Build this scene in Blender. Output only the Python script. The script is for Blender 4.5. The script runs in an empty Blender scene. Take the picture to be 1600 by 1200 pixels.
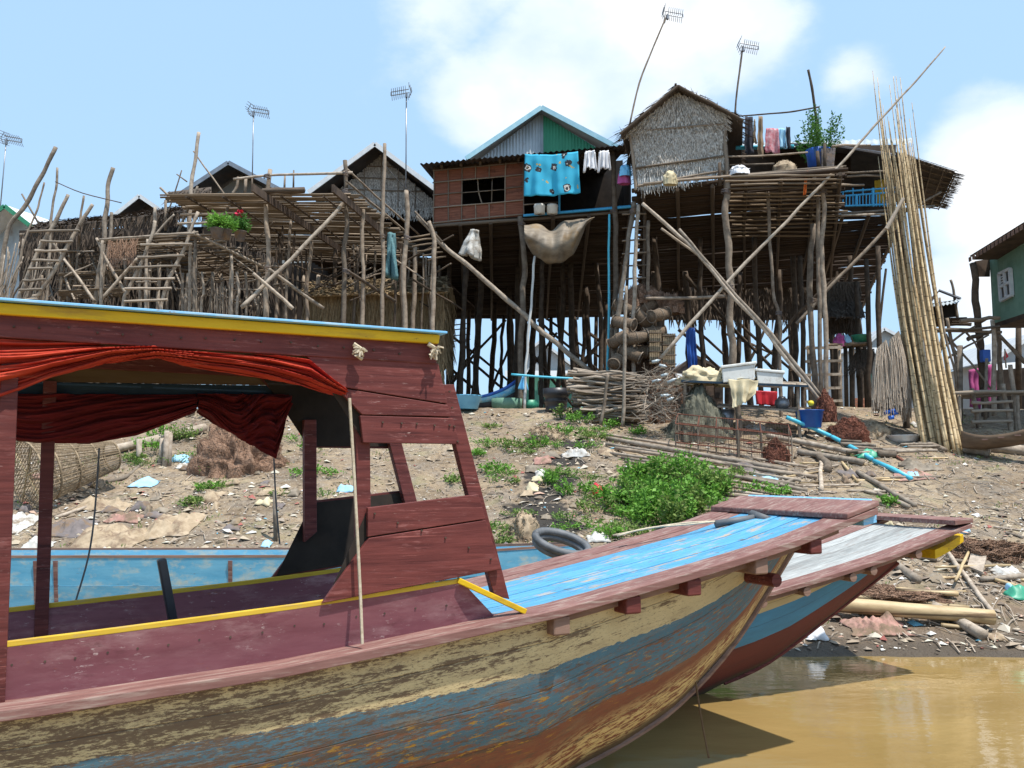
import bpy, math, random
from mathutils import Vector, Matrix, noise
random.seed(7)
R = random.random
def U(a, b): return a + (b - a) * random.random()
scene = bpy.context.scene
col = scene.collection

# ---------------------------------------------------------------- camera, sky, sun, exposure
F = 1386.0                      # focal length in pixels of the 1600 px wide photograph
EYE = Vector((0, 0, 2.2)); PITCH = math.atan(135 / F)
cd = bpy.data.cameras.new('camera'); cam = bpy.data.objects.new('camera', cd); col.objects.link(cam)
cd.sensor_width = 36; cd.lens = 36 * F / 1600; cd.clip_end = 3000; cd.clip_start = .05
cam.location = EYE; cam.rotation_euler = (math.pi / 2 + PITCH, 0, 0)
scene.camera = cam
SUN_EL, SUN_AZ = math.radians(68), math.radians(132)     # azimuth clockwise from +Y: behind the camera, to its right
sdir = Vector((math.sin(SUN_AZ) * math.cos(SUN_EL), math.cos(SUN_AZ) * math.cos(SUN_EL), math.sin(SUN_EL)))
sl = bpy.data.lights.new('sun', 'SUN'); sl.energy = 4.2; sl.angle = math.radians(.8); sl.color = (1, .95, .87)
sun = bpy.data.objects.new('sun', sl); col.objects.link(sun); sun.location = (20, -20, 40)
sun.rotation_euler = sdir.to_track_quat('Z', 'Y').to_euler()
scene.view_settings.view_transform = 'Standard'; scene.view_settings.look = 'None'
scene.view_settings.gamma = 1; scene.view_settings.exposure = .5
scene.cycles.max_bounces = 5; scene.cycles.diffuse_bounces = 3; scene.cycles.glossy_bounces = 3; scene.cycles.transparent_max_bounces = 4; scene.cycles.transmission_bounces = 2
CPH, SPH = math.cos(PITCH), math.sin(PITCH)
def ray(px, py):
    x = (px - 800) / F; y = (600 - py) / F
    return Vector((x, CPH - SPH * y, SPH + CPH * y))
def Q(px, py, D):               # the point of a pixel's ray at ground distance D
    d = ray(px, py); return EYE + d * (D / d.y)
def Wz(px, py, z):              # ... at height z
    d = ray(px, py); return EYE + d * ((z - EYE.z) / d.z)

world = bpy.data.worlds.new('World'); scene.world = world; world.use_nodes = True
nt = world.node_tree; nt.nodes.clear()
def N(t, typ, **kw):
    n = t.nodes.new(typ)
    for k, v in kw.items():
        if k.startswith('i_'): n.inputs[k[2:].replace('_', ' ')].default_value = v
        else: setattr(n, k, v)
    return n
def mathn(t, op, a, b=None, clamp=False):
    n = t.nodes.new('ShaderNodeMath'); n.operation = op; n.use_clamp = clamp
    for i, v in enumerate((a, b)):
        if v is None: continue
        if isinstance(v, (int, float)): n.inputs[i].default_value = v
        else: t.links.new(v, n.inputs[i])
    return n.outputs[0]
def ramp(t, fac, stops, interp='LINEAR'):
    n = t.nodes.new('ShaderNodeValToRGB'); n.color_ramp.interpolation = interp
    e = n.color_ramp.elements
    while len(e) < len(stops): e.new(.5)
    for k, (p, c) in enumerate(stops):
        e[k].position = p
        e[k].color = (c, c, c, 1) if isinstance(c, (int, float)) else (*c, 1)
    if fac is not None: t.links.new(fac, n.inputs[0])
    return n.outputs[0]
def mixc(t, fac, a, b, typ='MIX'):
    n = t.nodes.new('ShaderNodeMix'); n.data_type = 'RGBA'; n.blend_type = typ
    for s, v in ((0, fac), (6, a), (7, b)):
        if isinstance(v, (int, float)): n.inputs[s].default_value = v
        elif isinstance(v, tuple): n.inputs[s].default_value = (*v, 1)
        else: t.links.new(v, n.inputs[s])
    return n.outputs[2]
sky = N(nt, 'ShaderNodeTexSky', sky_type='NISHITA', sun_disc=False, sun_elevation=SUN_EL, sun_rotation=SUN_AZ, altitude=0, air_density=1.0, dust_density=1.6, ozone_density=1.3)
tc = N(nt, 'ShaderNodeTexCoord')
nz = N(nt, 'ShaderNodeTexNoise'); nz.inputs['Scale'].default_value = 4.2; nz.inputs['Detail'].default_value = 9; nz.inputs['Roughness'].default_value = .56
mpw = N(nt, 'ShaderNodeMapping'); mpw.inputs['Scale'].default_value = (1, 1, 1.7); mpw.inputs['Location'].default_value = (.35, 1.1, .2)
nt.links.new(tc.outputs['Generated'], mpw.inputs[0]); nt.links.new(mpw.outputs[0], nz.inputs['Vector'])
blob = None                      # cumulus banks seen in the photograph, by direction
for px, py, r, w in ((870, 130, .15, 1.0), (760, 160, .10, .75), (1000, 70, .16, 1.0), (1150, 30, .14, .95), (1325, 110, .07, .6), (1585, 285, .115, 1.4), (1650, 410, .16, 1.4), (1510, 350, .075, 1.0), (450, 330, .3, .2), (200, 420, .3, .25), (700, -120, .2, .8)):
    d = ray(px, py).normalized()
    vm = N(nt, 'ShaderNodeVectorMath', operation='DISTANCE'); vm.inputs[1].default_value = d
    nt.links.new(tc.outputs['Generated'], vm.inputs[0])
    m = mathn(nt, 'MULTIPLY', mathn(nt, 'SUBTRACT', 1.0, mathn(nt, 'DIVIDE', vm.outputs['Value'], r), True), w)
    blob = m if blob is None else mathn(nt, 'MAXIMUM', blob, m)
dens = mathn(nt, 'ADD', mathn(nt, 'MULTIPLY', blob, .62), mathn(nt, 'MULTIPLY', nz.outputs[0], .85))
cl = ramp(nt, dens, [(.56, 0.0), (.76, .62), (1.0, 1.0)], 'EASE')
tint = mixc(nt, .60, sky.outputs[0], (5.7, 8.8, 12.3))       # thin white haze over the whole tropical sky
nz2 = N(nt, 'ShaderNodeTexNoise'); nz2.inputs['Scale'].default_value = 7; nz2.inputs['Detail'].default_value = 6; nt.links.new(mpw.outputs[0], nz2.inputs['Vector'])
cloudc = ramp(nt, nz2.outputs[0], [(.36, (.78, .84, .92)), (.56, (1, 1, 1))])
skc = mixc(nt, cl, tint, mixc(nt, 1.0, cloudc, (10.4, 10.5, 10.6), 'MULTIPLY'))
bg = N(nt, 'ShaderNodeBackground'); bg.inputs[1].default_value = .085
nt.links.new(skc, bg.inputs[0])
wo = N(nt, 'ShaderNodeOutputWorld'); nt.links.new(bg.outputs[0], wo.inputs[0])

# ---------------------------------------------------------------- helpers
WM = {}
def wmat(o): return WM.get(o.name, Matrix.Identity(4))
def link(o, parent=None, mtx=None, label=None, cat=None, group=None, kind=None):
    col.objects.link(o)
    m = mtx if mtx is not None else Matrix.Identity(4)
    o.matrix_basis = m
    WM[o.name] = m
    if parent is not None:
        o.parent = parent; o.matrix_parent_inverse = wmat(parent).inverted()
    if label: o['label'] = label
    if cat: o['category'] = cat
    if group: o['group'] = group
    if kind: o['kind'] = kind
    return o
def thing(name, label, cat, loc, group=None, mtx=None):
    o = bpy.data.objects.new(name, None); o.empty_display_size = .2
    return link(o, None, mtx if mtx is not None else Matrix.Translation(loc), label, cat, group)
class MB:
    def __init__(s): s.v = []; s.f = []; s.uv = None; s.cols = None
    def face(s, pts):
        n = len(s.v); s.v += [tuple(p) for p in pts]; s.f.append(tuple(range(n, n + len(pts)))); return s
    def prism(s, pts, ext):      # polygon pushed along ext
        n = len(s.v); k = len(pts); ext = Vector(ext)
        s.v += [tuple(p) for p in pts] + [tuple(Vector(p) + ext) for p in pts]
        s.f.append(tuple(range(n, n + k))); s.f.append(tuple(range(n + 2 * k - 1, n + k - 1, -1)))
        for i in range(k):
            j = (i + 1) % k
            s.f.append((n + j, n + i, n + k + i, n + k + j))
        return s
    def box(s, a, b):            # axis box from corner a to corner b
        x0, y0, z0 = a; x1, y1, z1 = b
        return s.prism([(x0, y0, z0), (x0, y1, z0), (x1, y1, z0), (x1, y0, z0)], (0, 0, z1 - z0))
    def bar(s, a, b, w, h, up=(0, 0, 1)):   # rectangular bar from a to b
        a = Vector(a); b = Vector(b); d = (b - a).normalized(); up = Vector(up)
        x = d.cross(up)
        if x.length < 1e-4: x = d.cross(Vector((0, 1, 0)))
        x.normalize(); y = x.cross(d)
        c = [a + x * i * w / 2 + y * j * h / 2 for i, j in ((-1, -1), (1, -1), (1, 1), (-1, 1))]
        return s.prism(c, b - a)
    def tube(s, pts, rad, n=6, caps=True):
        pts = [Vector(p) for p in pts]; k = len(pts); base = len(s.v)
        if isinstance(rad, (int, float)): rad = [rad] * k
        x = None
        for i, p in enumerate(pts):
            d = (pts[min(i + 1, k - 1)] - pts[max(i - 1, 0)])
            if d.length < 1e-6: d = Vector((0, 0, 1))
            d.normalize()
            if x is None: x = d.orthogonal()
            x = (x - d * x.dot(d))
            if x.length < 1e-5: x = d.orthogonal()
            x.normalize(); y = d.cross(x)
            for j in range(n):
                a = 2 * math.pi * j / n
                s.v.append(tuple(p + (x * math.cos(a) + y * math.sin(a)) * rad[i]))
        for i in range(k - 1):
            for j in range(n):
                q = base + i * n; j2 = (j + 1) % n
                s.f.append((q + j, q + j2, q + n + j2, q + n + j))
        if caps:
            s.f.append(tuple(base + j for j in range(n - 1, -1, -1))); s.f.append(tuple(base + (k - 1) * n + j for j in range(n)))
        return s
    def grid(s, fn, nu, nv, closeu=False):
        base = len(s.v)
        for i in range(nu + 1):
            for j in range(nv + 1): s.v.append(tuple(fn(i / nu, j / nv)))
        for i in range(nu):
            for j in range(nv):
                a = base + i * (nv + 1) + j
                s.f.append((a, a + nv + 1, a + nv + 2, a + 1))
        return s
    def build(s, name, mat, parent=None, smooth=False, mtx=None, label=None, cat=None, group=None, kind=None, bevel=0, solid=0):
        me = bpy.data.meshes.new(name); me.from_pydata(s.v, [], s.f); me.update()
        if mat is not None: me.materials.append(mat)
        if smooth: me.polygons.foreach_set('use_smooth', [True] * len(me.polygons))
        if s.cols is not None:
            at = me.color_attributes.new('Col', 'FLOAT_COLOR', 'CORNER')
            buf = []
            for p in me.polygons:
                c = s.cols[p.index]
                for _ in p.loop_indices: buf += [c[0], c[1], c[2], 1]
            at.data.foreach_set('color', buf)
        if s.uv is not None:
            uvl = me.uv_layers.new(name='UVMap'); buf = []
            for l in me.loops: buf += list(s.uv[l.vertex_index])
            uvl.data.foreach_set('uv', buf)
        o = bpy.data.objects.new(name, me)
        link(o, parent, mtx, label, cat, group, kind)
        if solid:
            m = o.modifiers.new('s', 'SOLIDIFY'); m.thickness = solid; m.offset = 0
        if bevel:
            m = o.modifiers.new('b', 'BEVEL'); m.width = bevel; m.segments = 2; m.limit_method = 'ANGLE'
        return o
def spline(pts, n=4):            # Catmull-Rom through points
    pts = [Vector(p) for p in pts]
    if len(pts) < 3: return pts
    out = []
    for i in range(len(pts) - 1):
        p0 = pts[max(i - 1, 0)]; p1 = pts[i]; p2 = pts[i + 1]; p3 = pts[min(i + 2, len(pts) - 1)]
        for k in range(n):
            t = k / n
            out.append(.5 * ((2 * p1) + (p2 - p0) * t + (2 * p0 - 5 * p1 + 4 * p2 - p3) * t * t + (3 * p1 - p0 - 3 * p2 + p3) * t ** 3))
    out.append(pts[-1]); return out
def interp(tab, x):
    if x <= tab[0][0]:
        (a, b), (c, d) = tab[0], tab[1]; return b + (d - b) * (x - a) / (c - a) if len(tab[0]) == 2 else b
    for (a, b), (c, d) in zip(tab, tab[1:]):
        if x <= c: return b + (d - b) * (x - a) / (c - a)
    (a, b), (c, d) = tab[-2], tab[-1]; return d + (d - b) * (x - c) / (c - a)
def clampi(tab, x):
    if x <= tab[0][0]: return tab[0][1]
    if x >= tab[-1][0]: return tab[-1][1]
    return interp(tab, x)

# ---------------------------------------------------------------- materials
def srgb(r, g, b):
    f = lambda c: ((c / 255 + .055) / 1.055) ** 2.4 if c > 10 else c / 255 / 12.92
    return (f(r), f(g), f(b))
MATS = {}
def M(name, c1, c2, sc=(1, 1, 1), ns=4.0, rough=.8, bump=.3, wear=(), rnd=0., coord='Object', spec=.25, dist=.02, lohi=(.3, .7), metal=0, alpha=None, trans=0, ring=None, patchy=0):
    m = bpy.data.materials.new(name); m.use_nodes = True; t = m.node_tree
    b = t.nodes['Principled BSDF']
    tc = N(t, 'ShaderNodeTexCoord'); mp = N(t, 'ShaderNodeMapping'); mp.inputs['Scale'].default_value = sc
    t.links.new(tc.outputs[coord], mp.inputs[0])
    oi = N(t, 'ShaderNodeObjectInfo')
    ad = N(t, 'ShaderNodeVectorMath', operation='ADD'); t.links.new(mp.outputs[0], ad.inputs[0])
    sh = mathn(t, 'MULTIPLY', oi.outputs['Random'], 37.0); t.links.new(sh, ad.inputs[1])
    n1 = N(t, 'ShaderNodeTexNoise'); n1.inputs['Scale'].default_value = ns; n1.inputs['Detail'].default_value = 7; n1.inputs['Roughness'].default_value = .62
    t.links.new(ad.outputs[0], n1.inputs['Vector'])
    c = ramp(t, n1.outputs[0], [(lohi[0], c1), (lohi[1], c2)])
    for wc, lo, hi, wsc, wns in wear:
        mp2 = N(t, 'ShaderNodeMapping'); mp2.inputs['Scale'].default_value = wsc
        t.links.new(tc.outputs[coord], mp2.inputs[0])
        ad2 = N(t, 'ShaderNodeVectorMath', operation='ADD'); t.links.new(mp2.outputs[0], ad2.inputs[0]); t.links.new(sh, ad2.inputs[1])
        n2 = N(t, 'ShaderNodeTexNoise'); n2.inputs['Scale'].default_value = wns; n2.inputs['Detail'].default_value = 8; n2.inputs['Roughness'].default_value = .7
        t.links.new(ad2.outputs[0], n2.inputs['Vector'])
        wf_ = ramp(t, n2.outputs[0], [(lo, 0.), (hi, 1.)])
        if patchy:
            n3 = N(t, 'ShaderNodeTexNoise'); n3.inputs['Scale'].default_value = patchy; n3.inputs['Detail'].default_value = 3; t.links.new(ad2.outputs[0], n3.inputs['Vector']); n3.inputs['Vector']
            t.links.new(tc.outputs[coord], n3.inputs['Vector']); wf_ = mathn(t, 'MULTIPLY', wf_, ramp(t, n3.outputs[0], [(.40, .08), (.62, 1.)]))
        c = mixc(t, wf_, c, wc)
    if ring:
        sr = N(t, 'ShaderNodeSeparateXYZ'); t.links.new(tc.outputs[coord], sr.inputs[0])
        fr_ = mathn(t, 'FRACT', mathn(t, 'ADD', mathn(t, 'MULTIPLY', sr.outputs[2], ring[0]), mathn(t, 'MULTIPLY', oi.outputs['Random'], 9.0)))
        c = mixc(t, ramp(t, fr_, [(0, .85), (ring[1], .85), (ring[1] * 1.6, 0.)]), c, ring[2])
    if rnd:
        v = mathn(t, 'ADD', mathn(t, 'MULTIPLY', oi.outputs['Random'], rnd), 1 - rnd / 2)
        hsv = N(t, 'ShaderNodeHueSaturation'); t.links.new(c, hsv.inputs['Color']); t.links.new(v, hsv.inputs['Value']); c = hsv.outputs[0]
    t.links.new(c, b.inputs['Base Color'])
    b.inputs['Roughness'].default_value = rough; b.inputs['Specular IOR Level'].default_value = spec; b.inputs['Metallic'].default_value = metal
    if bump:
        bn = N(t, 'ShaderNodeBump'); bn.inputs['Strength'].default_value = bump; bn.inputs['Distance'].default_value = dist
        t.links.new(n1.outputs[0], bn.inputs['Height']); t.links.new(bn.outputs[0], b.inputs['Normal'])
    if alpha is not None: b.inputs['Alpha'].default_value = alpha
    if trans:
        b.inputs['Transmission Weight'].default_value = 0
        out = t.nodes['Material Output']
        tr = N(t, 'ShaderNodeBsdfTranslucent'); t.links.new(c, tr.inputs['Color'])
        mx = N(t, 'ShaderNodeMixShader'); mx.inputs[0].default_value = trans
        t.links.new(b.outputs[0], mx.inputs[1]); t.links.new(tr.outputs[0], mx.inputs[2]); t.links.new(mx.outputs[0], out.inputs[0])
    MATS[name] = m; return m
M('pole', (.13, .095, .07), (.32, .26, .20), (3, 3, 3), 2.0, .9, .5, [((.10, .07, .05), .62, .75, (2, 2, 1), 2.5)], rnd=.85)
M('pole_dark', (.05, .036, .027), (.125, .092, .066), (3, 3, 3), 2.0, .9, .5, rnd=.4)  # darker copy of the pole colour; under the floors it holds their shade
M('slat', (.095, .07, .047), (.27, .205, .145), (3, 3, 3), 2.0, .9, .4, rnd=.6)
M('slat_shaded', (.022, .015, .011), (.066, .043, .029), (3, 3, 3), 2.0, .9, .4, rnd=.5)  # slat colour darkened to hold the shade beneath the floors
M('bamboo', (.30, .205, .10), (.60, .46, .27), (2, 2, 7), 1.0, .55, .15, [((.15, .09, .045), .60, .66, (.3, .3, 6), 1.6)], rnd=.6, spec=.35, ring=(2.7, .05, (.10, .065, .035)))
M('driftwood', (.19, .15, .115), (.42, .355, .285), (3, 3, 3), 2.5, .9, .5, [((.12, .085, .06), .56, .70, (2, 2, 2), 2.)], rnd=.8)
M('thatch', (.22, .19, .16), (.74, .69, .62), (6, 6, 2), 6, .95, .4, rnd=.1, lohi=(.38, .6))
M('thatch_tan', (.20, .13, .07), (.44, .33, .19), (6, 6, 2), 5, .95, .4, rnd=.2)
M('thatch_dark', (.05, .04, .032), (.14, .105, .08), (6, 6, 2), 5, .95, .4)
M('woven_red', (.13, .045, .028), (.29, .115, .07), (.7, .7, 14), 3.5, .85, .6, [((.05, .025, .018), .58, .72, (1.2, 1.2, 1.5), 1.5)])
M('zinc', (.28, .32, .34), (.48, .52, .54), (1, 1, .4), 2, .5, .1, [((.2, .13, .09), .62, .8, (1, 1, .5), 1.5)], metal=.25)
M('zinc_dark', (.035, .035, .038), (.085, .08, .08), (1, 1, .4), 2, .55, .1, [((.12, .07, .045), .5, .75, (1, 1, .5), 1.5)])
M('trim_blue', (.30, .55, .66), (.45, .68, .76), (1, 1, 1), 4, .5, .1)
M('green_metal', (.035, .20, .11), (.06, .29, .17), (1, 1, .3), 2, .5, .1)
M('green_wall', (.15, .28, .21), (.21, .35, .27), (.4, .4, 2), 2, .6, .1)
M('grey_wall', (.27, .29, .29), (.40, .42, .42), (1, 1, 1), 2, .7, .1)
M('white_trim', (.55, .58, .60), (.75, .77, .78), (1, 1, 1), 4, .5, .1)
M('plank_dark', (.045, .032, .026), (.12, .085, .062), (1, 1, 1), 3, .9, .3)
M('inside_dark', (.02, .016, .014), (.05, .038, .03), (1, 1, 1), 3, .95, .1)  # near-black: the shade of house interiors put into the colour
M('blue_paint', (.045, .33, .62), (.10, .46, .74), (1, 1, 1), 3, .5, .15)
M('blue_pipe', (.06, .42, .58), (.10, .52, .68), (1, 1, 1), 3, .35, .05, spec=.5)
M('white_pipe', (.5, .5, .48), (.66, .66, .64), (1, 1, 1), 3, .4, .05, spec=.5)
M('metal_grey', (.20, .21, .23), (.34, .35, .37), (1, 1, 1), 4, .4, .05, metal=.6)
M('white_foam', (.62, .62, .58), (.82, .82, .79), (1, 1, 1), 3, .7, .1, [((.36, .32, .25), .48, .68, (1, 1, 1), 3)])
M('net_brown', (.20, .11, .07), (.48, .31, .215), (3, 3, 5), 12, .95, 1.0, dist=.05)
M('net_rust', (.15, .055, .035), (.42, .18, .125), (3, 3, 3), 14, .95, 1.0, dist=.05)
M('net_tan', (.42, .33, .25), (.70, .59, .48), (9, 9, .6), 5, .95, .8, dist=.04)
M('net_green', (.10, .10, .075), (.21, .205, .155), (4, 4, 2), 6, .9, .1, dist=.02, alpha=.8)
M('rope', (.40, .33, .23), (.62, .54, .41), (1, 1, 1), 40, .9, .5, dist=.005)
M('leaf', (.06, .19, .02), (.24, .46, .075), (1, 1, 1), 7, .55, 0, [((.36, .32, .09), .64, .70, (1, 1, 1), 9)], trans=.3)
M('leaf_dark', (.04, .13, .022), (.11, .25, .05), (1, 1, 1), 2.0, .55, 0, trans=.25)
M('grassy', (.08, .17, .03), (.25, .33, .09), (1, 1, 1), 6, .7, 0, [((.38, .33, .15), .58, .66, (1, 1, 1), 8)], trans=.25)
M('flower', (.55, .02, .06), (.7, .05, .12), (1, 1, 1), 4, .6, 0)
M('black_plastic', (.018, .018, .022), (.04, .04, .046), (1, 1, 1), 4, .4, .05, spec=.5)
M('rubber', (.07, .075, .08), (.16, .165, .175), (1, 1, 1), 6, .6, .1, spec=.4)
M('plastic_red', (.45, .02, .03), (.6, .05, .07), (1, 1, 1), 4, .45, 0)
M('plastic_blue', (.02, .09, .42), (.04, .16, .58), (1, 1, 1), 4, .45, 0, spec=.5)
M('plastic_sky', (.12, .42, .72), (.2, .55, .82), (1, 1, 1), 3, .45, 0, spec=.5)
M('plastic_green', (.03, .25, .15), (.06, .36, .22), (1, 1, 1), 3, .45, 0, spec=.5)
M('plastic_yellow', (.7, .55, .03), (.8, .66, .06), (1, 1, 1), 3, .45, 0)
M('green_concrete', (.09, .20, .14), (.18, .30, .22), (1, 1, 1), 4, .85, .2)
M('canvas', (.46, .38, .23), (.66, .58, .40), (1, 1, 1), 3, .85, .2)
M('sack', (.42, .40, .36), (.66, .65, .62), (1, 1, 1), 5, .8, .3, [((.24, .19, .14), .48, .64, (1, 1, 2), 4)])
M('tarp', (.13, .105, .08), (.30, .25, .19), (1, 1, 3), 2.5, .6, .3, [((.26, .155, .05), .52, .75, (1, 1, 1), 1.5)])
M('tarp_dark', (.022, .022, .024), (.06, .058, .058), (1, 1, 1), 2.0, .8, .2)
M('shirt_white', (.68, .68, .72), (.82, .82, .84), (1, 1, 1), 3, .85, .1)
M('cloth_dark', (.02, .022, .03), (.06, .06, .075), (1, 1, 1), 3, .9, .1)
M('cloth_khaki', (.20, .14, .09), (.32, .23, .15), (1, 1, 1), 3, .9, .1)
M('cloth_check', (.42, .03, .06), (.62, .42, .45), (1, 1, 1), 9, .9, .1)
M('cloth_sky', (.25, .5, .72), (.4, .65, .8), (1, 1, 1), 4, .9, .1)
M('cloth_orange', (.55, .12, .02), (.7, .2, .05), (1, 1, 1), 4, .9, .1)
M('cloth_pink', (.36, .06, .20), (.55, .14, .34), (1, 1, 1), 4, .9, .1)
M('cloth_yellow', (.5, .33, .03), (.66, .45, .07), (1, 1, 1), 4, .9, .1)
M('rag_tan', (.26, .19, .12), (.48, .38, .265), (1, 1, 1), 5, .9, .6, [((.20, .14, .095), .50, .60, (1, 1, 1), 2.6)], dist=.05)
M('rag_pink', (.32, .17, .14), (.45, .27, .22), (1, 1, 1), 5, .9, .6, [((.20, .14, .095), .48, .58, (1, 1, 1), 2.6)], dist=.05)
M('rag_grey', (.11, .095, .09), (.21, .18, .175), (1, 1, 1), 5, .9, .6, [((.20, .14, .095), .50, .60, (1, 1, 1), 2.6)], dist=.05)
M('aluminium', (.5, .51, .52), (.68, .69, .7), (1, 1, 1), 6, .35, .05, metal=.35)
M('far_grey', (.42, .44, .45), (.55, .57, .58), (1, 1, 1), .6, .7, .05)
M('far_roof', (.38, .40, .42), (.50, .52, .54), (.2, 4, 1), 1, .6, .05)
M('far_green', (.06, .20, .15), (.10, .27, .20), (1, 1, 1), 1, .7, .05)
M('brick', (.36, .15, .095), (.5, .24, .16), (1, 1, 1), 4, .85, .1)
M('basket', (.16, .115, .07), (.36, .275, .18), (2, 2, 2), 6, .85, .3)
# boat paints: grain runs along the local x axis of each boat
GR = (1, 9, 9)
M('maroon', (.08, .019, .018), (.185, .048, .041), (.9, 10, 14), 2.2, .58, .5, [((.05, .013, .013), .53, .66, (.5, 6, 26), 2.2), ((.31, .13, .12), .55, .70, (2.2, 9, 16), 3.0), ((.46, .32, .29), .63, .67, (3.0, 20, 34), 3.2), ((.30, .10, .085), .60, .63, (1.2, 20, 50), 1.6)], rnd=.18, patchy=2.6, dist=.006)
M('maroon_dull', (.17, .055, .068), (.25, .095, .11), (1, 3, 6), 1.6, .6, .15, [((.38, .22, .22), .48, .70, (1.6, 3, 6), 2.0), ((.09, .028, .032), .56, .72, (3, 8, 9), 2.2), ((.5, .38, .36), .61, .66, (5, 9, 16), 3.2), ((.30, .10, .05), .64, .68, (2, 5, 9), 2.6)], patchy=1.7, dist=.006)
M('maroon_worn', (.15, .066, .058), (.27, .145, .125), GR, 2.2, .7, .3, [((.40, .325, .275), .50, .74, (1.3, 14, 14), 2.2), ((.12, .05, .05), .60, .75, (1, 8, 8), 3)], dist=.006)
M('deck_blue', (.06, .27, .48), (.14, .39, .60), (.8, 14, 9), 2.2, .5, .3, [((.42, .35, .27), .545, .62, (.7, 7, 9), 1.5), ((.15, .11, .085), .58, .63, (.9, 24, 20), 2.2)], rnd=.25, dist=.006)
M('deck_white', (.25, .255, .25), (.47, .48, .46), (.8, 14, 9), 2.2, .6, .3, [((.25, .21, .19), .53, .66, (.8, 16, 9), 2), ((.32, .55, .56), .62, .72, (.6, 5, 5), 1.4)], rnd=.45, dist=.006)
M('yellow', (.60, .37, .008), (.76, .50, .02), GR, 2.5, .5, .2, [((.42, .25, .03), .50, .68, (1, 4, 6), 2.0), ((.16, .09, .04), .635, .67, (3, 9, 9), 3.5)], dist=.005)
M('yellow_worn', (.50, .31, .025), (.68, .46, .05), GR, 2.5, .6, .25, [((.33, .25, .17), .56, .72, (1.5, 12, 12), 3)], dist=.005)
M('blue_edge', (.16, .44, .74), (.26, .55, .80), GR, 2.5, .5, .2, [((.5, .6, .66), .5, .7, (2, 9, 9), 3), ((.25, .2, .17), .63, .67, (3, 9, 9), 3)])
M('boat_blue_side', (.10, .36, .56), (.20, .50, .68), (1, 4, 4), 1.8, .6, .2, [((.50, .54, .47), .50, .68, (1.2, 3, 2.2), 2.4), ((.16, .08, .06), .64, .70, (2, 9, 9), 3)])
M('canoe_wood', (.085, .055, .035), (.19, .13, .085), (1, 1, 4), 2.5, .7, .3)
M('raw_wood', (.17, .10, .075), (.30, .19, .145), GR, 2.5, .8, .3, [((.36, .27, .22), .6, .8, (1, 14, 14), 3)], dist=.006)
M('trap_mesh', (.085, .06, .042), (.25, .185, .13), (6, 6, 6), 7, .9, .9)
M('navy', (.012, .03, .05), (.025, .05, .08), GR, 2.5, .6, .2)
M('wood_under', (.10, .06, .032), (.17, .11, .06), GR, 2, .8, .2)
def M_cloth_fold(name, c1, c2):
    return M(name, c1, c2, (1.2, 5, 7), 1.6, .95, .25, [((.33, .015, .02), .52, .66, (.8, 2, 5), 1.2), ((.62, .22, .13), .62, .78, (1, 3, 14), 1.5)], trans=.06, spec=.1, dist=.01)  # salmon fold highlights put into the cloth colour as streaks
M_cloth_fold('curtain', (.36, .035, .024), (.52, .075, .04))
M('curtain_shaded', (.10, .010, .012), (.19, .018, .018), (1.2, 5, 7), 1.6, .95, .2)  # the curtain red darkened: canopy shade put into the colour
M('bottle_plastic', (.30, .35, .37), (.48, .53, .55), (1, 1, 1), 4, .25, 0, spec=.6)
# ---------------------------------------------------------------- river bank, water
PROF = [(-60, -1.6), (5, -1.4), (8.5, -.62), (10.7, 0), (24, 3.85), (26, 3.98), (40, 3.95), (2000, 3.95)]
def terr(X, Y, fine=True):
    z = clampi(PROF, Y)
    a = min(1, max(0, (Y - 9.5) / 3)) * (1 if Y < 23 else max(.25, 1 - (Y - 23) / 4))
    if abs(X) < 40 and Y < 60:
        z += a * .17 * noise.noise(Vector((X * .35, Y * .35, 3.1)))
        z += .05 * a * noise.noise(Vector((X * 1.3, Y * 1.3, 7.7)))
        if fine: z += a * (.035 * noise.noise(Vector((X * 4, Y * 4, 1.7))) + .018 * noise.noise(Vector((X * 11, Y * 11, 4.7))))
    return z
def ground(px, py, up=0):        # where a pixel's ray meets the bank
    d = ray(px, py); D = 8.0
    while D < 60:
        p = EYE + d * (D / d.y)
        if p.z < terr(p.x, p.y): break
        D += .06
    p.z = terr(p.x, p.y) + up
    return p
def colD(px, D, z):              # point at pixel column px, distance D, height z
    t = D * CPH + (z - EYE.z) * SPH
    return Vector(((px - 800) / F * t, D, z))
def base(px, D, dz=-.15):
    p = colD(px, D, 3.5); p = colD(px, D, terr(p.x, D)); p.z += dz; return p
xs = [-900, -300, -120, -60, -36, -24] + [-17 + .17 * i for i in range(200)] + [18, 24, 36, 60, 120, 300, 900]
ys = [-100, 0, 5, 8] + [9.6 + .13 * i for i in range(125)] + [26 + .6 * i for i in range(24)] + [42, 50, 65, 90, 150, 300, 700, 1500]
g = MB()
for x in xs:
    for y in ys: g.v.append((x, y, terr(x, y)))
ny = len(ys)
for i in range(len(xs) - 1):
    for j in range(ny - 1):
        a = i * ny + j; g.f.append((a, a + ny, a + ny + 1, a + 1))
gm = bpy.data.materials.new('bank_earth'); gm.use_nodes = True; t = gm.node_tree; b = t.nodes['Principled BSDF']
gt = N(t, 'ShaderNodeTexCoord')
def nzn(t, vec, s, det=8, ro=.6):
    n = N(t, 'ShaderNodeTexNoise'); n.inputs['Scale'].default_value = s; n.inputs['Detail'].default_value = det; n.inputs['Roughness'].default_value = ro
    t.links.new(vec, n.inputs['Vector']); return n.outputs[0]
ob = gt.outputs['Object']
c = ramp(t, nzn(t, ob, .55), [(.32, (.19, .138, .088)), (.52, (.35, .262, .172)), (.7, (.49, .39, .265))])
c = mixc(t, ramp(t, nzn(t, ob, 2.3), [(.45, 0.), (.62, .75)]), c, (.27, .225, .18))
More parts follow.
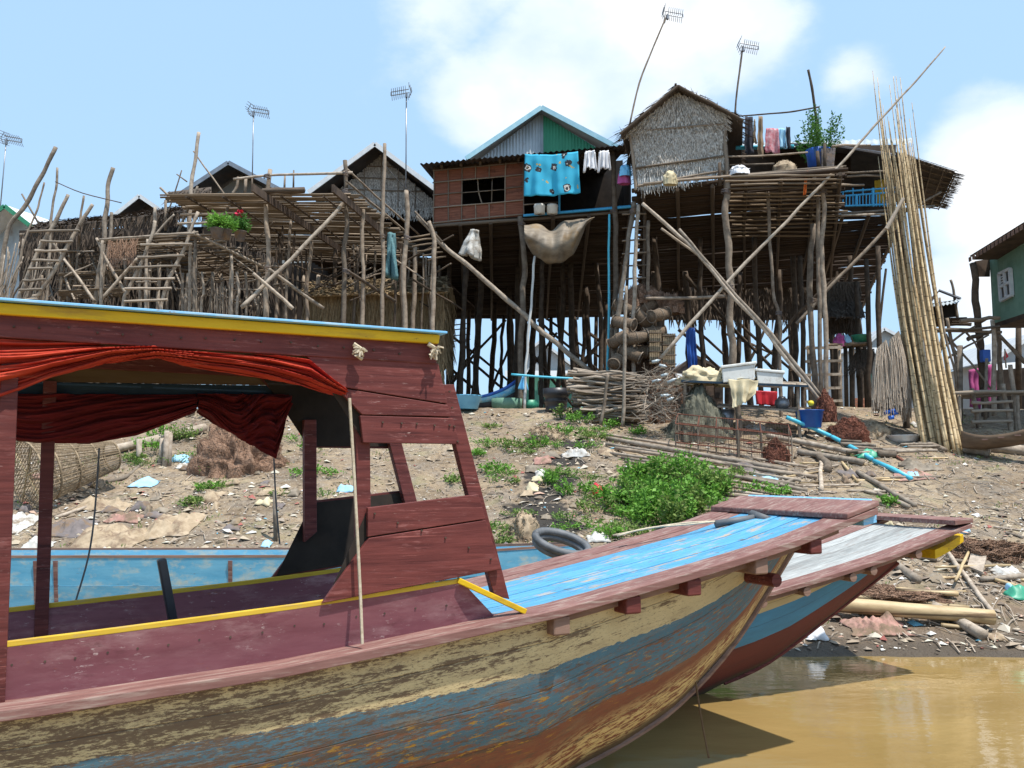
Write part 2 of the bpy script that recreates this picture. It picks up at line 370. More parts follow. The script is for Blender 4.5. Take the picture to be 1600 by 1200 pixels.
c = mixc(t, ramp(t, nzn(t, ob, 9), [(.5, 0.), (.66, .8)]), c, (.17, .125, .09))
c = mixc(t, ramp(t, nzn(t, ob, 17), [(.60, 0.), (.66, .8)]), c, (.56, .50, .42))
c = mixc(t, ramp(t, nzn(t, ob, 33), [(.62, 0.), (.68, .7)]), c, (.10, .08, .06))
c = mixc(t, ramp(t, nzn(t, ob, 1.1), [(.56, 0.), (.70, .55)]), c, (.16, .17, .07))
sx = N(t, 'ShaderNodeSeparateXYZ'); t.links.new(ob, sx.inputs[0])
wet = mathn(t, 'ADD', sx.outputs[2], mathn(t, 'MULTIPLY', nzn(t, ob, 1.4), .35))
wetf = ramp(t, wet, [(.22, 1.), (.48, 0.)])
c = mixc(t, ramp(t, wet, [(.5, .55), (1.5, 0.)]), c, (.19, .13, .09))
c = mixc(t, wetf, c, (.115, .09, .066))
stain = None                     # black drain sludge running down the bank
for px, py, r_ in ((905, 695, .45), (880, 720, .5), (862, 748, .55), (850, 775, .5), (840, 800, .6), (860, 825, .55)):
    gp_ = ground(px, py); vmm = N(t, 'ShaderNodeVectorMath', operation='DISTANCE'); vmm.inputs[1].default_value = gp_; t.links.new(ob, vmm.inputs[0])
    q_ = mathn(t, 'SUBTRACT', 1.0, mathn(t, 'DIVIDE', vmm.outputs['Value'], r_ * 1.35), True)
    stain = q_ if stain is None else mathn(t, 'MAXIMUM', stain, q_)
c = mixc(t, ramp(t, mathn(t, 'ADD', stain, mathn(t, 'MULTIPLY', mathn(t, 'SUBTRACT', nzn(t, ob, 2.6), .5), 1.1)), [(.22, 0.), (.36, .92)]), c, (.028, .027, .027))
t.links.new(c, b.inputs['Base Color'])
t.links.new(ramp(t, wetf, [(0, .95), (1, .45)]), b.inputs['Roughness'])
b.inputs['Specular IOR Level'].default_value = .3
bn = N(t, 'ShaderNodeBump'); bn.inputs['Strength'].default_value = .9; bn.inputs['Distance'].default_value = .06
t.links.new(mathn(t, 'ADD', nzn(t, ob, 14, 10, .7), mathn(t, 'MULTIPLY', nzn(t, ob, 3.5), 1.5)), bn.inputs['Height']); t.links.new(bn.outputs[0], b.inputs['Normal'])
g.build('river_bank', gm, smooth=True, kind='structure')

wm = bpy.data.materials.new('river_water'); wm.use_nodes = True; t = wm.node_tree; b = t.nodes['Principled BSDF']
wt = N(t, 'ShaderNodeTexCoord'); mp = N(t, 'ShaderNodeMapping'); mp.inputs['Scale'].default_value = (1, 2.2, 1); t.links.new(wt.outputs['Object'], mp.inputs[0])
c = ramp(t, nzn(t, mp.outputs[0], .5), [(.3, (.25, .165, .058)), (.7, (.33, .225, .085))])
t.links.new(c, b.inputs['Base Color']); b.inputs['Roughness'].default_value = .045; b.inputs['Specular IOR Level'].default_value = .5; b.inputs['IOR'].default_value = 1.5
bn = N(t, 'ShaderNodeBump'); bn.inputs['Strength'].default_value = .16; bn.inputs['Distance'].default_value = .03
t.links.new(mathn(t, 'ADD', nzn(t, mp.outputs[0], 2.2, 3, .5), mathn(t, 'MULTIPLY', nzn(t, mp.outputs[0], 9, 3, .5), .25)), bn.inputs['Height']); t.links.new(bn.outputs[0], b.inputs['Normal'])
MB().face([(-900, -400, 0), (900, -400, 0), (900, 13, 0), (-900, 13, 0)]).build('river_water', wm, kind='structure')
# ---------------------------------------------------------------- boats
class Boat:
    def __init__(s, O, head, W):
        a = math.radians(head); s.d = Vector((math.sin(a), math.cos(a), 0)); s.n = Vector((-math.cos(a), math.sin(a), 0))
        s.O = Vector((O[0], O[1], 0)); s.W = W
        s.mtx = Matrix(((s.d.x, s.n.x, 0, s.O.x), (s.d.y, s.n.y, 0, s.O.y), (0, 0, 1, 0), (0, 0, 0, 1)))
    def L(s, px, py, v):         # boat coordinates (along, across, up) of a pixel on the upright plane at offset v
        r = ray(px, py); o = s.O + s.n * v
        t = (o - EYE).dot(s.n) / r.dot(s.n)
        p = EYE + r * t - s.O
        return Vector((p.dot(s.d), v, EYE.z + r.z * t))
def hull_paint(name, bands, worn):
    m = bpy.data.materials.new(name); m.use_nodes = True; t = m.node_tree; b = t.nodes['Principled BSDF']
    uv = N(t, 'ShaderNodeUVMap'); sp = N(t, 'ShaderNodeSeparateXYZ'); t.links.new(uv.outputs[0], sp.inputs[0])
    def nn(su, sv, sc, det=8, ro=.65):
        mp = N(t, 'ShaderNodeMapping'); mp.inputs['Scale'].default_value = (su, sv, 1); t.links.new(uv.outputs[0], mp.inputs[0])
        return nzn(t, mp.outputs[0], sc, det, ro)
    u, v = sp.outputs[0], sp.outputs[1]
    rag = nn(2.2, 9, 3)
    vv = mathn(t, 'ADD', v, mathn(t, 'MULTIPLY', mathn(t, 'SUBTRACT', rag, .5), .06 if worn else .004))
    sc_ = ramp(t, mathn(t, 'MULTIPLY', u, .1), [(.1, .72), (.5, 1.)]) if worn else None
    if worn: vv = mathn(t, 'DIVIDE', vv, sc_)
    c = ramp(t, vv, bands, 'CONSTANT')
    tonal = nn(.8, 3, 2)
    c = mixc(t, ramp(t, tonal, [(.3, .35), (.7, 0.)]), c, (.05, .035, .03))
    fl = mathn(t, 'ADD', mathn(t, 'MULTIPLY', nn(1.1, 13, 3.2, 10, .74), .62), mathn(t, 'MULTIPLY', nn(5, 30, 4.0, 8, .75), .38))                       # flaked paint, long along the planks
    aft = ramp(t, mathn(t, 'MULTIPLY', mathn(t, 'ADD', u, 3), .1), [(.40, .095), (.56, .05), (.78, 0.)])   # far more is gone towards the stern
    if worn:
        sm0 = mathn(t, 'ABSOLUTE', mathn(t, 'SUBTRACT', mathn(t, 'FRACT', mathn(t, 'MULTIPLY', v, 5.0)), .5))
        nearseam = ramp(t, sm0, [(.0, .05), (.16, 0.)])
        c = mixc(t, mathn(t, 'MULTIPLY', ramp(t, aft, [(.0, .35), (.095, 1.)]), ramp(t, nn(.7, 5, 2.4, 9, .72), [(.52, 0.), (.66, .85)])), c, (.29, .205, .12))
        c = mixc(t, mathn(t, 'MULTIPLY', ramp(t, aft, [(.02, 0.), (.09, 1.)]), ramp(t, nn(1.3, 7, 2.0, 9, .75), [(.60, 0.), (.66, .7)])), c, (.13, .16, .15))
        flv = mathn(t, 'ADD', mathn(t, 'ADD', fl, aft), nearseam)
        c = mixc(t, ramp(t, flv, [(.57, 0.), (.605, .9)]), c, (.125, .08, .052))
        c = mixc(t, ramp(t, mathn(t, 'ADD', nn(7, 34, 4.5, 9, .78), mathn(t, 'MULTIPLY', aft, .5)), [(.585, 0.), (.61, .85)]), c, (.16, .10, .065))
        c = mixc(t, mathn(t, 'MULTIPLY', ramp(t, v, [(.0, 1.), (.3, .0)]), ramp(t, nn(3.2, 26, 4.5, 9, .78), [(.575, 0.), (.60, .9)])), c, (.62, .51, .30))
        inb = mathn(t, 'MULTIPLY', ramp(t, v, [(.24, 0.), (.30, 1.), (.56, 1.), (.62, 0.)]), ramp(t, nn(2.2, 14, 3.4, 9, .75), [(.515, 0.), (.555, .85)]))
        c = mixc(t, inb, c, (.22, .095, .05))
        inb2 = mathn(t, 'MULTIPLY', ramp(t, v, [(.26, 0.), (.32, 1.), (.5, 1.), (.6, 0.)]), ramp(t, mathn(t, 'ADD', nn(2.6, 17, 2.6, 9, .75), mathn(t, 'MULTIPLY', aft, .4)), [(.585, 0.), (.615, .9)]))
        c = mixc(t, inb2, c, (.46, .25, .035))
        low = mathn(t, 'MULTIPLY', ramp(t, v, [(.60, 0.), (.74, 1.), (.90, 1.), (.97, 0.)]), ramp(t, mathn(t, 'MULTIPLY', u, .1), [(.15, 0.), (.36, 1.)]))
        c = mixc(t, mathn(t, 'MULTIPLY', low, ramp(t, nn(2.4, 13, 3.0, 9, .75), [(.475, 0.), (.515, 1.)])), c, (.60, .46, .215))
    else:
        c = mixc(t, ramp(t, fl, [(.66, 0.), (.70, .8)]), c, (.11, .06, .045))
    # plank seams
    sm = mathn(t, 'ABSOLUTE', mathn(t, 'SUBTRACT', mathn(t, 'FRACT', mathn(t, 'MULTIPLY', mathn(t, 'ADD', v, mathn(t, 'MULTIPLY', nn(.5, .5, 1.5, 2), .02)), 5.0)), .5))
    seam = ramp(t, sm, [(.0, 1.), (.018, 0.)])
    c = mixc(t, mathn(t, 'MULTIPLY', seam, .55), c, (.045, .03, .025))
    c = mixc(t, ramp(t, mathn(t, 'ADD', v, mathn(t, 'MULTIPLY', rag, .1)), [(.93, 0.), (1.02, .8)]), c, (.10, .085, .05))   # slime at the waterline
    t.links.new(c, b.inputs['Base Color']); b.inputs['Roughness'].default_value = .72; b.inputs['Specular IOR Level'].default_value = .25
    bn = N(t, 'ShaderNodeBump'); bn.inputs['Strength'].default_value = .5; bn.inputs['Distance'].default_value = .006
    t.links.new(mathn(t, 'SUBTRACT', fl, mathn(t, 'MULTIPLY', seam, 1.5)), bn.inputs['Height']); t.links.new(bn.outputs[0], b.inputs['Normal'])
    return m
CREAM = (.66, .53, .29); BLU = (.085, .195, .26); RED = (.25, .088, .05)
hullA = hull_paint('hull_peeling', [(0, CREAM), (.235, BLU), (.57, RED)], True)
hullB = hull_paint('hull_second', [(0, (.58, .46, .24)), (.16, (.075, .26, .42)), (.47, (.155, .042, .034))], False)
def hull(bt, parent, mat, s0, s1, ztop, vtop, keel, ns=70, nt_=22, pw=2.1):
    for side in (0, 1):
        m = MB(); m.uv = []
        for i in range(ns + 1):
            s = s0 + (s1 - s0) * i / ns
            zt, kz, vt = ztop(s), keel(s), vtop(s); c = bt.W / 2
            for j in range(nt_ + 1):
                q = j / nt_
                v = vt + (c - vt) * q ** pw; z = zt + (min(kz, zt) - zt) * q ** .92
                m.v.append((s, bt.W - v if side else v, z)); m.uv.append((s, q))
        for i in range(ns):
            for j in range(nt_):
                a = i * (nt_ + 1) + j
                f = (a, a + 1, a + nt_ + 2, a + nt_ + 1); m.f.append(f[::-1] if side else f)
        m.build('hull_side', mat, parent, True, bt.mtx)
A = Boat((-2.43, 4.22), 62, 1.42)
boat = thing('river_boat', 'long wooden passenger boat with maroon canopy, yellow trim and blue plank foredeck', 'boat', (0, 0, 0), mtx=A.mtx)
def bld(m, name, mat, bev=.005, par=None, **k): return m.build(name, MATS[mat], par or boat, mtx=A.mtx, bevel=bev, **k)
edge = [A.L(px, py, -.07) for px, py in ((0, 1112), (200, 1081), (430, 1046), (650, 1001), (880, 951), (1100, 889), (1235, 848), (1372, 793))]
etab = [(p.x, p.z) for p in edge]
s_tip = etab[-1][0]
def zr(s): return interp(etab, s) if s > etab[0][0] else etab[0][1] + .01 * (etab[0][0] - s)
S_AFT = -5.5
stem = [A.L(px, py, A.W / 2) for px, py in ((890, 1205), (975, 1160), (1060, 1100), (1150, 1000), (1236, 862))]
ktab = [(S_AFT - 1, -.3), (1.2, -.32), (stem[0].x - .55, -.17)] + [(p.x, p.z) for p in stem]
s_st = ktab[-1][0]
def vtopA(s): return .02 + (A.W / 2 - .02) * max(0, (s - 2.2) / (s_st - 2.2)) ** 2.3
hull(A, boat, hullA, S_AFT, s_st, lambda s: zr(s) - .05 - .07 * max(0, (s - 3.2) / (s_st - 3.2)), lambda s: min(vtopA(s), A.W / 2), lambda s: interp(ktab, s))
# transom
zt = zr(S_AFT) - .05
bld(MB().prism([(S_AFT, .02, zt), (S_AFT, A.W - .02, zt), (S_AFT, A.W * .68, .0), (S_AFT, A.W / 2, -.3), (S_AFT, A.W * .32, .0)], (.04, 0, 0)), 'transom', 'raw_wood')
# stem post
bld(MB().tube([(p.x + .012, p.y, p.z) for p in spline(stem, 4)], .022, 6), 'stem_post', 'raw_wood', 0)
# rails: one strip of wood each side over the hull edge
def strip(v0, v1, sa, sb, dz0, dz1, n=24):
    m = MB(); k = []
    for i in range(n + 1):
        s = sa + (sb - sa) * i / n; z = zr(s)
        k.append([(s, v0, z + dz0), (s, v1, z + dz0), (s, v1, z + dz1), (s, v0, z + dz1)])
    b0 = 0
    for q in k: m.v += q
    for i in range(n):
        for j in range(4):
            a = i * 4 + j; a2 = i * 4 + (j + 1) % 4
            m.f.append((a, a2, a2 + 4, a + 4))
    m.f.append((3, 2, 1, 0)); e = n * 4; m.f.append((e, e + 1, e + 2, e + 3))
    return m
deck0 = A.L(735, 960, .3).x
bld(strip(-.07, .17, S_AFT, s_tip, -.052, 0, 40), 'rub_rail', 'maroon_worn')
bld(strip(A.W - .17, A.W + .07, S_AFT, s_tip, -.052, 0, 40), 'rub_rail', 'maroon_worn')
# foredeck
cuts = [.176, .30, .52, .545, .80, .93, 1.244]
pl = [(.177, .41, 'deck_blue'), (.424, .64, 'deck_blue'), (.652, .88, 'deck_blue'), (.895, 1.10, 'deck_blue'), (1.112, 1.244, 'maroon_worn')]
for v0, v1, mt in pl:
    bld(strip(v0, v1, deck0 - .25, s_tip - .05 - U(0, .03), -.045 - U(0, .004), -.004 - U(0, .013), 16), 'deck_plank', mt)
bld(strip(.05, A.W - .05, deck0 - .25, s_tip - .3, -.12, -.052, 16), 'deck_bearer', 'raw_wood')
# bow cross beam box
z0 = zr(s_tip)
zs_ = (zr(s_tip) - zr(s_tip - .4)) / .4
bx = lambda a, b, nm, mt: bld(MB().prism([(a[0], a[1], a[2]), (a[0], b[1], a[2]), (b[0], b[1], a[2] + .02), (b[0], a[1], a[2] + .02)], (0, 0, b[2] - a[2])), nm, mt)
bld(MB().prism([(s_tip - .34, -.07, z0 - .34 * zs_ + .002), (s_tip - .34, A.W + .07, z0 - .34 * zs_ + .002), (s_tip + .02, A.W + .07, z0 + .01), (s_tip + .02, -.07, z0 + .01)], (0, 0, .045)), 'bow_beam', 'maroon_worn', .01)
bx((s_tip + .022, .02, z0 + .0), (s_tip + .045, A.W - .02, z0 + .045), 'bow_face', 'blue_edge')
bx((s_tip - .12, -.03, z0 - .14), (s_tip + .03, A.W + .03, z0 - .055), 'bow_face', 'blue_edge')
# cross beams whose ends show under the deck edge
for px, py in ((878, 975), (990, 940), (1085, 912), (1190, 878), (1275, 848)):
    p = A.L(px, py, -.04); s = p.x; z = zr(s) - .055
    hh = .115
    bld(MB().prism([(s - .06, -.045, z - hh), (s + .06, -.045, z - hh), (s + .06, -.045, z), (s - .06, -.045, z)], (0, A.W + .09, 0)), 'cross_beam', 'raw_wood' if px in (878, 1190) else 'maroon', .012)
p = A.L(1205, 905, .2)
bld(MB().tube([(p.x - .02, .12, p.z), (p.x - .02, A.W - .12, p.z)], .05, 10), 'tow_peg', 'maroon', 0)
# coaming: raised side boards with a yellow cap
def coam(px): return A.L(px, 1010 - .1345 * px if px < 760 else 0, .10)
ca = [A.L(px, py, .10) for px, py in ((0, 1012), (200, 985), (430, 955), (600, 929), (722, 909))]
ctab = [(p.x, p.z) for p in ca]; s_ce = ctab[-1][0]
def zc(s): return interp(ctab, s) if s > ctab[0][0] else ctab[0][1]
tipc = A.L(776, 953, .10)
for far in (0, 1):
    f = (lambda v: A.W - v) if far else (lambda v: v)
    m = MB(); n = 30; ss = [S_AFT + (s_ce - S_AFT) * i / n for i in range(n + 1)]
    for s in ss: m.v += [(s, f(.13), zr(s) - .01), (s, f(.095), zc(s)), (s, f(.12), zc(s)), (s, f(.16), zr(s) - .01)]
    for i in range(n):
        for j in range(4):
            a = i * 4 + j; a2 = i * 4 + (j + 1) % 4; m.f.append((a, a2, a2 + 4, a + 4))
    k = len(m.v); m.v += [(tipc.x, f(.12), zr(tipc.x) - .005), (tipc.x, f(.15), zr(tipc.x) - .005)]
    q = n * 4; m.f += [(q, q + 1, k), (q + 3, k + 1, q + 2), (q + 1, q + 2, k + 1, k)]
    co_ = bld(m, 'coaming', 'maroon_dull')
    m = MB(); n = 16; ss = [S_AFT + (s_ce - S_AFT) * i / n for i in range(n + 1)]
    m.tube([(s, f(.108), zc(s) + .008) for s in ss], .02, 4); bld(m, 'coaming_cap', 'yellow_worn', .004, co_)
    e = A.L(813, 956, .10)
    bld(MB().bar((s_ce - .03, f(.10), zc(s_ce) + .012), (e.x, f(.04), e.z + .01), .055, .035), 'coaming_end', 'yellow', .005, co_)
# inner floor boards
for i in range(6):
    v0 = .42 + i * .098
    bld(MB().box((S_AFT + .1, v0, .34), (deck0 - .1, v0 + .094, .37)), 'floor_board', 'wood_under', 0)
bld(MB().prism([(deck0 - .1, .16, zr(deck0) - .06), (deck0 - .1, A.W - .16, zr(deck0) - .06), (deck0 - .1, A.W - .45, .25), (deck0 - .1, .45, .25)], (.03, 0, 0)), 'bulkhead', 'maroon')
# canopy sides: planks and posts traced on the near side, mirrored for the far side
PX = {
 'side_plank': [[(478, 557), (683, 568), (698, 631.2), (521, 603.2)], [(523, 605.4), (698, 633.2), (703, 651.5), (564, 648)], [(561, 649.5), (706, 653.5), (717, 694), (566, 692)],
                [(573, 793), (746, 772), (757, 810.6), (573, 838.6)], [(575, 840.4), (757, 812.4), (781, 889), (502, 942)]],
 'added_seam_backing': [[(486, 560), (680, 571), (714, 690), (570, 690)], [(576, 797), (744, 776), (776, 885), (512, 936)]],  # added dark sheets so no daylight shows through the plank seams
 'post': [[(558, 640), (580, 640), (582, 850), (560, 870)], [(690, 600), (712, 600), (799, 937), (775, 932)]],
}
for far in (0, 1):
    for nm, polys in PX.items():
        for k, poly in enumerate(polys):
            v0 = {'side_plank': .072, 'added_seam_backing': .1045, 'post': .112}[nm]
            th = {'side_plank': .03, 'added_seam_backing': .006, 'post': .06}[nm]
            pts = [A.L(x, y, .09) for x, y in poly]
            pts = [Vector((p.x, (A.W - v0) if far else v0, p.z)) for p in pts]
            bld(MB().prism(pts, (0, -th if far else th, 0)), nm, 'inside_dark' if nm == 'added_seam_backing' else 'maroon', 0 if nm == 'added_seam_backing' else .004)
for far, pxs in ((0, ((8, 640, 985),)), (1, ((72, 640, 1000),))):
    for x, y0, y1 in pxs:
        v0 = A.W - .12 if far else .12
        a = A.L(x + (4 if far else 4), y0, v0); c_ = A.L(x - 5, y1, v0)
        for ds in (0, -2.1, -4.2):
            bld(MB().bar((a.x + ds, v0, 2.75), (c_.x + ds, v0, .38), .075, .06, up=(0, 1, 0)), 'post', 'maroon', .004)
            if ds: bld(MB().bar((a.x + ds, A.W - v0, 2.75), (c_.x + ds, A.W - v0, .38), .075, .06, up=(0, 1, 0)), 'post', 'maroon', .004)
# roof: fascia boards and planked deck on top
def beam_px(top, bot, v0, th, nm, mt, aft=S_AFT + .4):
    a, b_ = A.L(0, top[0], .06), A.L(685, top[1], .06); c_, d_ = A.L(683, bot[1], .06), A.L(0, bot[0], .06)
    k1 = (b_.z - a.z) / (b_.x - a.x); k2 = (c_.z - d_.z) / (c_.x - d_.x)
    for far in (0, 1):
        w = A.W - v0 if far else v0
        pts = [Vector((aft, w, a.z + k1 * (aft - a.x) * .25)), Vector((a.x, w, a.z)), Vector((b_.x, w, b_.z)), Vector((c_.x, w, c_.z)), Vector((d_.x, w, d_.z)), Vector((aft, w, d_.z + k2 * (aft - d_.x) * .25))]
        bld(MB().prism(pts, (0, -th if far else th, 0)), nm, mt, .006)
    return a, b_, k1
beam_px((490, 536), (527, 569), .065, .03, 'roof_beam', 'maroon')
ra, rb, rk = beam_px((474, 524), (492, 538), .03, .05, 'roof_fascia', 'yellow')
for i in range(7):
    v0 = -.01 + i * (A.W + .02) / 7; v1 = v0 + (A.W + .02) / 7 - .004
    zz = [(S_AFT + .4, ra.z + rk * (S_AFT + .4 - ra.x) * .25), (ra.x, ra.z), (rb.x + .03, rb.z)]
    m = MB(); k = 0
    for s, z in zz: m.v += [(s, v0, z + .004), (s, v1, z + .004), (s, v1, z + .018), (s, v0, z + .018)]
    for q in range(2):
        for j in range(4):
            a = q * 4 + j; a2 = q * 4 + (j + 1) % 4; m.f.append((a, a2, a2 + 4, a + 4))
    m.f += [(3, 2, 1, 0), (8, 9, 10, 11)]
    bld(m, 'roof_plank', 'blue_edge', .003)
for s in (-4.3, -3.0, -1.7, -.4, .8, 1.9):
    z = ra.z + rk * (s - ra.x) * (1 if s > ra.x else .25)
    bld(MB().box((s - .03, .08, z - .075), (s + .03, A.W - .08, z - .0)), 'roof_rib', 'wood_under', 0)
m_ = A.L(0, 596, A.W - .09), A.L(470, 600, A.W - .09), A.L(470, 634, A.W - .09), A.L(0, 634, A.W - .09)
k_ = (m_[1].z - m_[0].z) / (m_[1].x - m_[0].x)
bld(MB().prism([(S_AFT + .4, A.W - .09, m_[0].z), m_[0], (rb.x - .05, A.W - .09, m_[1].z), (rb.x - .05, A.W - .09, m_[2].z), m_[3], (S_AFT + .4, A.W - .09, m_[3].z)], (0, .03, 0)), 'roof_beam', 'navy')  # dark blue here holds the canopy's shade on the beam
bld(MB().prism([(S_AFT + .4, A.W - .085, ra.z), (ra.x, A.W - .085, ra.z), (rb.x - .05, A.W - .085, rb.z), (rb.x - .05, A.W - .085, m_[1].z + .003), (ra.x, A.W - .085, m_[0].z + .003), (S_AFT + .4, A.W - .085, m_[0].z + .003)], (0, .018, 0)), 'roof_lining', 'wood_under')
bld(MB().box((rb.x - .06, .1, rb.z - .2), (rb.x - .03, A.W - .1, rb.z - .005)), 'roof_end_board', 'maroon')
# engine lever standing in the well
a, c_ = A.L(252, 873, .75), A.L(283, 972, .75)
bld(MB().bar((a.x, .75, a.z), (c_.x + .14, .75, .45), .07, .05), 'tiller_lever', 'black_plastic', .01)
# rope with frayed knots
def knot(px, py, sz):
    p = A.L(px, py, .03); m = MB()
    for i in range(26):
        an = U(0, 6.28); q = Vector((math.cos(an) * sz * U(.3, 1), -U(0, .05), -abs(math.sin(an)) * sz * U(.4, 1.5) + sz * .4))
        m.tube([p, p + q * .6 + Vector((0, -.02, .01)), p + q], .006, 4)
    m.tube([p + Vector((-.03, 0, .04)), p + Vector((.03, -.02, .0)), p + Vector((-.02, -.02, -.03)), p + Vector((.02, .0, -.04))], .014, 6)
    bld(m, 'rope_knot', 'rope', 0)
knot(560, 549, .045); knot(676, 548, .06)
a, c_ = A.L(546, 622, .05), A.L(566, 1006, .0)
bld(MB().tube(spline([a, A.L(552, 720, .05), A.L(558, 830, .03), A.L(563, 930, .02), c_], 5), .009, 6), 'hanging_rope', 'rope', 0)
p0, p1 = A.L(155, 700, A.W - .1), A.L(118, 940, A.W - .1)
bld(MB().tube(spline([p0, A.L(148, 800, A.W - .1), A.L(138, 870, A.W - .1), p1], 4), .006, 5), 'hanging_cord', 'rubber', 0)
bld(MB().tube(spline([A.L(428, 716, A.W - .1), A.L(431, 780, A.W - .1), A.L(437, 850, A.W - .1)], 4), .006, 5), 'hanging_cord', 'rubber', 0)
p = stem[2]
bld(MB().tube(spline([(p.x + .12, .66, p.z + .25), (p.x + .12, .6, p.z - .05), (p.x + .16, .56, p.z - .38)], 4), .008, 5), 'hanging_rope', 'wood_under', 0)
# curtains
def curtain(name, label, top, bot, v, x0, x1, mat, folds, nu=200, nv=60, sag=.0):
    m = MB(); ph = U(0, 6)
    def fn(i, j):
        x = x0 + (x1 - x0) * i
        yt, yb = interp(top, x), interp(bot, x); y = yt + (yb - yt) * j
        p = A.L(x, y, v)
        q = j + .22 * math.sin(i * 5 + ph) + .1 * math.sin(i * 11)
        p.y += .024 * math.sin(q * folds * 6.28 + 2.0 * math.sin(i * 3.1)) + .016 * math.sin(q * folds * 13.1 + i * 9) + .012 * math.sin(q * folds * 29 + 5 * noise.noise(Vector((i * 4, j * 2, ph)))) + .03 * noise.noise(Vector((i * 9, j * 7, ph))) - .055 * math.sin(j * 3.14)
        return p
    m.grid(fn, nu, nv)
    o = m.build(name, MATS[mat], None, True, A.mtx, label, 'curtain', 'curtains of the boat canopy', solid=.004); return o
curtain('curtain', 'red orange curtain gathered along the river side edge of the boat canopy', [(-200, 518), (0, 530), (240, 543), (480, 560), (540, 612)], [(-200, 655), (0, 622), (80, 590), (170, 566), (245, 560), (320, 577), (420, 592), (540, 620)], .115, -180, 536, 'curtain', 3.2)
curtain('curtain', 'red curtain with shade put into its colour, hanging across the bank side of the boat canopy, rear length', [(-200, 616), (0, 616), (320, 616)], [(-200, 670), (0, 686), (60, 692), (140, 693), (215, 680), (306, 644)], A.W - .13, -180, 306, 'curtain_shaded', 2.2)
curtain('curtain', 'red curtain with shade put into its colour, hanging across the bank side of the boat canopy, front length', [(300, 616), (470, 616)], [(308, 644), (345, 668), (400, 700), (428, 717), (440, 680), (452, 640)], A.W - .13, 308, 452, 'curtain_shaded', 2.2)

# second boat, alongside
B = Boat((2.42, 8.56), 68, 1.3)
boat2 = thing('river_boat', 'wooden boat with worn white plank foredeck and yellow bow tip beside the canopied boat', 'boat', (0, 0, 0), mtx=B.mtx)
e2 = [B.L(px, py, -.05) for px, py in ((1205, 925), (1300, 898), (1400, 866), (1521, 817))]
et2 = [(-7, .95), (-2.5, .98)] + [(p.x, p.z) for p in e2]
def zr2(s): return clampi(et2, s)
s2 = et2[-1][0]
st2 = [B.L(px, py, B.W / 2) for px, py in ((1130, 1068), (1200, 1035), (1300, 960), (1402, 880))]
kt2 = [(-8, -.35), (-2, -.33), (st2[0].x - .7, -.16)] + [(p.x, p.z) for p in st2]
ss2 = kt2[-1][0]
hull(B, boat2, hullB, -6, ss2, lambda s: zr2(s) - .05 - .06 * max(0, (s + 1) / (ss2 + 1)), lambda s: min(B.W / 2, .02 + (B.W / 2 - .02) * max(0, (s + 2.2) / (ss2 + 2.2)) ** 2.3), lambda s: interp(kt2, s))
_zr = zr; zr = zr2
def b2(m, name, mat, bev=.005): return m.build(name, MATS[mat], boat2, mtx=B.mtx, bevel=bev)
b2(strip(-.05, .20, -6, s2 - .02, -.045, 0, 30), 'rub_rail', 'maroon_worn')
b2(strip(B.W - .2, B.W + .05, -6, s2 - .02, -.045, 0, 30), 'rub_rail', 'maroon_worn')
for v0, v1 in ((.208, .36), (.368, .55), (.562, .70), (.71, .90), (.912, 1.094)):
    b2(strip(v0, v1, -1.6, s2 - .22, -.042 - U(0, .004), -.004 - U(0, .006), 12), 'deck_plank', 'deck_white')
b2(strip(.05, B.W - .05, -1.6, s2 - .3, -.11, -.05, 12), 'deck_bearer', 'raw_wood')
b2(MB().box((-1.66, .05, .3), (-1.62, B.W - .05, zr2(-1.6) - .05)), 'bulkhead', 'maroon')
b2(MB().box((-6, .04, .3), (-5.96, B.W - .04, .9)), 'transom', 'raw_wood')
b2(MB().box((-5.9, .25, .25), (-1.7, B.W - .25, .29)), 'floor_board', 'wood_under', 0)
zz = zr2(s2)
b2(MB().prism([(s2 - .26, -.05, zz - .02), (s2 - .26, B.W + .05, zz - .02), (s2 + .0, B.W + .05, zz), (s2 + .0, -.05, zz)], (0, 0, .05)), 'bow_beam', 'maroon_worn')
m = MB()
for i in range(9):
    a = i / 8; m.v += [(s2 - .40 + .42 * a, .1, zr2(s2 - .40 + .42 * a) - .27 + .06 * a ** 2), (s2 - .40 + .42 * a, B.W - .1, zr2(s2 - .40 + .42 * a) - .27 + .06 * a ** 2), (s2 - .40 + .42 * a, B.W - .1, zr2(s2 - .40 + .42 * a) - .175 + .05 * a ** 2), (s2 - .40 + .42 * a, .1, zr2(s2 - .40 + .42 * a) - .175 + .05 * a ** 2)]
for i in range(8):
    for j in range(4): m.f.append((i * 4 + j, i * 4 + (j + 1) % 4, i * 4 + 4 + (j + 1) % 4, i * 4 + 4 + j))
m.f += [(3, 2, 1, 0), (32, 33, 34, 35)]
b2(m, 'bow_tip', 'yellow')
for px, py in ((1190, 940), (1258, 915), (1330, 893), (1362, 886), (1432, 860)):
    p = B.L(px, py, 0)
    b2(MB().tube([(p.x, -.03, zr2(p.x) - .10), (p.x, B.W + .03, zr2(p.x) - .10)], .045, 8), 'cross_beam', 'raw_wood', 0)
b2(MB().tube([(q.x + .012, q.y, q.z) for q in spline(st2, 4)], .02, 6), 'stem_post', 'maroon', 0)
zr = _zr

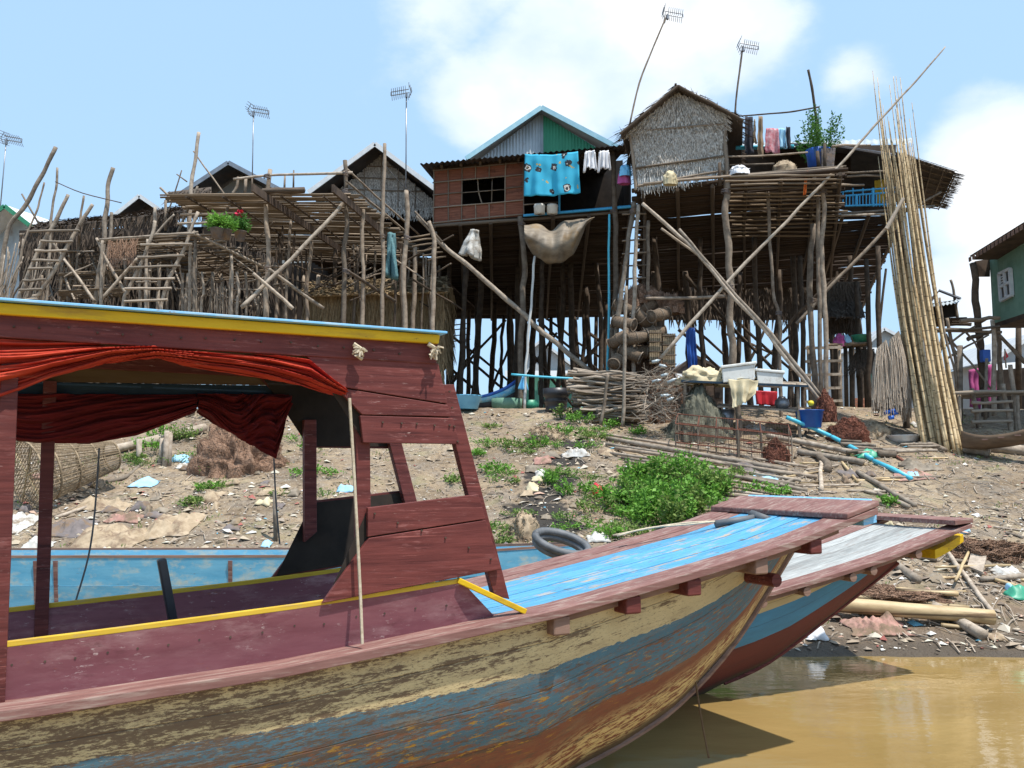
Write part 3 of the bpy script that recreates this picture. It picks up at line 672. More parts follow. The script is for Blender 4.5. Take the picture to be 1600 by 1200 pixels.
# blue boat drawn up along the bank
C0 = Boat((-13.0, 11.2), 89, 1.25)
boat3 = thing('river_boat', 'faded blue wooden boat lying along the foot of the bank behind the canopied boat', 'boat', (0, 0, 0), mtx=C0.mtx)
Lc = 14.2
def c_w(s): return .55 + .07 * 0 if s < Lc - 3.5 else .55 * (1 - ((s - Lc + 3.5) / 3.6) ** 2.2)
def c_z(s): return 1.10 + (0 if s < Lc - 4 else .12 * ((s - Lc + 4) / 4) ** 2)
def c_b(s): return .12 + (0 if s < Lc - 3 else .75 * ((s - Lc + 3) / 3) ** 1.8)
for sd in (-1, 1):
    n = 40
    for lo, hi, nm in ((0, .36, 'strake'), (.37, .70, 'strake'), (.71, 1.0, 'strake')):
        m = MB()
        for i in range(n + 1):
            s = Lc * i / n * .985
            for q in (lo, hi):
                w = c_w(s) * (1 - .28 * q ** 1.5); z = c_z(s) + (c_b(s) - c_z(s)) * q
                m.v += [(s, .62 + sd * w, z), (s, .62 + sd * (w - .03), z)]
        for i in range(n):
            a = i * 4
            m.f += [(a, a + 2, a + 6, a + 4), (a + 3, a + 1, a + 5, a + 7), (a + 1, a, a + 4, a + 5), (a + 2, a + 3, a + 7, a + 6)]
        m.build(nm, MATS['boat_blue_side'], boat3, mtx=C0.mtx)
    m = MB().tube([(Lc * i / n * .985, .62 + sd * (c_w(Lc * i / n * .985) - .01), c_z(Lc * i / n) + .012) for i in range(n + 1)], .022, 4)
    m.build('gunwale', MATS['raw_wood'], boat3, mtx=C0.mtx)
m = MB().grid(lambda i, j: (Lc * .98 * i, .62 + (j - .5) * 1.4 * c_w(Lc * .98 * i), c_b(Lc * .98 * i) + .06), 30, 2); m.build('bottom', MATS['boat_blue_side'], boat3, mtx=C0.mtx)
for i in range(11):
    s = 1 + i * 1.15
    MB().box((s, .62 - c_w(s) + .03, c_z(s) - .2), (s + .06, .62 + c_w(s) - .03, c_z(s) - .15)).build('thwart', MATS['raw_wood'], boat3, mtx=C0.mtx)
for s in (2.2, 4.6, 6.95, 7.2, 9.4, 11.6):
    MB().prism([(s, .62 - c_w(s) - .022, 1.06), (s + .05, .62 - c_w(s) - .022, 1.06), (s + .05, .62 - c_w(s) * .76 - .022, .25), (s, .62 - c_w(s) * .76 - .022, .25)], (0, .03, 0)).build('cleat', MATS['maroon_worn'], boat3, mtx=C0.mtx)
for i in range(3):
    s = Lc - 2.6 + i * .38
    MB().box((s, .62 - c_w(s) * .9, c_z(s) - .06), (s + .34, .62 + c_w(s) * .9, c_z(s) - .03)).build('bow_board', MATS['maroon_worn'], boat3, mtx=C0.mtx)

# nail heads along the side planks and the coaming
for x0, y0, x1, y1, n_, v_ in ((700, 585, 716, 690, 5, .068), (585, 800, 770, 872, 6, .068), (600, 660, 705, 664, 5, .068), (20, 1040, 700, 945, 15, .112), (20, 508, 670, 553, 16, .06)):
    m = MB()
    for k in range(n_):
        p = A.L(x0 + (x1 - x0) * k / (n_ - 1) + U(-3, 3), y0 + (y1 - y0) * k / (n_ - 1) + U(-3, 3), v_); m.tube([p + Vector((0, .006, 0)), p - Vector((0, .006, 0))], .006, 6)
    bld(m, 'nail_heads', 'plank_dark', 0, kind='stuff')
# ---------------------------------------------------------------- poles, slats, thatch
UNIT = {}
def unit(mat, var, n=6, segs=6, amp=1.0, taper=.8, node=False):
    key = (mat, var, n, segs, amp, taper, node)
    if key not in UNIT:
        rs = random.Random(hash((var, segs, n)) % 9999); m = MB(); pts = []; rad = []
        ph = rs.uniform(0, 6); k1 = rs.uniform(2, 4); k2 = rs.uniform(5, 9)
        for i in range(segs + 1):
            z = i / segs; e = math.sin(z * math.pi) ** .6 if 0 < i < segs else 0
            pts.append((amp * e * math.sin(z * k1 + ph), amp * e * math.cos(z * k2 + ph) * .8, z))
            r = 1 + (taper - 1) * z + rs.uniform(-.08, .08)
            rad.append(r * (1.0 if not node else (1.0, 1.0)[i % 2]))
        base = len(m.v)
        for i, p in enumerate(pts):
            for j in range(n):
                a = 6.2832 * j / n; m.v.append((p[0] + math.cos(a) * rad[i], p[1] + math.sin(a) * rad[i], p[2]))
        for i in range(segs):
            for j in range(n): m.f.append((i * n + j, i * n + (j + 1) % n, (i + 1) * n + (j + 1) % n, (i + 1) * n + j))
        m.f.append(tuple(range(n - 1, -1, -1))); m.f.append(tuple(segs * n + j for j in range(n)))
        me = bpy.data.meshes.new('stick'); me.from_pydata(m.v, [], m.f); me.materials.append(MATS[mat])
        me.polygons.foreach_set('use_smooth', [len(p.vertices) == 4 for p in me.polygons])
        UNIT[key] = me
    return UNIT[key]
def frame(a, b, r, roll=None):
    a = Vector(a); b = Vector(b); d = b - a; L = d.length; z = d / L
    x = z.orthogonal().normalized(); y = z.cross(x)
    m = Matrix(((x.x * r, y.x * r, d.x, a.x), (x.y * r, y.y * r, d.y, a.y), (x.z * r, y.z * r, d.z, a.z), (0, 0, 0, 1)))
    return m @ Matrix.Rotation(U(0, 6.28) if roll is None else roll, 4, 'Z')
def stick(parent, name, a, b, r, mat='pole', n=6, segs=6, amp=1.0, taper=.8, **k):
    o = bpy.data.objects.new(name, unit(mat, random.randrange(5), n, segs, amp, taper))
    return link(o, parent, frame(a, b, r), **k)
def crook(parent, name, pts, r, mat='pole', wob=.25, n=7, sub=4, taper=1.0, **k):
    P = spline(pts, sub); rr = []
    for i, p in enumerate(P):
        f = i / max(1, len(P) - 1)
        rr.append(r * (taper + (1 - taper) * f) * (1 + .14 * noise.noise(p * 2.3) + .1 * noise.noise(p * 7)))
    P = [p + Vector((noise.noise(p * 1.7), noise.noise(p * 1.7 + Vector((9, 0, 0))), 0)) * r * wob * 3 for p in P]
    return MB().tube(P, rr, n).build(name, MATS[mat], parent, True, **k)
def pp(parent, name, px, D, rpx, mat='pole', D1=None, gnd=False, top=0, taper=.85, **k):
    n = len(px); pts = []
    for i, (x, y) in enumerate(px):
        d = D + ((D1 if D1 is not None else D) - D) * i / max(1, n - 1); pts.append(Q(x, y, d))
    if gnd:
        p = pts[-1]; z = terr(p.x, p.y) - .15
        if p.z > z + .3: pts.append(Vector((p.x + U(-.05, .05), p.y, z)))
    return crook(parent, name, pts, rpx * D / F, mat, taper=taper, **k)
def slats(parent, name, FL, FR, BR, BL, n, r, mat, jit=.12, over=.12, miss=0., nn=5, seg=4, amp=.6):
    for i in range(n):
        if R() < miss: continue
        t = (i + U(-jit, jit) + .5) / n
        a = FL.lerp(BL, t); b = FR.lerp(BR, t); d = (b - a).normalized()
        a = a - d * U(-.02, over) + Vector((0, 0, U(-.012, .012))); b = b + d * U(-.05, over) + Vector((0, 0, U(-.012, .012)))
        if R() < .5: a, b = b, a
        stick(parent, name, a, b, r * U(.75, 1.2), mat, nn, seg, amp)
def blades(m, tl, tr, br, bl, rows, per, ln, w, out, spread=.35, rag=.3, fan=None):
    """hanging leaf blades over a quad; out = outward direction"""
    out = Vector(out)
    for r_ in range(rows):
        t = (rows - r_ - .5) / rows
        for k in range(per):
            u = R(); tt = min(1, max(0, t + U(-.6, .6) / rows))
            p = tl.lerp(tr, u).lerp(bl.lerp(br, u), tt)
            dn = (bl.lerp(br, u) - tl.lerp(tr, u)).normalized()
            sd = (tr - tl).normalized()
            if fan is not None: dn = (p - fan).normalized()
            dirv = (dn + sd * U(-spread, spread) + out * U(.02, .28)).normalized()
            l = ln * U(1 - rag, 1 + rag); ww = w * U(.6, 1.3)
            s2_ = (sd + dn * U(-.5, .5) + out * U(-.5, .5)).normalized() * ww
            o_ = out * U(.0, .04)
            m.v += [tuple(p + o_ - s2_), tuple(p + o_ + s2_), tuple(p + o_ + dirv * l + s2_ * .25), tuple(p + o_ + dirv * l - s2_ * .25)]
            n_ = len(m.v); m.f.append((n_ - 4, n_ - 3, n_ - 2, n_ - 1))
    return m
def thatch(parent, name, tl, tr, br, bl, rows, per, ln, w, out, mat, back=True, fan=None, spread=.35):
    m = MB()
    if back: m.prism([tl, tr, br, bl], -Vector(out) * .05)
    blades(m, tl, tr, br, bl, rows, per, ln, w, out, spread, fan=fan)
    return m.build(name, MATS[mat], parent, kind='stuff')
def corrugated(parent, name, a, b, c, d, mat, pitch=.11, amp=.018, nv=1, th=.0):
    """sheet a-b (one edge) to d-c (opposite edge); ribs run a->d"""
    L = (b - a).length; n = max(4, int(L / pitch)) * 4; nm = (b - a).cross(d - a).normalized(); m = MB()
    m.grid(lambda i, j: a.lerp(b, i).lerp(d.lerp(c, i), j) + nm * amp * math.sin(i * n / 4 * 6.2832), n, nv)
    return m.build(name, MATS[mat], parent, True)
def gable(parent, peak, el, er, D, dep, head, wallm, roofm, trimm, over=.6, base_dz=2.2, wall=None, th=.05, side=True, corr=.0, DL=None, DR=None):
    """gable end facing the river; peak/el/er pixels; roof runs back dep metres along heading head"""
    ax = Vector((math.sin(math.radians(head)), math.cos(math.radians(head)), 0))
    P = Q(*peak, D); L_ = Q(*el, DL or D); R_ = Q(*er, DR or D)
    mid = (L_ + R_) / 2
    for e, nm in ((L_, 'roof'), (R_, 'roof')):
        m = MB(); nrm = Vector((0, 0, th))
        m.prism([P - ax * .0, e, e + ax * dep, P + ax * dep], nrm); rf_ = m.build(nm, MATS[roofm], parent)
        d = (e - P).normalized()
        MB().bar(P - ax * .03 + Vector((0, 0, th * .5 - .03)), e - ax * .03 + Vector((0, 0, th * .5 - .03)), .05, .16, up=Vector((0, 0, 1))).build('barge_board', MATS[trimm], rf_)
    q = ax * over
    wl, wr = L_.lerp(R_, .07) + q, L_.lerp(R_, .93) + q
    pk = P + q - Vector((0, 0, .03))
    wl2 = Vector((wl.x, wl.y, wl.z + .05)); wr2 = Vector((wr.x, wr.y, wr.z + .05))
    MB().prism([wl - Vector((0, 0, base_dz)), wr - Vector((0, 0, base_dz)), wr2, pk, wl2], ax * .06).build('gable_wall', MATS[wallm], parent)
    if side:
        for w_ in (wl, wr): MB().prism([w_ + ax * .07, w_ + ax * dep, w_ + ax * dep - Vector((0, 0, base_dz)), w_ + ax * .07 - Vector((0, 0, base_dz))], (wr - wl).normalized() * .05).build('side_wall', MATS[wallm], parent)
    return P, L_, R_, wl, wr, pk, ax
def house(label, D, px, cat='house', name='stilt_house', group=None):
    return thing(name, label, cat, base(px, D, 0), group)
def post(parent, px, D, zt, r=.085, mat='pole_dark', lean=.25, nm='post'):
    b_ = base(px, D); t_ = Vector((b_.x + U(-lean, lean), b_.y + U(-.15, .15), zt))
    pts = [b_, b_.lerp(t_, .35) + Vector((U(-.08, .08), 0, 0)), b_.lerp(t_, .7) + Vector((U(-.08, .08), 0, 0)), t_]
    return crook(parent, nm, pts, r, mat, n=6, sub=3, taper=1.15)

# ---------------------------------------------------------------- the house with the red woven wall
H1 = house('stilt house with red woven wall, open window and half green half grey gable', 26, 820)
def d1(px): return 26 - 1.4 * (px - 677) / 308
def q1(px, py, dd=0): return Q(px, py, d1(px) + dd)
def yt(px): return 265 - 13.0 * (px - 678) / 140
def yb(px): return 350 - 13.0 * (px - 678) / 140
for x0, x1, f0, f1 in ((678, 722, 0, 1), (790, 818, 0, 1), (722, 790, 0, .24), (722, 790, .70, 1)):
    ps = [q1(x, yt(x) + (yb(x) - yt(x)) * f) for x, f in ((x0, f0), (x1, f0), (x1, f1), (x0, f1))]
    MB().prism(ps, (0, .05, 0)).build('woven_panel', MATS['woven_red'], H1)
for x in (678, 700, 722, 743, 764, 790, 818):
    segs = [(0, 1)] if not 722 < x < 790 else [(0, .24), (.70, 1)]
    for f0, f1 in segs:
        stick(H1, 'batten', q1(x, yt(x) + (yb(x) - yt(x)) * f0, -.02), q1(x + U(-1, 1), yt(x) + (yb(x) - yt(x)) * f1, -.02), .022, 'pole', 5, 3, .5)
for f in (.02, .24, .47, .70, .98):
    sg = [(676, 818)] if f in (.02, .24, .70, .98) else [(676, 722), (790, 818)]
    for x0, x1 in sg: stick(H1, 'batten', q1(x0, yt(x0) + (yb(x0) - yt(x0)) * f, -.03), q1(x1, yt(x1) + (yb(x1) - yt(x1)) * (f + U(-.01, .01)), -.03), .022, 'pole', 5, 3, .5)
pp(H1, 'window_bar', [(746, 277), (748, 300), (753, 318)], 25.75, 1.2); pp(H1, 'window_bar', [(769, 278), (768, 317)], 25.7, 1); pp(H1, 'window_bar', [(723, 301), (790, 296)], 25.7, .9)
# dark room behind, side walls, back wall
zf = q1(820, 338).z
fl, fr = q1(678, 349), q1(985, 327); fl.z = fr.z = zf
BLb, BRb = Wz(688, 497, zf), Wz(957, 494, zf)
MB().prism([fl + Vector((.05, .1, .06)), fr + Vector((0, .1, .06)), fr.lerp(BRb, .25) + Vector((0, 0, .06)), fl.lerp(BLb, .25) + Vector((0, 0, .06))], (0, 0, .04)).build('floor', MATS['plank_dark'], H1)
MB().prism([fl.lerp(BLb, .25), fr.lerp(BRb, .25), fr.lerp(BRb, .25) + Vector((0, 0, 3.0)), fl.lerp(BLb, .25) + Vector((0, 0, 3.0))], (0, .05, 0)).build('inner_wall', MATS['inside_dark'], H1)  # wall colour carries the shade of the room
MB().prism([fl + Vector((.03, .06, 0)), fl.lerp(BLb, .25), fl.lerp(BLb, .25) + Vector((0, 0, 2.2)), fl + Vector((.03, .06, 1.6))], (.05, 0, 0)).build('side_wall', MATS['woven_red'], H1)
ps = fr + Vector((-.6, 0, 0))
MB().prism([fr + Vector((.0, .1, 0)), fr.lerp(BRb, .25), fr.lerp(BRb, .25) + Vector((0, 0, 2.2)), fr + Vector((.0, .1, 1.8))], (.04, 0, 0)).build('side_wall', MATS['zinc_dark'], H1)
# main body right back to the street, so the room is roofed and the gable stands on something
corrugated(H1, 'porch_roof', Q(656, 256, 25.4), Q(984, 226, 23.9), Q(984, 226, 23.9) + Vector((-.2, 6.6, 1.2)), Q(656, 256, 25.4) + Vector((.2, 6.4, 1.2)), 'zinc_dark', .16, .025)
for x in (690, 720, 750, 781, 810, 880, 955): 
    a = Q(x, yt(x) - 4 if x < 830 else 243 - (x - 830) * .1, d1(x) - .35); MB().bar(a, a + Vector((.05, 3.6, .6)), .07, .09).build('rafter', MATS['pole_dark'], H1)
P, L_, R_, wl, wr, pk, ax = gable(H1, (846, 168), (728, 248), (968, 232), 30, 13, -3, 'zinc', 'zinc', 'trim_blue', over=.5, base_dz=3.0, DR=29.3)
f_ = -ax * .03
botc = wl.lerp(wr, .5) + f_ - Vector((0, 0, .6))
lo = Vector((0, 0, .6))
corrugated(H1, 'gable_sheet', wl + f_, pk.lerp(wl.lerp(wr, .5), 0) + f_ - Vector((0, 0, .02)), botc, wl + f_ - lo, 'zinc', .14, .02)
pr_ = wl.lerp(wr, .54)
corrugated(H1, 'gable_sheet', pk + f_ * 1.5 + Vector((.1, 0, -.06)), wr + f_ * 1.5, wr + f_ * 1.5 - lo, botc + f_ * .5 + Vector((.1, 0, 0)), 'green_metal', .14, .02)
ft = [q1(676, 254, .0), q1(985, 226, .0), q1(985, 238, .0), q1(818, 252, .0), q1(676, 266, .0)]
MB().prism([q_ + Vector((0, .08, 0)) for q_ in ft], (0, .05, 0)).build('eave_shadow', MATS['plank_dark'], H1)  # added dark strip standing for the shadow gap between wall top and roof
# veranda opening to the right of the woven wall
for x0, x1, y0, y1, mt, r_ in ((818, 986, 337, 323, 'blue_paint', .05), (872, 986, 332, 322, 'blue_paint', .035)):
    stick(H1, 'sill', q1(x0, y0, -.08), q1(x1, y1, -.08), r_, mt, 4, 2, .1, 1)
stick(H1, 'door_frame', q1(874, 300, -.05), q1(874, 333, -.05), .04, 'blue_paint', 4, 2, .1, 1)
pp(H1, 'post', [(959, 237), (959, 290), (960, 330), (963, 430), (958, 520), (955, 595)], 24.6, 4.5, 'pole', gnd=True)
pp(H1, 'rail', [(818, 320), (872, 316)], 25.2, 1.3)
slats(H1, 'floor_slat', fl, fr, BRb, BLb, 92, .08, 'slat_shaded', .15, .1, .0)
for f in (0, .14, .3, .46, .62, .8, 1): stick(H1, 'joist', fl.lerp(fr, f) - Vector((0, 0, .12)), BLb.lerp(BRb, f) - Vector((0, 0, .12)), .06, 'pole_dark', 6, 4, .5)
for x0, x1 in ((668, 985),): stick(H1, 'beam', q1(x0, 353, .05), q1(x1, 330, .05), .06, 'pole', 6, 4, .4)
# posts: front row traced, the rows behind regular
pp(H1, 'post', [(812, 338), (817, 380), (818, 430), (815, 520), (812, 641)], 25.2, 5, 'pole', gnd=True)
pp(H1, 'post', [(678, 362), (677, 420), (676, 480), (674, 560)], 25.8, 4.5, 'pole', gnd=True)
pp(H1, 'post', [(727, 415), (725, 500), (720, 610)], 27.5, 5, 'pole_dark', gnd=True)
pp(H1, 'post', [(847, 405), (847, 500), (845, 620)], 27.5, 4, 'pole_dark', gnd=True)
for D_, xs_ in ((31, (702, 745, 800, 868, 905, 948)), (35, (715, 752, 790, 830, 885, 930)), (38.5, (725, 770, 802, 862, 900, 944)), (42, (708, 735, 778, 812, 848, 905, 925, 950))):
    for x in xs_: post(H1, x + U(-5, 5), D_, zf, U(.07, .115), 'pole_dark', .35)  # rear rows: shade under the house put into the darker colour
for x0, y0, x1, y1, D_ in ((700, 520, 800, 600, 42), (705, 600, 790, 500, 41), (730, 560, 830, 640, 43), (840, 500, 950, 590, 42), (850, 495, 960, 575, 42.3), (840, 640, 950, 520, 41), (890, 600, 960, 500, 42), (800, 620, 870, 520, 40), (690, 560, 770, 640, 39), (755, 640, 800, 530, 38), (870, 640, 920, 560, 37), (820, 540, 900, 640, 36), (920, 520, 960, 545, 42), (696, 610, 745, 540, 42)):
    stick(H1, 'brace', Q(x0, y0, D_), Q(x1, y1, D_ + U(-1, 1)), U(.055, .085), 'pole_dark', 6, 4, .8)
for y in (505, 512, 522, 530): stick(H1, 'stair_rung', Q(694, y + 5, 41), Q(735, y, 41), .03, 'pole_dark', 5, 2, .4)
# long crooked prop, pipes
pp(H1, 'prop', [(651, 337), (682, 372), (705, 395), (728, 413), (756, 437), (795, 471), (850, 520), (925, 583)], 24.3, 4.2, 'driftwood', 24.8, gnd=False)
o = pp(None, 'drain_pipe', [(836, 400), (829, 480), (822, 570), (820, 640)], 24.6, 2.3, 'white_pipe', label='thin white pipe hanging down under the red woven house', cat='pipe')
pp(None, 'drain_pipe', [(951, 335), (952, 460), (950, 588)], 24.3, 2.2, 'blue_pipe', label='upright light blue pipe at the corner post of the red woven house', cat='pipe')

# ---------------------------------------------------------------- the grey thatched hut and its slat platform
H2 = house('small grey thatched hut standing on a tall slatted pole platform', 23, 1140, 'hut', 'thatched_hut')
zp = 9.72
p = lambda x, y, d=23: Q(x, y, d)
tl, tr, br, bl = p(985, 206, 23.2), p(1129, 196, 22.7), p(1131, 268, 22.7), p(996, 292, 23.2)
dv = Vector((.9, 3.6, 0))
fn_ = Vector((0, -1, 0))
MB().prism([tl + Vector((.02, .05, 0)), tr + Vector((0, .05, 0)), br + Vector((0, .05, 0)), bl + Vector((.02, .05, 0))], (0, .04, 0)).build('wall_backing', MATS['thatch_dark'], H2)
thatch(H2, 'wall_thatch', tl, tr, br.lerp(tr, .28), bl.lerp(tl, .28), 13, 190, .24, .018, fn_, 'thatch', spread=.6)
thatch(H2, 'wall_thatch', bl.lerp(tl, .30), br.lerp(tr, .30), br, bl, 4, 120, .3, .018, fn_, 'sack', spread=.3)
pk2 = p(1056, 143, 22.9); el2, er2 = p(981, 203, 23.1), p(1131, 176, 22.6)
m = MB(); m.prism([tl, tr, er2 + Vector((0, .05, 0)), pk2 + Vector((0, .05, 0)), el2 + Vector((0, .05, 0))], (0, .05, 0))
ct = (tl + tr) / 2
for k in range(1500):
    a = R(); b_ = R(); top_ = el2.lerp(pk2, a) if R() < .5 else er2.lerp(pk2, a)
    bot_ = Vector((top_.x, tl.lerp(tr, (top_.x - tl.x) / (tr.x - tl.x)).y, tl.lerp(tr, (top_.x - tl.x) / (tr.x - tl.x)).z))
    q = top_.lerp(bot_, b_) + fn_ * U(.0, .06)
    d_ = (q - (pk2 + Vector((0, 0, .5)))).normalized(); l = U(.16, .34); s_ = Vector((d_.z, 0, -d_.x)) * .018
    m.v += [tuple(q - s_), tuple(q + s_), tuple(q + d_ * l + fn_ * U(0, .05) + s_ * .2), tuple(q + d_ * l + fn_ * U(0, .05) - s_ * .2)]; n_ = len(m.v); m.f.append((n_ - 4, n_ - 3, n_ - 2, n_ - 1))
m.build('gable_thatch', MATS['thatch'], H2, kind='stuff')
for e, off in ((el2, Vector((-.25, 0, -.18))), (er2, Vector((.42, 0, -.3)))):
    e2_ = e + off; pf = pk2 - Vector((0, .3, -.06)); ef = e2_ - Vector((0, .3, 0))
    thatch(H2, 'roof_thatch', pf, pf + dv * 1.15, ef + dv * 1.15, ef, 12, 90, .3, .02, (e - pk2).cross(dv).normalized() * (1 if (e - pk2).cross(dv).z > 0 else -1), 'thatch_dark')
    stick(H2, 'roof_pole', pf + Vector((0, -.03, -.06)), ef + Vector((0, -.03, -.06)), .045, 'pole_dark', 6, 4, .6)
    m = MB()
    for k in range(110):
        q = pf.lerp(ef, R()) + dv * U(0, .05); l = U(.08, .2)
        d_ = Vector((U(-.5, .5), U(-.5, .1), -1 if R() < .9 else .5)).normalized(); s_ = Vector((.012, 0, 0))
        m.v += [tuple(q - s_), tuple(q + s_), tuple(q + d_ * l)]; n_ = len(m.v); m.f.append((n_ - 3, n_ - 2, n_ - 1))
    m.build('roof_fringe', MATS['thatch_dark'], H2, kind='stuff')
stick(H2, 'ridge_peg', pk2, pk2 + Vector((0, 0, .22)), .04, 'pole_dark', 5, 2, .2)
thatch(H2, 'side_thatch', tr + Vector((.02, 0, .2)), tr + dv + Vector((.02, 0, .1)), br + dv, br + Vector((.02, 0, 0)), 8, 60, .3, .02, (1, 0, 0), 'thatch')
for dd in (0, .25, .55): stick(H2, 'post', br + Vector((.06 + dd * .25, -.05 + dd, -.1)), tr + Vector((.06 + dd * .25, -.05 + dd, .15)), .05, 'pole', 6, 4, .7)
stick(H2, 'post', bl + Vector((-.05, -.05, -.1)), tl + Vector((-.05, -.05, .1)), .045, 'pole', 6, 4, .7)
for a, b_ in ((tl.lerp(bl, .0), tr.lerp(br, .0)), (tl.lerp(bl, .68), tr.lerp(br, .68)), (bl, br)): stick(H2, 'batten', a + fn_ * .09, b_ + fn_ * .09, .03, 'pole', 5, 4, .6)
# platform
PF = [Wz(998, 296, zp), Wz(1310, 266, zp), Wz(1296, 470, zp), Wz(1008, 486, zp)]
slats(H2, 'floor_slat', PF[0], PF[1], PF[2], PF[3], 104, .066, 'slat_shaded', .25, .25, .03)
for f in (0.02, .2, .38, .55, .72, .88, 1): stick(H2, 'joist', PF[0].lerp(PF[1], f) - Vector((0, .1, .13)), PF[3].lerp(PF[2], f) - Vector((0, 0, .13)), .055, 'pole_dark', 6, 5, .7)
# second, open slat layer at the front right corner
for k in range(16):
    y = 276 + k * 6.2
    a, b_ = Wz(1138 + U(-6, 6), y + 1, zp - .22), Wz(1308 + U(-8, 20), y - 2, zp - .22); stick(H2, 'floor_slat', a, b_, .03, 'slat', 5, 4, .8)
for k in range(3): stick(H2, 'edge_pole', Q(1005 + k * 40, 288 - k * 5, 22.6), Q(1312 + k * 5, 262 - k, 22.2), .04, 'pole', 6, 6, 1.2)
pp(H2, 'rail', [(1133, 245), (1200, 243), (1262, 238)], 22.8, 1.6); pp(H2, 'rail', [(1140, 258), (1210, 256)], 22.9, 1.6)
for x0, x1, y in ((1300, 1360, 228), (1305, 1390, 268), (1300, 1375, 276), (1300, 1350, 290)): stick(H2, 'slat', Q(x0, y + 1, 22.6), Q(x1, y - 1, 22.9), .035, 'pole', 6, 3, .8)
for x0, y0, y1 in ((1124, 254, 290), (1288, 225, 272), (1278, 236, 262)): pp(H2, 'upright', [(x0, y0), (x0 + 1, y1)], 22.5, 3, 'pole_dark')
pp(H2, 'post', [(1134, 275), (1136, 300), (1133, 335), (1138, 380), (1140, 430), (1141, 500), (1147, 570), (1148, 640)], 22.6, 6, 'pole', gnd=True)
pp(H2, 'post', [(1200, 300), (1203, 380), (1208, 460), (1217, 490), (1219, 560), (1221, 680)], 23.2, 3, 'pole', gnd=True)
pp(H2, 'post', [(1270, 350), (1266, 450), (1270, 560), (1274, 640)], 23.6, 5, 'pole', gnd=True)
pp(H2, 'post', [(1278, 300), (1279, 420), (1281, 520), (1282, 650)], 23.2, 3.6, 'pole', gnd=True)
pp(H2, 'post', [(1285, 275), (1287, 340), (1284, 400), (1291, 500), (1292, 650)], 22.7, 4, 'pole', gnd=True)
pp(H2, 'post', [(1250, 400), (1254, 520), (1255, 620)], 27, 4.5, 'pole_dark', gnd=True)
pp(H2, 'post', [(1240, 400), (1242, 520), (1245, 620)], 30, 5, 'pole_dark', gnd=True)
pp(H2, 'post', [(990, 316), (985, 360), (978, 410), (965, 500), (958, 590)], 23.6, 4.5, 'driftwood', gnd=True)
pp(H2, 'post', [(997, 320), (993, 400), (990, 500), (990, 590)], 23.4, 3.6, 'driftwood', gnd=True)
pp(H2, 'post', [(1014, 345), (1013, 400), (1012, 460)], 23.8, 3.4, 'pole', gnd=True)
pp(H2, 'brace', [(1003, 318), (1060, 367), (1097, 403), (1135, 452), (1190, 510), (1240, 575), (1282, 628)], 22.2, 3.4, 'driftwood', 21.6)
pp(H2, 'brace', [(1062, 358), (1090, 392), (1137, 447), (1180, 494), (1230, 552), (1283, 622)], 22.1, 3, 'driftwood', 21.6)
pp(H2, 'brace', [(1033, 357), (1085, 395), (1098, 402)], 22.4, 2.4, 'pole', 22.3)
pp(None, 'bamboo_pole', [(1477, 73), (1440, 116), (1400, 160), (1355, 210), (1300, 272), (1230, 345), (1140, 438), (1032, 560)], 21.7, 3.2, 'driftwood', 22.0, taper=.35, label='very long slim pole slanting past the thatched hut platform up into the sky', cat='pole')
pp(H2, 'brace', [(1394, 348), (1340, 405), (1290, 455), (1246, 506)], 23.8, 3, 'pole', 24)
pp(H2, 'brace', [(1330, 415), (1260, 475), (1222, 520)], 25, 2.6, 'pole_dark', 26)
pp(H2, 'tie_beam', [(1010, 466), (1070, 466), (1132, 463)], 23.6, 3)
for D_, xs_ in ((28, (1035, 1100, 1190)), (33, (1030, 1085, 1150, 1215)), (37, (1040, 1090, 1130, 1180, 1232)), (41, (1050, 1075, 1138, 1170, 1240))):
    for x in xs_: post(H2, x + U(-8, 8), D_, zp, U(.07, .115), 'pole_dark', .4)
for x0, y0, x1, y1, D_ in ((1080, 510, 1180, 600, 40), (1060, 515, 1130, 580, 39), (1150, 500, 1245, 585, 36), (1145, 600, 1240, 520, 38), (1130, 520, 1220, 560, 41), (1070, 430, 1230, 600, 31), (1160, 590, 1200, 500, 41)):
    stick(H2, 'brace', Q(x0, y0, D_), Q(x1, y1, D_), U(.06, .09), 'pole_dark', 6, 4, .8)
# dark woven store hung below the platform, at the back
for x0, x1, y0, y1, D_ in ((1045, 1260, 395, 500, 36),):
    thatch(H2, 'store_wall', Q(x0, y0, D_), Q(x1, y0 - 6, D_), Q(x1, y1, D_), Q(x0, y1, D_), 8, 110, .45, .04, fn_, 'thatch_dark')
# stair between the two houses
ST = thing('ladder', 'narrow stick ladder climbing between the red woven house and the thatched hut', 'ladder', base(1000, 24.5, 0))
for x0, x1 in ((985, 975), (1008, 1002)): pp(ST, 'rail', [(x0, 320), ((x0 + x1) / 2, 450), (x1, 590)], 24.6, 2.6, 'pole_dark', gnd=True)
for k in range(9): stick(ST, 'rung', Q(972, 336 + k * 20 + U(-1, 1), 24.5), Q(1010, 334 + k * 20, 24.5), .028, 'pole', 5, 2, .5)

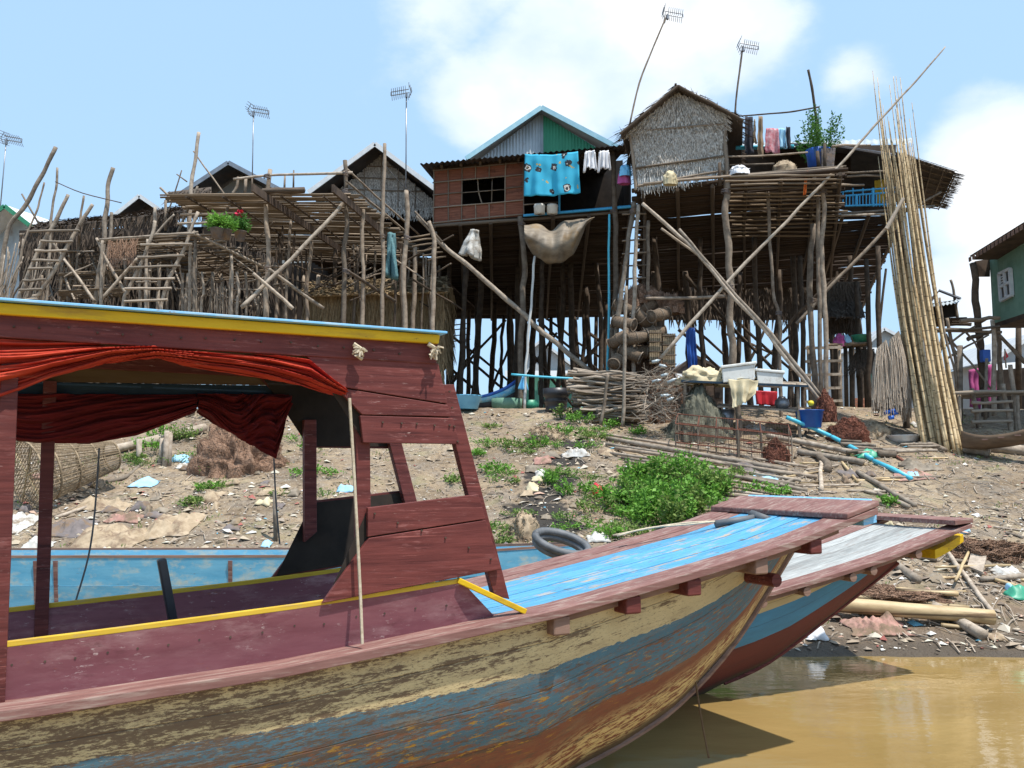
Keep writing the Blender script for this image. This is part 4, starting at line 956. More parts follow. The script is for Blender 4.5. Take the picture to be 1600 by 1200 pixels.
# ---------------------------------------------------------------- veranda house to the right, with blue railing and thatched awning
H3 = house('stilt house with light blue veranda railing under a dark sloping roof and ragged thatched awning', 26, 1370)
zv = Q(1340, 334, 25.6).z
VF = [Wz(1276, 335, zv), Wz(1412, 327, zv), Wz(1346, 480, zv), Wz(1236, 486, zv)]
slats(H3, 'floor_slat', *VF, 60, .06, 'slat_shaded', .2, .15, .02)
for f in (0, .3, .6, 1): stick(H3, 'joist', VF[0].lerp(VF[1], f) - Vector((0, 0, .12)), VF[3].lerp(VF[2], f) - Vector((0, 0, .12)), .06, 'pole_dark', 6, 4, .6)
pp(H3, 'edge_pole', [(1280, 331), (1340, 332), (1460, 322)], 25.4, 2, 'driftwood'); pp(H3, 'edge_pole', [(1270, 338), (1400, 334)], 25.3, 2, 'driftwood')
RL = stick(H3, 'railing', Q(1284, 323, 25.4), Q(1400, 319, 25.4), .03, 'blue_paint', 4, 2, .1, 1)
for y in (296, 303): stick(RL, 'railing_bar', Q(1284, y + (6 if y < 310 else 1), 25.4), Q(1400, y - 3, 25.4), .03, 'blue_paint', 4, 2, .1, 1)
for k in range(22): stick(RL, 'baluster', Q(1286 + k * 5.2, 322.5, 25.4), Q(1286 + k * 5.2, 302 + (2 if k % 3 else -8), 25.4), .02 if k % 5 else .045, 'blue_paint', 4, 2, .1, 1)
MB().prism([Q(1140, 232, 28.5), Q(1400, 226, 28.0), Q(1400, 340, 28.0), Q(1140, 300, 28.5)], (0, .06, 0)).build('back_wall', MATS['plank_dark'], H3)
MB().prism([Q(1300, 228, 24.6), Q(1430, 250, 25), Q(1425, 246, 29), Q(1150, 224, 29), Q(1240, 226, 26.5)], (0, 0, .05)).build('roof', MATS['zinc_dark'], H3)
corrugated(H3, 'roof_sheet', Q(1150, 224, 28.2), Q(1425, 216, 25.4), Q(1425, 224, 24.6), Q(1150, 231, 27.2), 'zinc', .2, .02)
MB().prism([Q(1330, 232, 25.0), Q(1440, 250, 25.2), Q(1402, 300, 27.6), Q(1330, 292, 27.8)], (0, .04, 0)).build('hanging_tarp', MATS['tarp_dark'], H3)
# awning
a0, a1, a2, a3 = Q(1400, 240, 25.0), Q(1492, 270, 25.0), Q(1466, 324, 28.5), Q(1398, 316, 28.5)
MB().prism([a0, a1, a2, a3], (0, 0, .05)).build('awning', MATS['thatch_dark'], H3)
for k in range(9): stick(H3, 'awning_lath', a0.lerp(a3, k / 8) - Vector((0, 0, .05)), a1.lerp(a2, k / 8) - Vector((0, 0, .05)), .022, 'slat', 5, 2, .5)
for k in range(6): stick(H3, 'awning_lath', a0.lerp(a1, k / 5) - Vector((0, 0, .08)), a3.lerp(a2, k / 5) - Vector((0, 0, .08)), .022, 'slat', 5, 2, .5)
m = MB(); blades(m, a1 + Vector((-.2, 0, .06)), a2 + Vector((-.2, 0, .06)), a2 + Vector((.15, 0, -.02)), a1 + Vector((.15, 0, -.02)), 5, 110, .2, .022, (.4, -.3, -.6), .5)
blades(m, a0 + Vector((0, 0, .07)), a1 + Vector((0, 0, .07)), a1 + Vector((0, -.12, .0)), a0 + Vector((0, -.12, .0)), 3, 120, .2, .02, (.1, -.3, .2), .8)
m.build('awning_thatch', MATS['thatch_dark'], H3, kind='stuff')
pp(H3, 'awning_prop', [(1392, 345), (1430, 322), (1470, 300)], 25.6, 1.8)
for x, y0, D_, mt in ((1341, 440, 27, 'pole_dark'), (1357, 405, 26, 'pole_dark'), (1374, 385, 25.5, 'pole_dark'), (1411, 240, 24.5, 'pole_dark'), (1330, 400, 30, 'pole_dark'), (1310, 400, 33, 'pole_dark'), (1300, 430, 37, 'pole_dark'), (1345, 480, 38, 'pole_dark')):
    pp(H3, 'post', [(x - 3, y0), (x, (y0 + 640) / 2), (x + 3, 640)], D_, 4.3, mt, gnd=True)
pp(H3, 'post', [(1384, 420), (1378, 480), (1372, 540)], 25.6, 2.2, 'pole_dark')
# lower thatched store under the veranda
thatch(H3, 'store_wall', Q(1292, 440, 28), Q(1344, 440, 28), Q(1344, 520, 28), Q(1292, 520, 28), 8, 50, .4, .03, fn_, 'thatch_dark')
thatch(H3, 'store_roof', Q(1285, 470, 28), Q(1345, 470, 28), Q(1352, 495, 27), Q(1280, 495, 27), 4, 60, .35, .03, (0, -.6, .6), 'thatch_dark')
for k in range(5): stick(H3, 'shelf_board', Q(1290, 540 + k, 26.2 + k * .25), Q(1362, 536 + k * .6, 26.2 + k * .25), .06, 'slat', 4, 2, .2)
for x in (1322, 1352, 1330, 1306): pp(H3, 'post', [(x, 540), (x + 2, 650)], 26.3 + U(0, 1), 3.5, 'pole_dark', gnd=True)
thatch(H3, 'store_roof', Q(1340, 545, 26.8), Q(1365, 545, 26.8), Q(1365, 575, 26.6), Q(1325, 575, 26.6), 4, 60, .4, .02, fn_, 'thatch_dark')
LD = thing('ladder', 'wide flat rung ladder leaning beneath the blue railed veranda', 'ladder', base(1290, 24.2, 0))
for x in (1263, 1310): pp(LD, 'rail', [(x, 540), (x + 4, 660)], 24.2, 3, 'pole', gnd=True)
for k in range(6): MB().bar(Q(1258, 544 + k * 21, 24.1), Q(1316, 543 + k * 21 + U(-1, 1), 24.1), .06, .07).build('rung', MATS['driftwood'], LD)

# rope lashings where poles cross
def lash(parent, px, py, D, r):
    p = Q(px, py, D); m = MB()
    for k in range(4):
        z = (k - 1.5) * .028; a0 = U(-.35, .35)
        m.tube([p + Vector((math.cos(a) * r, math.sin(a) * r, z + a0 * r * math.cos(a))) for a in [6.2832 * i / 10 for i in range(11)]], .012, 4, False)
    m.build('lashing', MATS['rag_grey'], parent, True, kind='stuff')
for x, y, D_, r_ in ((1138, 450, 22.4, .13), (1134, 300, 22.6, .12), (1286, 300, 22.7, .10), (1012, 465, 23.7, .09), (959, 330, 24.6, .10), (815, 350, 25.2, .11), (1270, 470, 23.6, .11), (1217, 490, 23.2, .08), (990, 330, 23.5, .1), (1240, 575, 21.9, .09)):
    lash(H2 if x > 985 else H1, x, y, D_, r_)
heap_late = []
# ---------------------------------------------------------------- house with the thatched gable and the big slat deck
H4 = house('stilt house with grey thatched gable, dark open front and broad slatted deck', 26, 540)
P, L_, R_, wl, wr, pk, ax = gable(H4, (586, 225), (482, 301), (694, 306), 30, 12, 2, 'plank_dark', 'zinc_dark', 'white_trim', over=1.1, base_dz=.25, side=False)
w0, w1 = wl - ax * .06, wr - ax * .06
fan = pk + Vector((0, -.1, 1.2))
m = MB(); m.prism([w0 - Vector((0, 0, .2)), w1 - Vector((0, 0, .2)), pk - ax * .06], ax * .03)
for k in range(2600):
    a, b_ = R(), R()
    if a + b_ > 1: a, b_ = 1 - a, 1 - b_
    q = pk + (w0 - pk) * a + (w1 - pk) * b_ - ax * U(.06, .11); d_ = Vector((U(-.5, .5), -.12, -1)).normalized(); l = U(.14, .3)
    s_ = Vector((.02, 0, U(-.01, .01)))
    m.v += [tuple(q - s_), tuple(q + s_), tuple(q + d_ * l)]; n_ = len(m.v); m.f.append((n_ - 3, n_ - 2, n_ - 1))
m.build('gable_thatch', MATS['thatch'], H4, kind='stuff')
for f in (.25, .5, .75): stick(H4, 'batten', w0.lerp(pk, f) - ax * .14, w1.lerp(pk, f) - ax * .14, .022, 'pole', 5, 3, .5)
for f in (.2, .35, .5, .65, .8):
    q = w0.lerp(w1, f); stick(H4, 'batten', q - ax * .14 - Vector((0, 0, .2)), Vector((q.x, q.y, q.z + (pk.z - q.z) * (1 - abs(f - .5) * 2))) - ax * .14, .018, 'pole', 5, 2, .5)
m = MB(); blades(m, w0 - ax * .1 - Vector((0, 0, .1)), w1 - ax * .1 - Vector((0, 0, .1)), w1 - ax * .1 - Vector((0, 0, .35)), w0 - ax * .1 - Vector((0, 0, .35)), 2, 150, .3, .025, -ax, .5)
m.build('fringe', MATS['thatch'], H4, kind='stuff')
# dark front room
fz = Q(640, 398, 30).z
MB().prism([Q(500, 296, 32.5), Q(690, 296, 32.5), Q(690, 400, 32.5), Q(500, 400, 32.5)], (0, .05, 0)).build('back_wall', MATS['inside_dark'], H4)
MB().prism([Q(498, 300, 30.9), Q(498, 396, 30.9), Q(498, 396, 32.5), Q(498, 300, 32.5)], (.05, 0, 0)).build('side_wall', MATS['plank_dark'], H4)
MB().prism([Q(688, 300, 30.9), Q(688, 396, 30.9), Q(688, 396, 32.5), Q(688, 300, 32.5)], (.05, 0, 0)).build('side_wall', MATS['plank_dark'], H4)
zd = 9.3
a, b_ = Wz(397, 297, zd), Wz(525, 387, zd); dk = (b_ - a).normalized()
FL, FR = Wz(262, 304, zd), Wz(548, 303, zd)
BL, BR = FL + dk * 7.2, FR + dk * 8.2
slats(H4, 'deck_slat', FL, FR, BR, BL, 72, .034, 'slat', .25, .35, .06, 5, 4, 1.0)
for f in (.1, .3, .62, .85): 
    a = FL.lerp(FR, f) - Vector((0, 0, .06)); b_ = BL.lerp(BR, f) - Vector((0, 0, .06)); stick(H4, 'joist', a, b_, .03, 'pole_dark', 5, 5, 1.0)
for x0, y0, L0 in ((397, 295, 7.0), (522, 296, 8.0)):
    a = Wz(x0, y0, zd - .14); MB().bar(a - dk * .1, a + dk * L0, .06, .2).build('deck_beam', MATS['plank_dark'], H4)
stick(H4, 'deck_edge', Wz(410, 299, zd + .03), Wz(476, 297, zd + .03), .08, 'pole_dark', 4, 3, .2, 1)
# solid house floor behind the deck
S0, S1 = BL + Vector((1.0, 0, 0)), BR
MB().prism([S0, S1, S1 + dk * 9, S0 + dk * 9], (0, 0, .06)).build('floor', MATS['plank_dark'], H4)
for k in range(30): stick(H4, 'floor_slat', (S0 + dk * .3 * k) - Vector((0, 0, .06)), (S1 + dk * .3 * k) - Vector((0, 0, .06)), .05, 'slat_shaded', 5, 3, .5)
# rail at the deck front
pp(H4, 'rail', [(364, 280), (420, 274), (480, 272), (551, 270)], 22.9, 2.3, 'driftwood')
for px, r_, gnd_ in (([(371, 276), (369, 292), (363, 303)], 2.6, 0), ([(384, 279), (383, 300)], 2.6, 0), ([(445, 274), (444, 296)], 1.8, 0), ([(459, 266), (458, 296)], 1.6, 0), ([(394, 276), (394, 300)], 1.4, 0),
        ([(420, 265), (417, 320), (416, 360), (419, 410), (416, 480)], 4.2, 1), ([(539, 251), (541, 320), (543, 352), (538, 400), (537, 480)], 4, 1), ([(601, 224), (598, 310), (597, 360), (598, 420), (597, 500)], 3.4, 1),
        ([(635, 298), (636, 340), (636, 380), (631, 430), (632, 500)], 4.2, 1), ([(671, 346), (677, 372), (678, 430), (676, 500)], 3.8, 1)):
    pp(H4, 'post', px, 23.2, r_, 'pole', gnd=bool(gnd_))
for px, D_, r_, mt in (([(455, 345), (452, 390), (449, 430), (447, 480)], 24.5, 2.6, 'pole'), ([(486, 378), (484, 410), (480, 445), (479, 490)], 25.4, 3.4, 'pole'), ([(569, 320), (565, 372), (568, 417), (566, 490)], 23.6, 3.6, 'pole'),
        ([(649, 384), (648, 455), (646, 500)], 26, 4, 'pole'), ([(525, 390), (522, 460)], 27, 4, 'pole_dark'), ([(475, 430), (474, 500)], 27, 3, 'pole'), ([(497, 430), (495, 500)], 27, 4, 'driftwood'), ([(430, 410), (432, 500)], 26, 3.5, 'pole')):
    pp(H4, 'post', px, D_, r_, mt, gnd=True)
for px, D_, D1_, r_, mt in (([(547, 306), (490, 370), (422, 437), (378, 480)], 22.6, 21.5, 3.4, 'driftwood'), ([(543, 265), (600, 318), (655, 367)], 22.9, 27, 1.8, 'pole'), ([(541, 283), (590, 325), (638, 366)], 22.9, 27, 2.2, 'pole'),
        ([(598, 254), (625, 285), (660, 316)], 26, 28, .7, 'rubber'), ([(541, 422), (580, 447), (616, 471)], 23, 24.5, 3, 'pole_dark'), ([(395, 427), (425, 452), (458, 483)], 21.5, 22, 3.2, 'driftwood'), ([(420, 420), (460, 450), (505, 482)], 22, 23, 3, 'driftwood'), ([(648, 330), (690, 378)], 24, 24, 2, 'pole')):
    pp(H4, 'brace', px, D_, r_, mt, D1_)
for k in range(6): stick(H4, 'stair_slat', Q(628 + k * 8, 372 + k * 7, 24.3), Q(672 + k * 5, 366 + k * 7, 24.3), .03, 'slat', 5, 3, .8)
for k in range(34):
    x = U(425, 690); D_ = U(24.6, 29); y0 = 340 + (x - 425) * .16 + (D_ - 24) * 9
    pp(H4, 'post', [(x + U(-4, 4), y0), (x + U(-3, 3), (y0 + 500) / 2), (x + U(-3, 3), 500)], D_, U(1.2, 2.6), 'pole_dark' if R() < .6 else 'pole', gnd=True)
for k in range(22):
    x, y = U(430, 660), U(395, 470); an = U(-.8, .8); l = U(30, 90)
    stick(H4, 'brace', Q(x, y, U(24, 28)), Q(x + l, y + l * math.sin(an), U(24, 28)), U(.02, .04), 'pole' if R() < .5 else 'pole_dark', 5, 4, 1.)
for x, y, D_, r_ in ((417, 276, 22.9, .08), (540, 271, 22.9, .08), (539, 300, 23, .09), (418, 420, 22.5, .09), (597, 370, 23.2, .08), (636, 372, 23.2, .09), (541, 424, 23.1, .09)): lash(H4, x, y, D_, r_)
# dark lower storey and tan thatched store on the ground
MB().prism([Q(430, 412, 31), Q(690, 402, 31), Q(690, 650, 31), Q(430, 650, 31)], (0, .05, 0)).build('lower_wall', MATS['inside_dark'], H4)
H9 = house('low tan thatched store with shaggy eaves under the slatted deck', 26.5, 590, 'hut', 'thatched_hut')
for x0, x1 in ((478, 588), (588, 640), (640, 694)):
    thatch(H9, 'wall_thatch', Q(x0, 458, 26.6), Q(x1 - .5, 452, 26.6), Q(x1 - .5, 600, 26.6), Q(x0, 600, 26.6), 9, int((x1 - x0) * 1.6), .5, .03, fn_, 'thatch_tan', spread=.2)
thatch(H9, 'wall_thatch', Q(694, 445, 26.5), Q(708, 450, 30), Q(708, 560, 30), Q(694, 580, 26.5), 8, 50, .5, .03, (1, -.3, 0), 'thatch_tan', spread=.3)
thatch(H9, 'roof_thatch', Q(476, 440, 28), Q(698, 432, 28), Q(700, 456, 26.2), Q(474, 462, 26.2), 5, 260, .35, .03, (0, -.5, .8), 'thatch_tan', spread=.7)
for x in (537, 566, 597, 631): stick(H9, 'post', base(x, 26.3), Q(x + 1, 448, 26.3), .06, 'pole', 6, 4, .6)
# ---------------------------------------------------------------- houses further left
H5 = house('grey walled stilt house with grey metal gable roof behind the stick railing', 34, 360)
gable(H5, (357, 254), (282, 303), (452, 304), 33, 10, 2, 'grey_wall', 'zinc_dark', 'metal_grey', over=1.4, base_dz=2.4)
H6 = house('small stilt house with white edged gable roof behind the dark thatch shelter', 38, 220)
gable(H6, (218, 306), (172, 342), (262, 336), 36, 9, 0, 'plank_dark', 'zinc_dark', 'white_trim', over=1.0, base_dz=2.4)
H7 = house('pale metal walled stilt house with green edged gable roof at the village edge', 34, 30)
gable(H7, (8, 322), (-60, 372), (78, 376), 34, 9, 16, 'zinc', 'white_trim', 'green_metal', over=1.0, base_dz=3.2)
for h_, xs_, D_ in ((H5, (300, 340, 390, 430), 35), (H6, (185, 215, 250), 38), (H7, (-40, 0, 40, 70), 36)):
    for x in xs_: post(h_, x, D_, 9.4, .1, 'pole_dark')
Q0 = Q
def Q(px, py, D): return Q0(px, py, D * 1.17)
# ---------------------------------------------------------------- dark thatch shelter and drying decks on the left
H8 = house('long dark shelter of thatch and crooked poles above the stick platforms', 22, 180, 'shelter', 'pole_shelter')
T0, T1 = Q(52, 362, 21.5), Q(312, 333, 21.5)
for a, b_, c_, d_, mt in ((Q(40, 366, 21.2), Q(166, 350, 21.2), Q(172, 343, 26), Q(60, 352, 26), 'thatch_dark'), (Q(166, 350, 21.2), Q(318, 332, 21.2), Q(318, 322, 26), Q(172, 343, 26), 'thatch_dark')):
    MB().prism([a, b_, c_, d_], (0, 0, .1)).build('roof', MATS[mt], H8)
    m = MB(); blades(m, d_ + Vector((0, 0, .12)), c_ + Vector((0, 0, .12)), b_ + Vector((0, 0, .1)), a + Vector((0, 0, .1)), 8, 90, .5, .03, (0, -.3, .5), .4)
    blades(m, a + Vector((0, 0, .1)), b_ + Vector((0, 0, .1)), b_ - Vector((0, 0, .05)), a - Vector((0, 0, .05)), 2, 110, .28, .025, (0, -1, 0), .6)
    m.build('roof_thatch', MATS['thatch_dark'], H8, kind='stuff')
    for f in (.1, .5, .9): stick(H8, 'roof_pole', a.lerp(d_, f) - Vector((.2, 0, .05)), b_.lerp(c_, f) - Vector((-.2, 0, .05)), .05, 'pole', 6, 5, .9)
thatch(H8, 'roof_thatch', Q(262, 300, 27), Q(330, 292, 27), Q(330, 310, 26), Q(258, 316, 26), 4, 70, .4, .03, (0, -.6, .5), 'thatch_dark')
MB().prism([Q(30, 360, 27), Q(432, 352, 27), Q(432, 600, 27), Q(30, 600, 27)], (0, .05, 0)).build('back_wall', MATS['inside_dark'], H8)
thatch(H8, 'wall_thatch', Q(30, 362, 26.9), Q(432, 354, 26.9), Q(432, 500, 26.9), Q(30, 500, 26.9), 9, 170, .5, .03, fn_, 'thatch_dark', back=False)
for k in range(95):
    x = U(60, 430); y = U(385, 470); an = random.choice((0, U(-1.0, 1.0), U(-1.0, 1.0), 1.2)); l = U(20, 70)
    stick(H8, 'loose_stick', Q(x, y, U(20.5, 24)), Q(x + l * math.cos(an), y + l * math.sin(an), U(20.5, 24)), U(.02, .04), 'driftwood' if k % 2 else 'pole', 5, 4, 1.0)
for y0, z_, D_ in ((428, 0, 21), (455, 0, 20.3)):
    for k in range(9): stick(H8, 'floor_slat', Q(92, y0 + k * 1.6, D_ + k * .25), Q(200, y0 - 6 + k * 1.6, D_ + k * .25), .028, 'slat', 5, 4, .9)
for k in range(7): stick(H8, 'shelf_stick', Q(100 + U(-10, 10), 395 + k * 10, 22 + U(-.5, .5)), Q(185 + U(-10, 10), 392 + k * 10 + U(-4, 4), 22 + U(-.5, .5)), .025, 'slat', 5, 3, .9)
for px, D_, r_, mt in (([(87, 230), (73, 262), (59, 286), (46, 310), (35, 328), (12, 362), (2, 420), (0, 480)], 20.5, 4.4, 'driftwood'), ([(69, 285), (62, 310), (58, 328), (40, 372), (30, 410), (18, 470)], 20.3, 1.9, 'pole'),
        ([(90, 262), (87, 295), (84, 315), (79, 352), (77, 420), (72, 480)], 21, 2.6, 'driftwood'), ([(131, 306), (126, 345), (120, 420), (117, 480)], 21.6, 2.4, 'pole'), ([(34, 303), (62, 352)], 21, 2, 'driftwood'),
        ([(177, 262), (168, 290), (166, 330), (163, 355), (160, 395), (152, 440), (148, 480)], 20.6, 4.6, 'driftwood'), ([(174, 332), (173, 365), (163, 420), (157, 480)], 20.9, 3.6, 'driftwood'),
        ([(310, 207), (304, 250), (298, 300), (295, 350), (292, 390)], 20.3, 4.0, 'driftwood'), ([(242, 324), (241, 355), (238, 380)], 20.6, 3.2, 'driftwood'), ([(259, 313), (259, 360)], 21, 2.8, 'pole'),
        ([(302, 236), (325, 268), (352, 305)], 21, 1.6, 'pole'), ([(284, 266), (270, 310), (255, 350)], 22, 1.4, 'pole'), ([(276, 272), (292, 284)], 21, 1.4, 'pole'), ([(250, 293), (272, 312), (292, 328)], 20.4, 2.4, 'driftwood'),
        ([(273, 335), (255, 352), (235, 378), (225, 400)], 20.8, 2.4, 'driftwood'), ([(65, 430), (66, 480)], 21, 3, 'pole'), ([(98, 410), (92, 480)], 21.4, 3.2, 'pole'), ([(115, 390), (108, 480)], 22, 3, 'pole')):
    pp(H8, 'post', px, D_, r_, mt, gnd=px[-1][1] > 440)
for px, D_, r_ in (([(150, 372), (172, 415), (196, 458)], 20.2, 3.0), ([(216, 402), (190, 432), (158, 468)], 20.1, 3.2), ([(81, 377), (112, 420), (149, 472)], 20.3, 3.0), ([(100, 405), (130, 445), (147, 470)], 20.2, 2.6)):
    pp(H8, 'brace', px, D_, r_, 'driftwood')
pp(H8, 'tie', [(86, 284), (130, 302), (190, 317)], 20.5, 1.0, 'pole_dark')
for k in range(26):
    x = U(-5, 75); pp(H8, 'upright_stick', [(x + U(5, 22), U(370, 420)), (x + U(0, 8), 440), (x - U(0, 16), 482)], U(19.6, 20.6), U(.8, 1.6), 'driftwood' if k % 3 else 'pole', gnd=True)
for x, y0, D_ in ((285, 427, 20.6), (293, 427, 21), (298, 380, 20.2), (304, 360, 20.0), (317, 425, 20.6), (330, 425, 21), (362, 400, 20.2), (371, 425, 20.6), (384, 425, 20.8), (404, 425, 21.4), (220, 410, 21), (232, 410, 21.2), (246, 412, 21.4), (345, 428, 22), (195, 400, 22), (262, 420, 21.6)):
    pp(H8, 'post', [(x + U(-2, 2), y0), (x + U(-2, 2), y0 + 35), (x + U(-3, 1), 482)], D_, U(2.4, 3.8), 'driftwood', gnd=True)
for k in range(14): x = U(335, 360); pp(H8, 'upright_stick', [(x + U(-2, 2), U(438, 455)), (x, 485)], U(20.4, 20.9), .7, 'driftwood', gnd=True)
for k in range(12):
    x = U(80, 420); y0 = U(385, 430); pp(H8, 'post', [(x + U(-4, 4), y0), (x + U(-4, 4), (y0 + 490) / 2), (x + U(-4, 4), 490)], U(21, 23.5), U(1.0, 2.4), random.choice(('pole', 'pole_dark', 'driftwood')), gnd=True)
# lower drying deck with flower pots
zl = Q(308, 366, 19.6).z
a, b_ = Wz(306, 366, zl), Wz(418, 421, zl); dl = (b_ - a).normalized()
DK = house('low drying deck of loose sticks with flower pots on it', 20, 330, 'deck', 'stick_deck')
f0, f1 = Wz(158, 374, zl), Wz(308, 366, zl)
slats(DK, 'deck_slat', f0, f1, f1 + dl * 5.4, f0 + dl * 5.4, 34, .033, 'slat', .3, .4, .05, 5, 4, 1.0)
pp(DK, 'edge_pole', [(303, 364), (360, 392), (420, 421), (440, 431)], 19.5, 3.4, 'driftwood', 22.6)
pp(DK, 'edge_pole', [(155, 374), (230, 369), (310, 363)], 19.4, 2.4, 'driftwood')
for f in (.2, .5, .8): stick(DK, 'joist', f0.lerp(f1, f) - Vector((0, 0, .08)), f0.lerp(f1, f) + dl * 5.2 - Vector((0, 0, .08)), .03, 'pole_dark', 5, 4, .8)
for x, y in ((306, 366), (362, 398), (417, 424), (160, 376), (230, 374)):
    pp(DK, 'post', [(x, y), (x - 2, y + 40), (x - 3, 482)], 19.8 + (x > 330) * 1.2, 3.2, 'driftwood', gnd=True)
thatch(DK, 'hanging_mesh', Q(168, 375, 19.6), Q(218, 371, 19.6), Q(212, 398, 19.6), Q(172, 402, 19.6), 4, 60, .3, .012, fn_, 'net_brown', back=False)
# ---------------------------------------------------------------- ladders on the left
def ladder(label, rails, rungs, D, r_):
    t = thing('ladder', label, 'ladder', base(rails[0][-1][0], D * 1.17, 0))
    for px in rails: pp(t, 'rail', px, D, r_, 'driftwood', gnd=px[-1][1] > 440)
    for x0, x1, y in rungs: stick(t, 'rung', Q(x0, y + U(0, 2), D - .1), Q(x1, y + U(-2, 1), D - .1), .036, 'driftwood', 6, 3, .7)
ladder('tall pole ladder leaning against the low drying deck beside flower pots', [[(241, 345), (238, 368), (220, 412), (200, 455), (192, 482)], [(309, 331), (292, 377), (272, 420), (252, 478)]],
       [(243, 304, 365), (220, 300, 381), (215, 288, 400), (202, 282, 416), (195, 273, 434), (195, 268, 450), (194, 262, 470)], 19.2, 3.6)
ladder('short upper pole ladder rising from the drying deck to the slatted deck', [[(309, 291), (296, 322), (277, 364)], [(362, 308), (356, 325), (348, 342)]], [(292, 362, 313), (290, 360, 322), (282, 355, 335), (277, 325, 349)], 20.0, 2.6)
ladder('weathered pole ladder leaning on the dark thatch shelter', [[(107, 304), (95, 328), (80, 355), (54, 405), (37, 450), (28, 482)], [(145, 319), (132, 338), (120, 357), (95, 405), (62, 458), (48, 482)]],
       [(46, 124, 360), (64, 114, 376), (55, 105, 391), (50, 93, 407), (44, 82, 420), (36, 72, 437), (30, 66, 452), (26, 58, 468)], 19.6, 4.0)

Q = Q0
# ---------------------------------------------------------------- right-hand side houses
G1 = house('green plank house on stilts with white shuttered window and brown eaves', 24, 1570)
a, b_ = Q(1546, 402, 24), Q(1720, 300, 19); zb_ = Q(1549, 506, 24).z
bw0 = Vector((a.x, a.y, zb_)); bw1 = Vector((b_.x, b_.y, zb_))
wn = Vector((-(b_ - a).y, (b_ - a).x, 0)).normalized()
n_pl = 22
for i in range(n_pl):
    f0, f1 = i / n_pl, (i + .985) / n_pl
    MB().prism([bw0.lerp(bw1, f0), bw0.lerp(bw1, f1), Vector((*bw0.lerp(bw1, f1).xy, a.lerp(b_, f1).z + .1)), Vector((*bw0.lerp(bw1, f0).xy, a.lerp(b_, f0).z + .1))], wn * .04).build('wall_plank', MATS['green_wall'], G1)
MB().prism([bw0, bw1, bw1 + wn * 7, bw0 + wn * 7], (0, 0, -.12)).build('floor', MATS['plank_dark'], G1)
MB().prism([bw0 + wn * .05, bw0 + wn * 7, bw0 + wn * 7 + Vector((0, 0, 2.2)), Vector((*(bw0 + wn * .05).xy, a.z))], (b_ - a).normalized() * .05).build('side_wall', MATS['green_wall'], G1)
r0, r1 = Q(1521, 406, 23.6), Q(1720, 285, 18.3)
MB().prism([r0, r1, r1 + wn * 8 , r0 + wn * 8], (0, 0, .07)).build('roof', MATS['plank_dark'], G1)
corrugated(G1, 'roof_sheet', r0 - wn * .1 + Vector((0, 0, .11)), r0 + wn * 8 + Vector((0, 0, .11)), r1 + wn * 8 + Vector((0, 0, .11)), r1 - wn * .1 + Vector((0, 0, .11)), 'zinc_dark', .2, .03)
MB().prism([Q(1524, 408, 23.7), Q(1547, 404, 24), Q(1547, 432, 24), Q(1526, 432, 23.8)], (0, .05, 0)).build('soffit_board', MATS['plank_dark'], G1)
for k in range(28): MB().bar(r0.lerp(r1, k / 28) - wn * .12, r0.lerp(r1, (k + .6) / 28) - wn * .12, .02, .12).build('eave_trim', MATS['raw_wood'], G1)
w = MB()
def gw(px, py): 
    d = ray(px, py); t = ((a - wn * .02) - EYE).dot(wn) / d.dot(wn); return EYE + d * t
win = G1
wf = MB().prism([gw(1564, 428), gw(1581, 420), gw(1584, 461), gw(1567, 470)], -wn * .03).build('window', MATS['zinc_dark'], G1)
for p0, p1 in (((1564, 428), (1581, 420)), ((1581, 420), (1584, 461)), ((1584, 461), (1567, 470)), ((1567, 470), (1564, 428)), ((1572.5, 424), (1575.5, 466)), ((1565.5, 449), (1582.5, 440))):
    MB().bar(gw(*p0) - wn * .045, gw(*p1) - wn * .045, .09, .07).build('window_frame', MATS['white_trim'], wf)
for k in range(4):
    MB().prism([gw(1566 + .3 * k, 432 + k * 4), gw(1571.5 + .3 * k, 429.5 + k * 4), gw(1571.5 + .3 * k, 431.5 + k * 4), gw(1566 + .3 * k, 434 + k * 4)], -wn * .045).build('slat', MATS['white_trim'], wf)
pp(G1, 'post', [(1521, 411), (1526, 470), (1531, 520), (1535, 600), (1538, 660)], 23.4, 6, 'pole_dark', gnd=True)
pp(G1, 'post', [(1559, 505), (1562, 580), (1568, 660)], 24.2, 4, 'pole', gnd=True); pp(G1, 'post', [(1590, 480), (1592, 640)], 27, 5, 'pole_dark', gnd=True); pp(G1, 'post', [(1640, 470), (1645, 640)], 22, 6, 'pole_dark', gnd=True)
pp(G1, 'brace', [(1563, 524), (1582, 545), (1602, 567)], 23.6, 3.4, 'pole')
# stick landing with a small roofed perch
LN = house('rickety stick landing with a tiny roofed perch beside the leaning bamboo', 24, 1500, 'platform', 'stick_landing')
pz = Q(1480, 502, 25)
MB().prism([Q(1456, 472, 24.4), Q(1467, 456, 25), Q(1467, 456, 27), Q(1452, 470, 27)], (0, 0, .05)).build('roof', MATS['thatch_dark'], LN)
MB().prism([Q(1467, 456, 25), Q(1500, 469, 24.4), Q(1502, 467, 27), Q(1467, 454, 27)], (0, 0, .05)).build('roof', MATS['zinc_dark'], LN)
corrugated(LN, 'roof_sheet', Q(1455, 476, 24.2), Q(1502, 468, 24.2), Q(1497, 473, 23.7), Q(1455, 480, 23.7), 'zinc', .12, .02)
MB().prism([Q(1456, 474, 26), Q(1497, 468, 26), Q(1494, 495, 26), Q(1456, 498, 26)], (0, .04, 0)).build('back_wall', MATS['inside_dark'], LN)
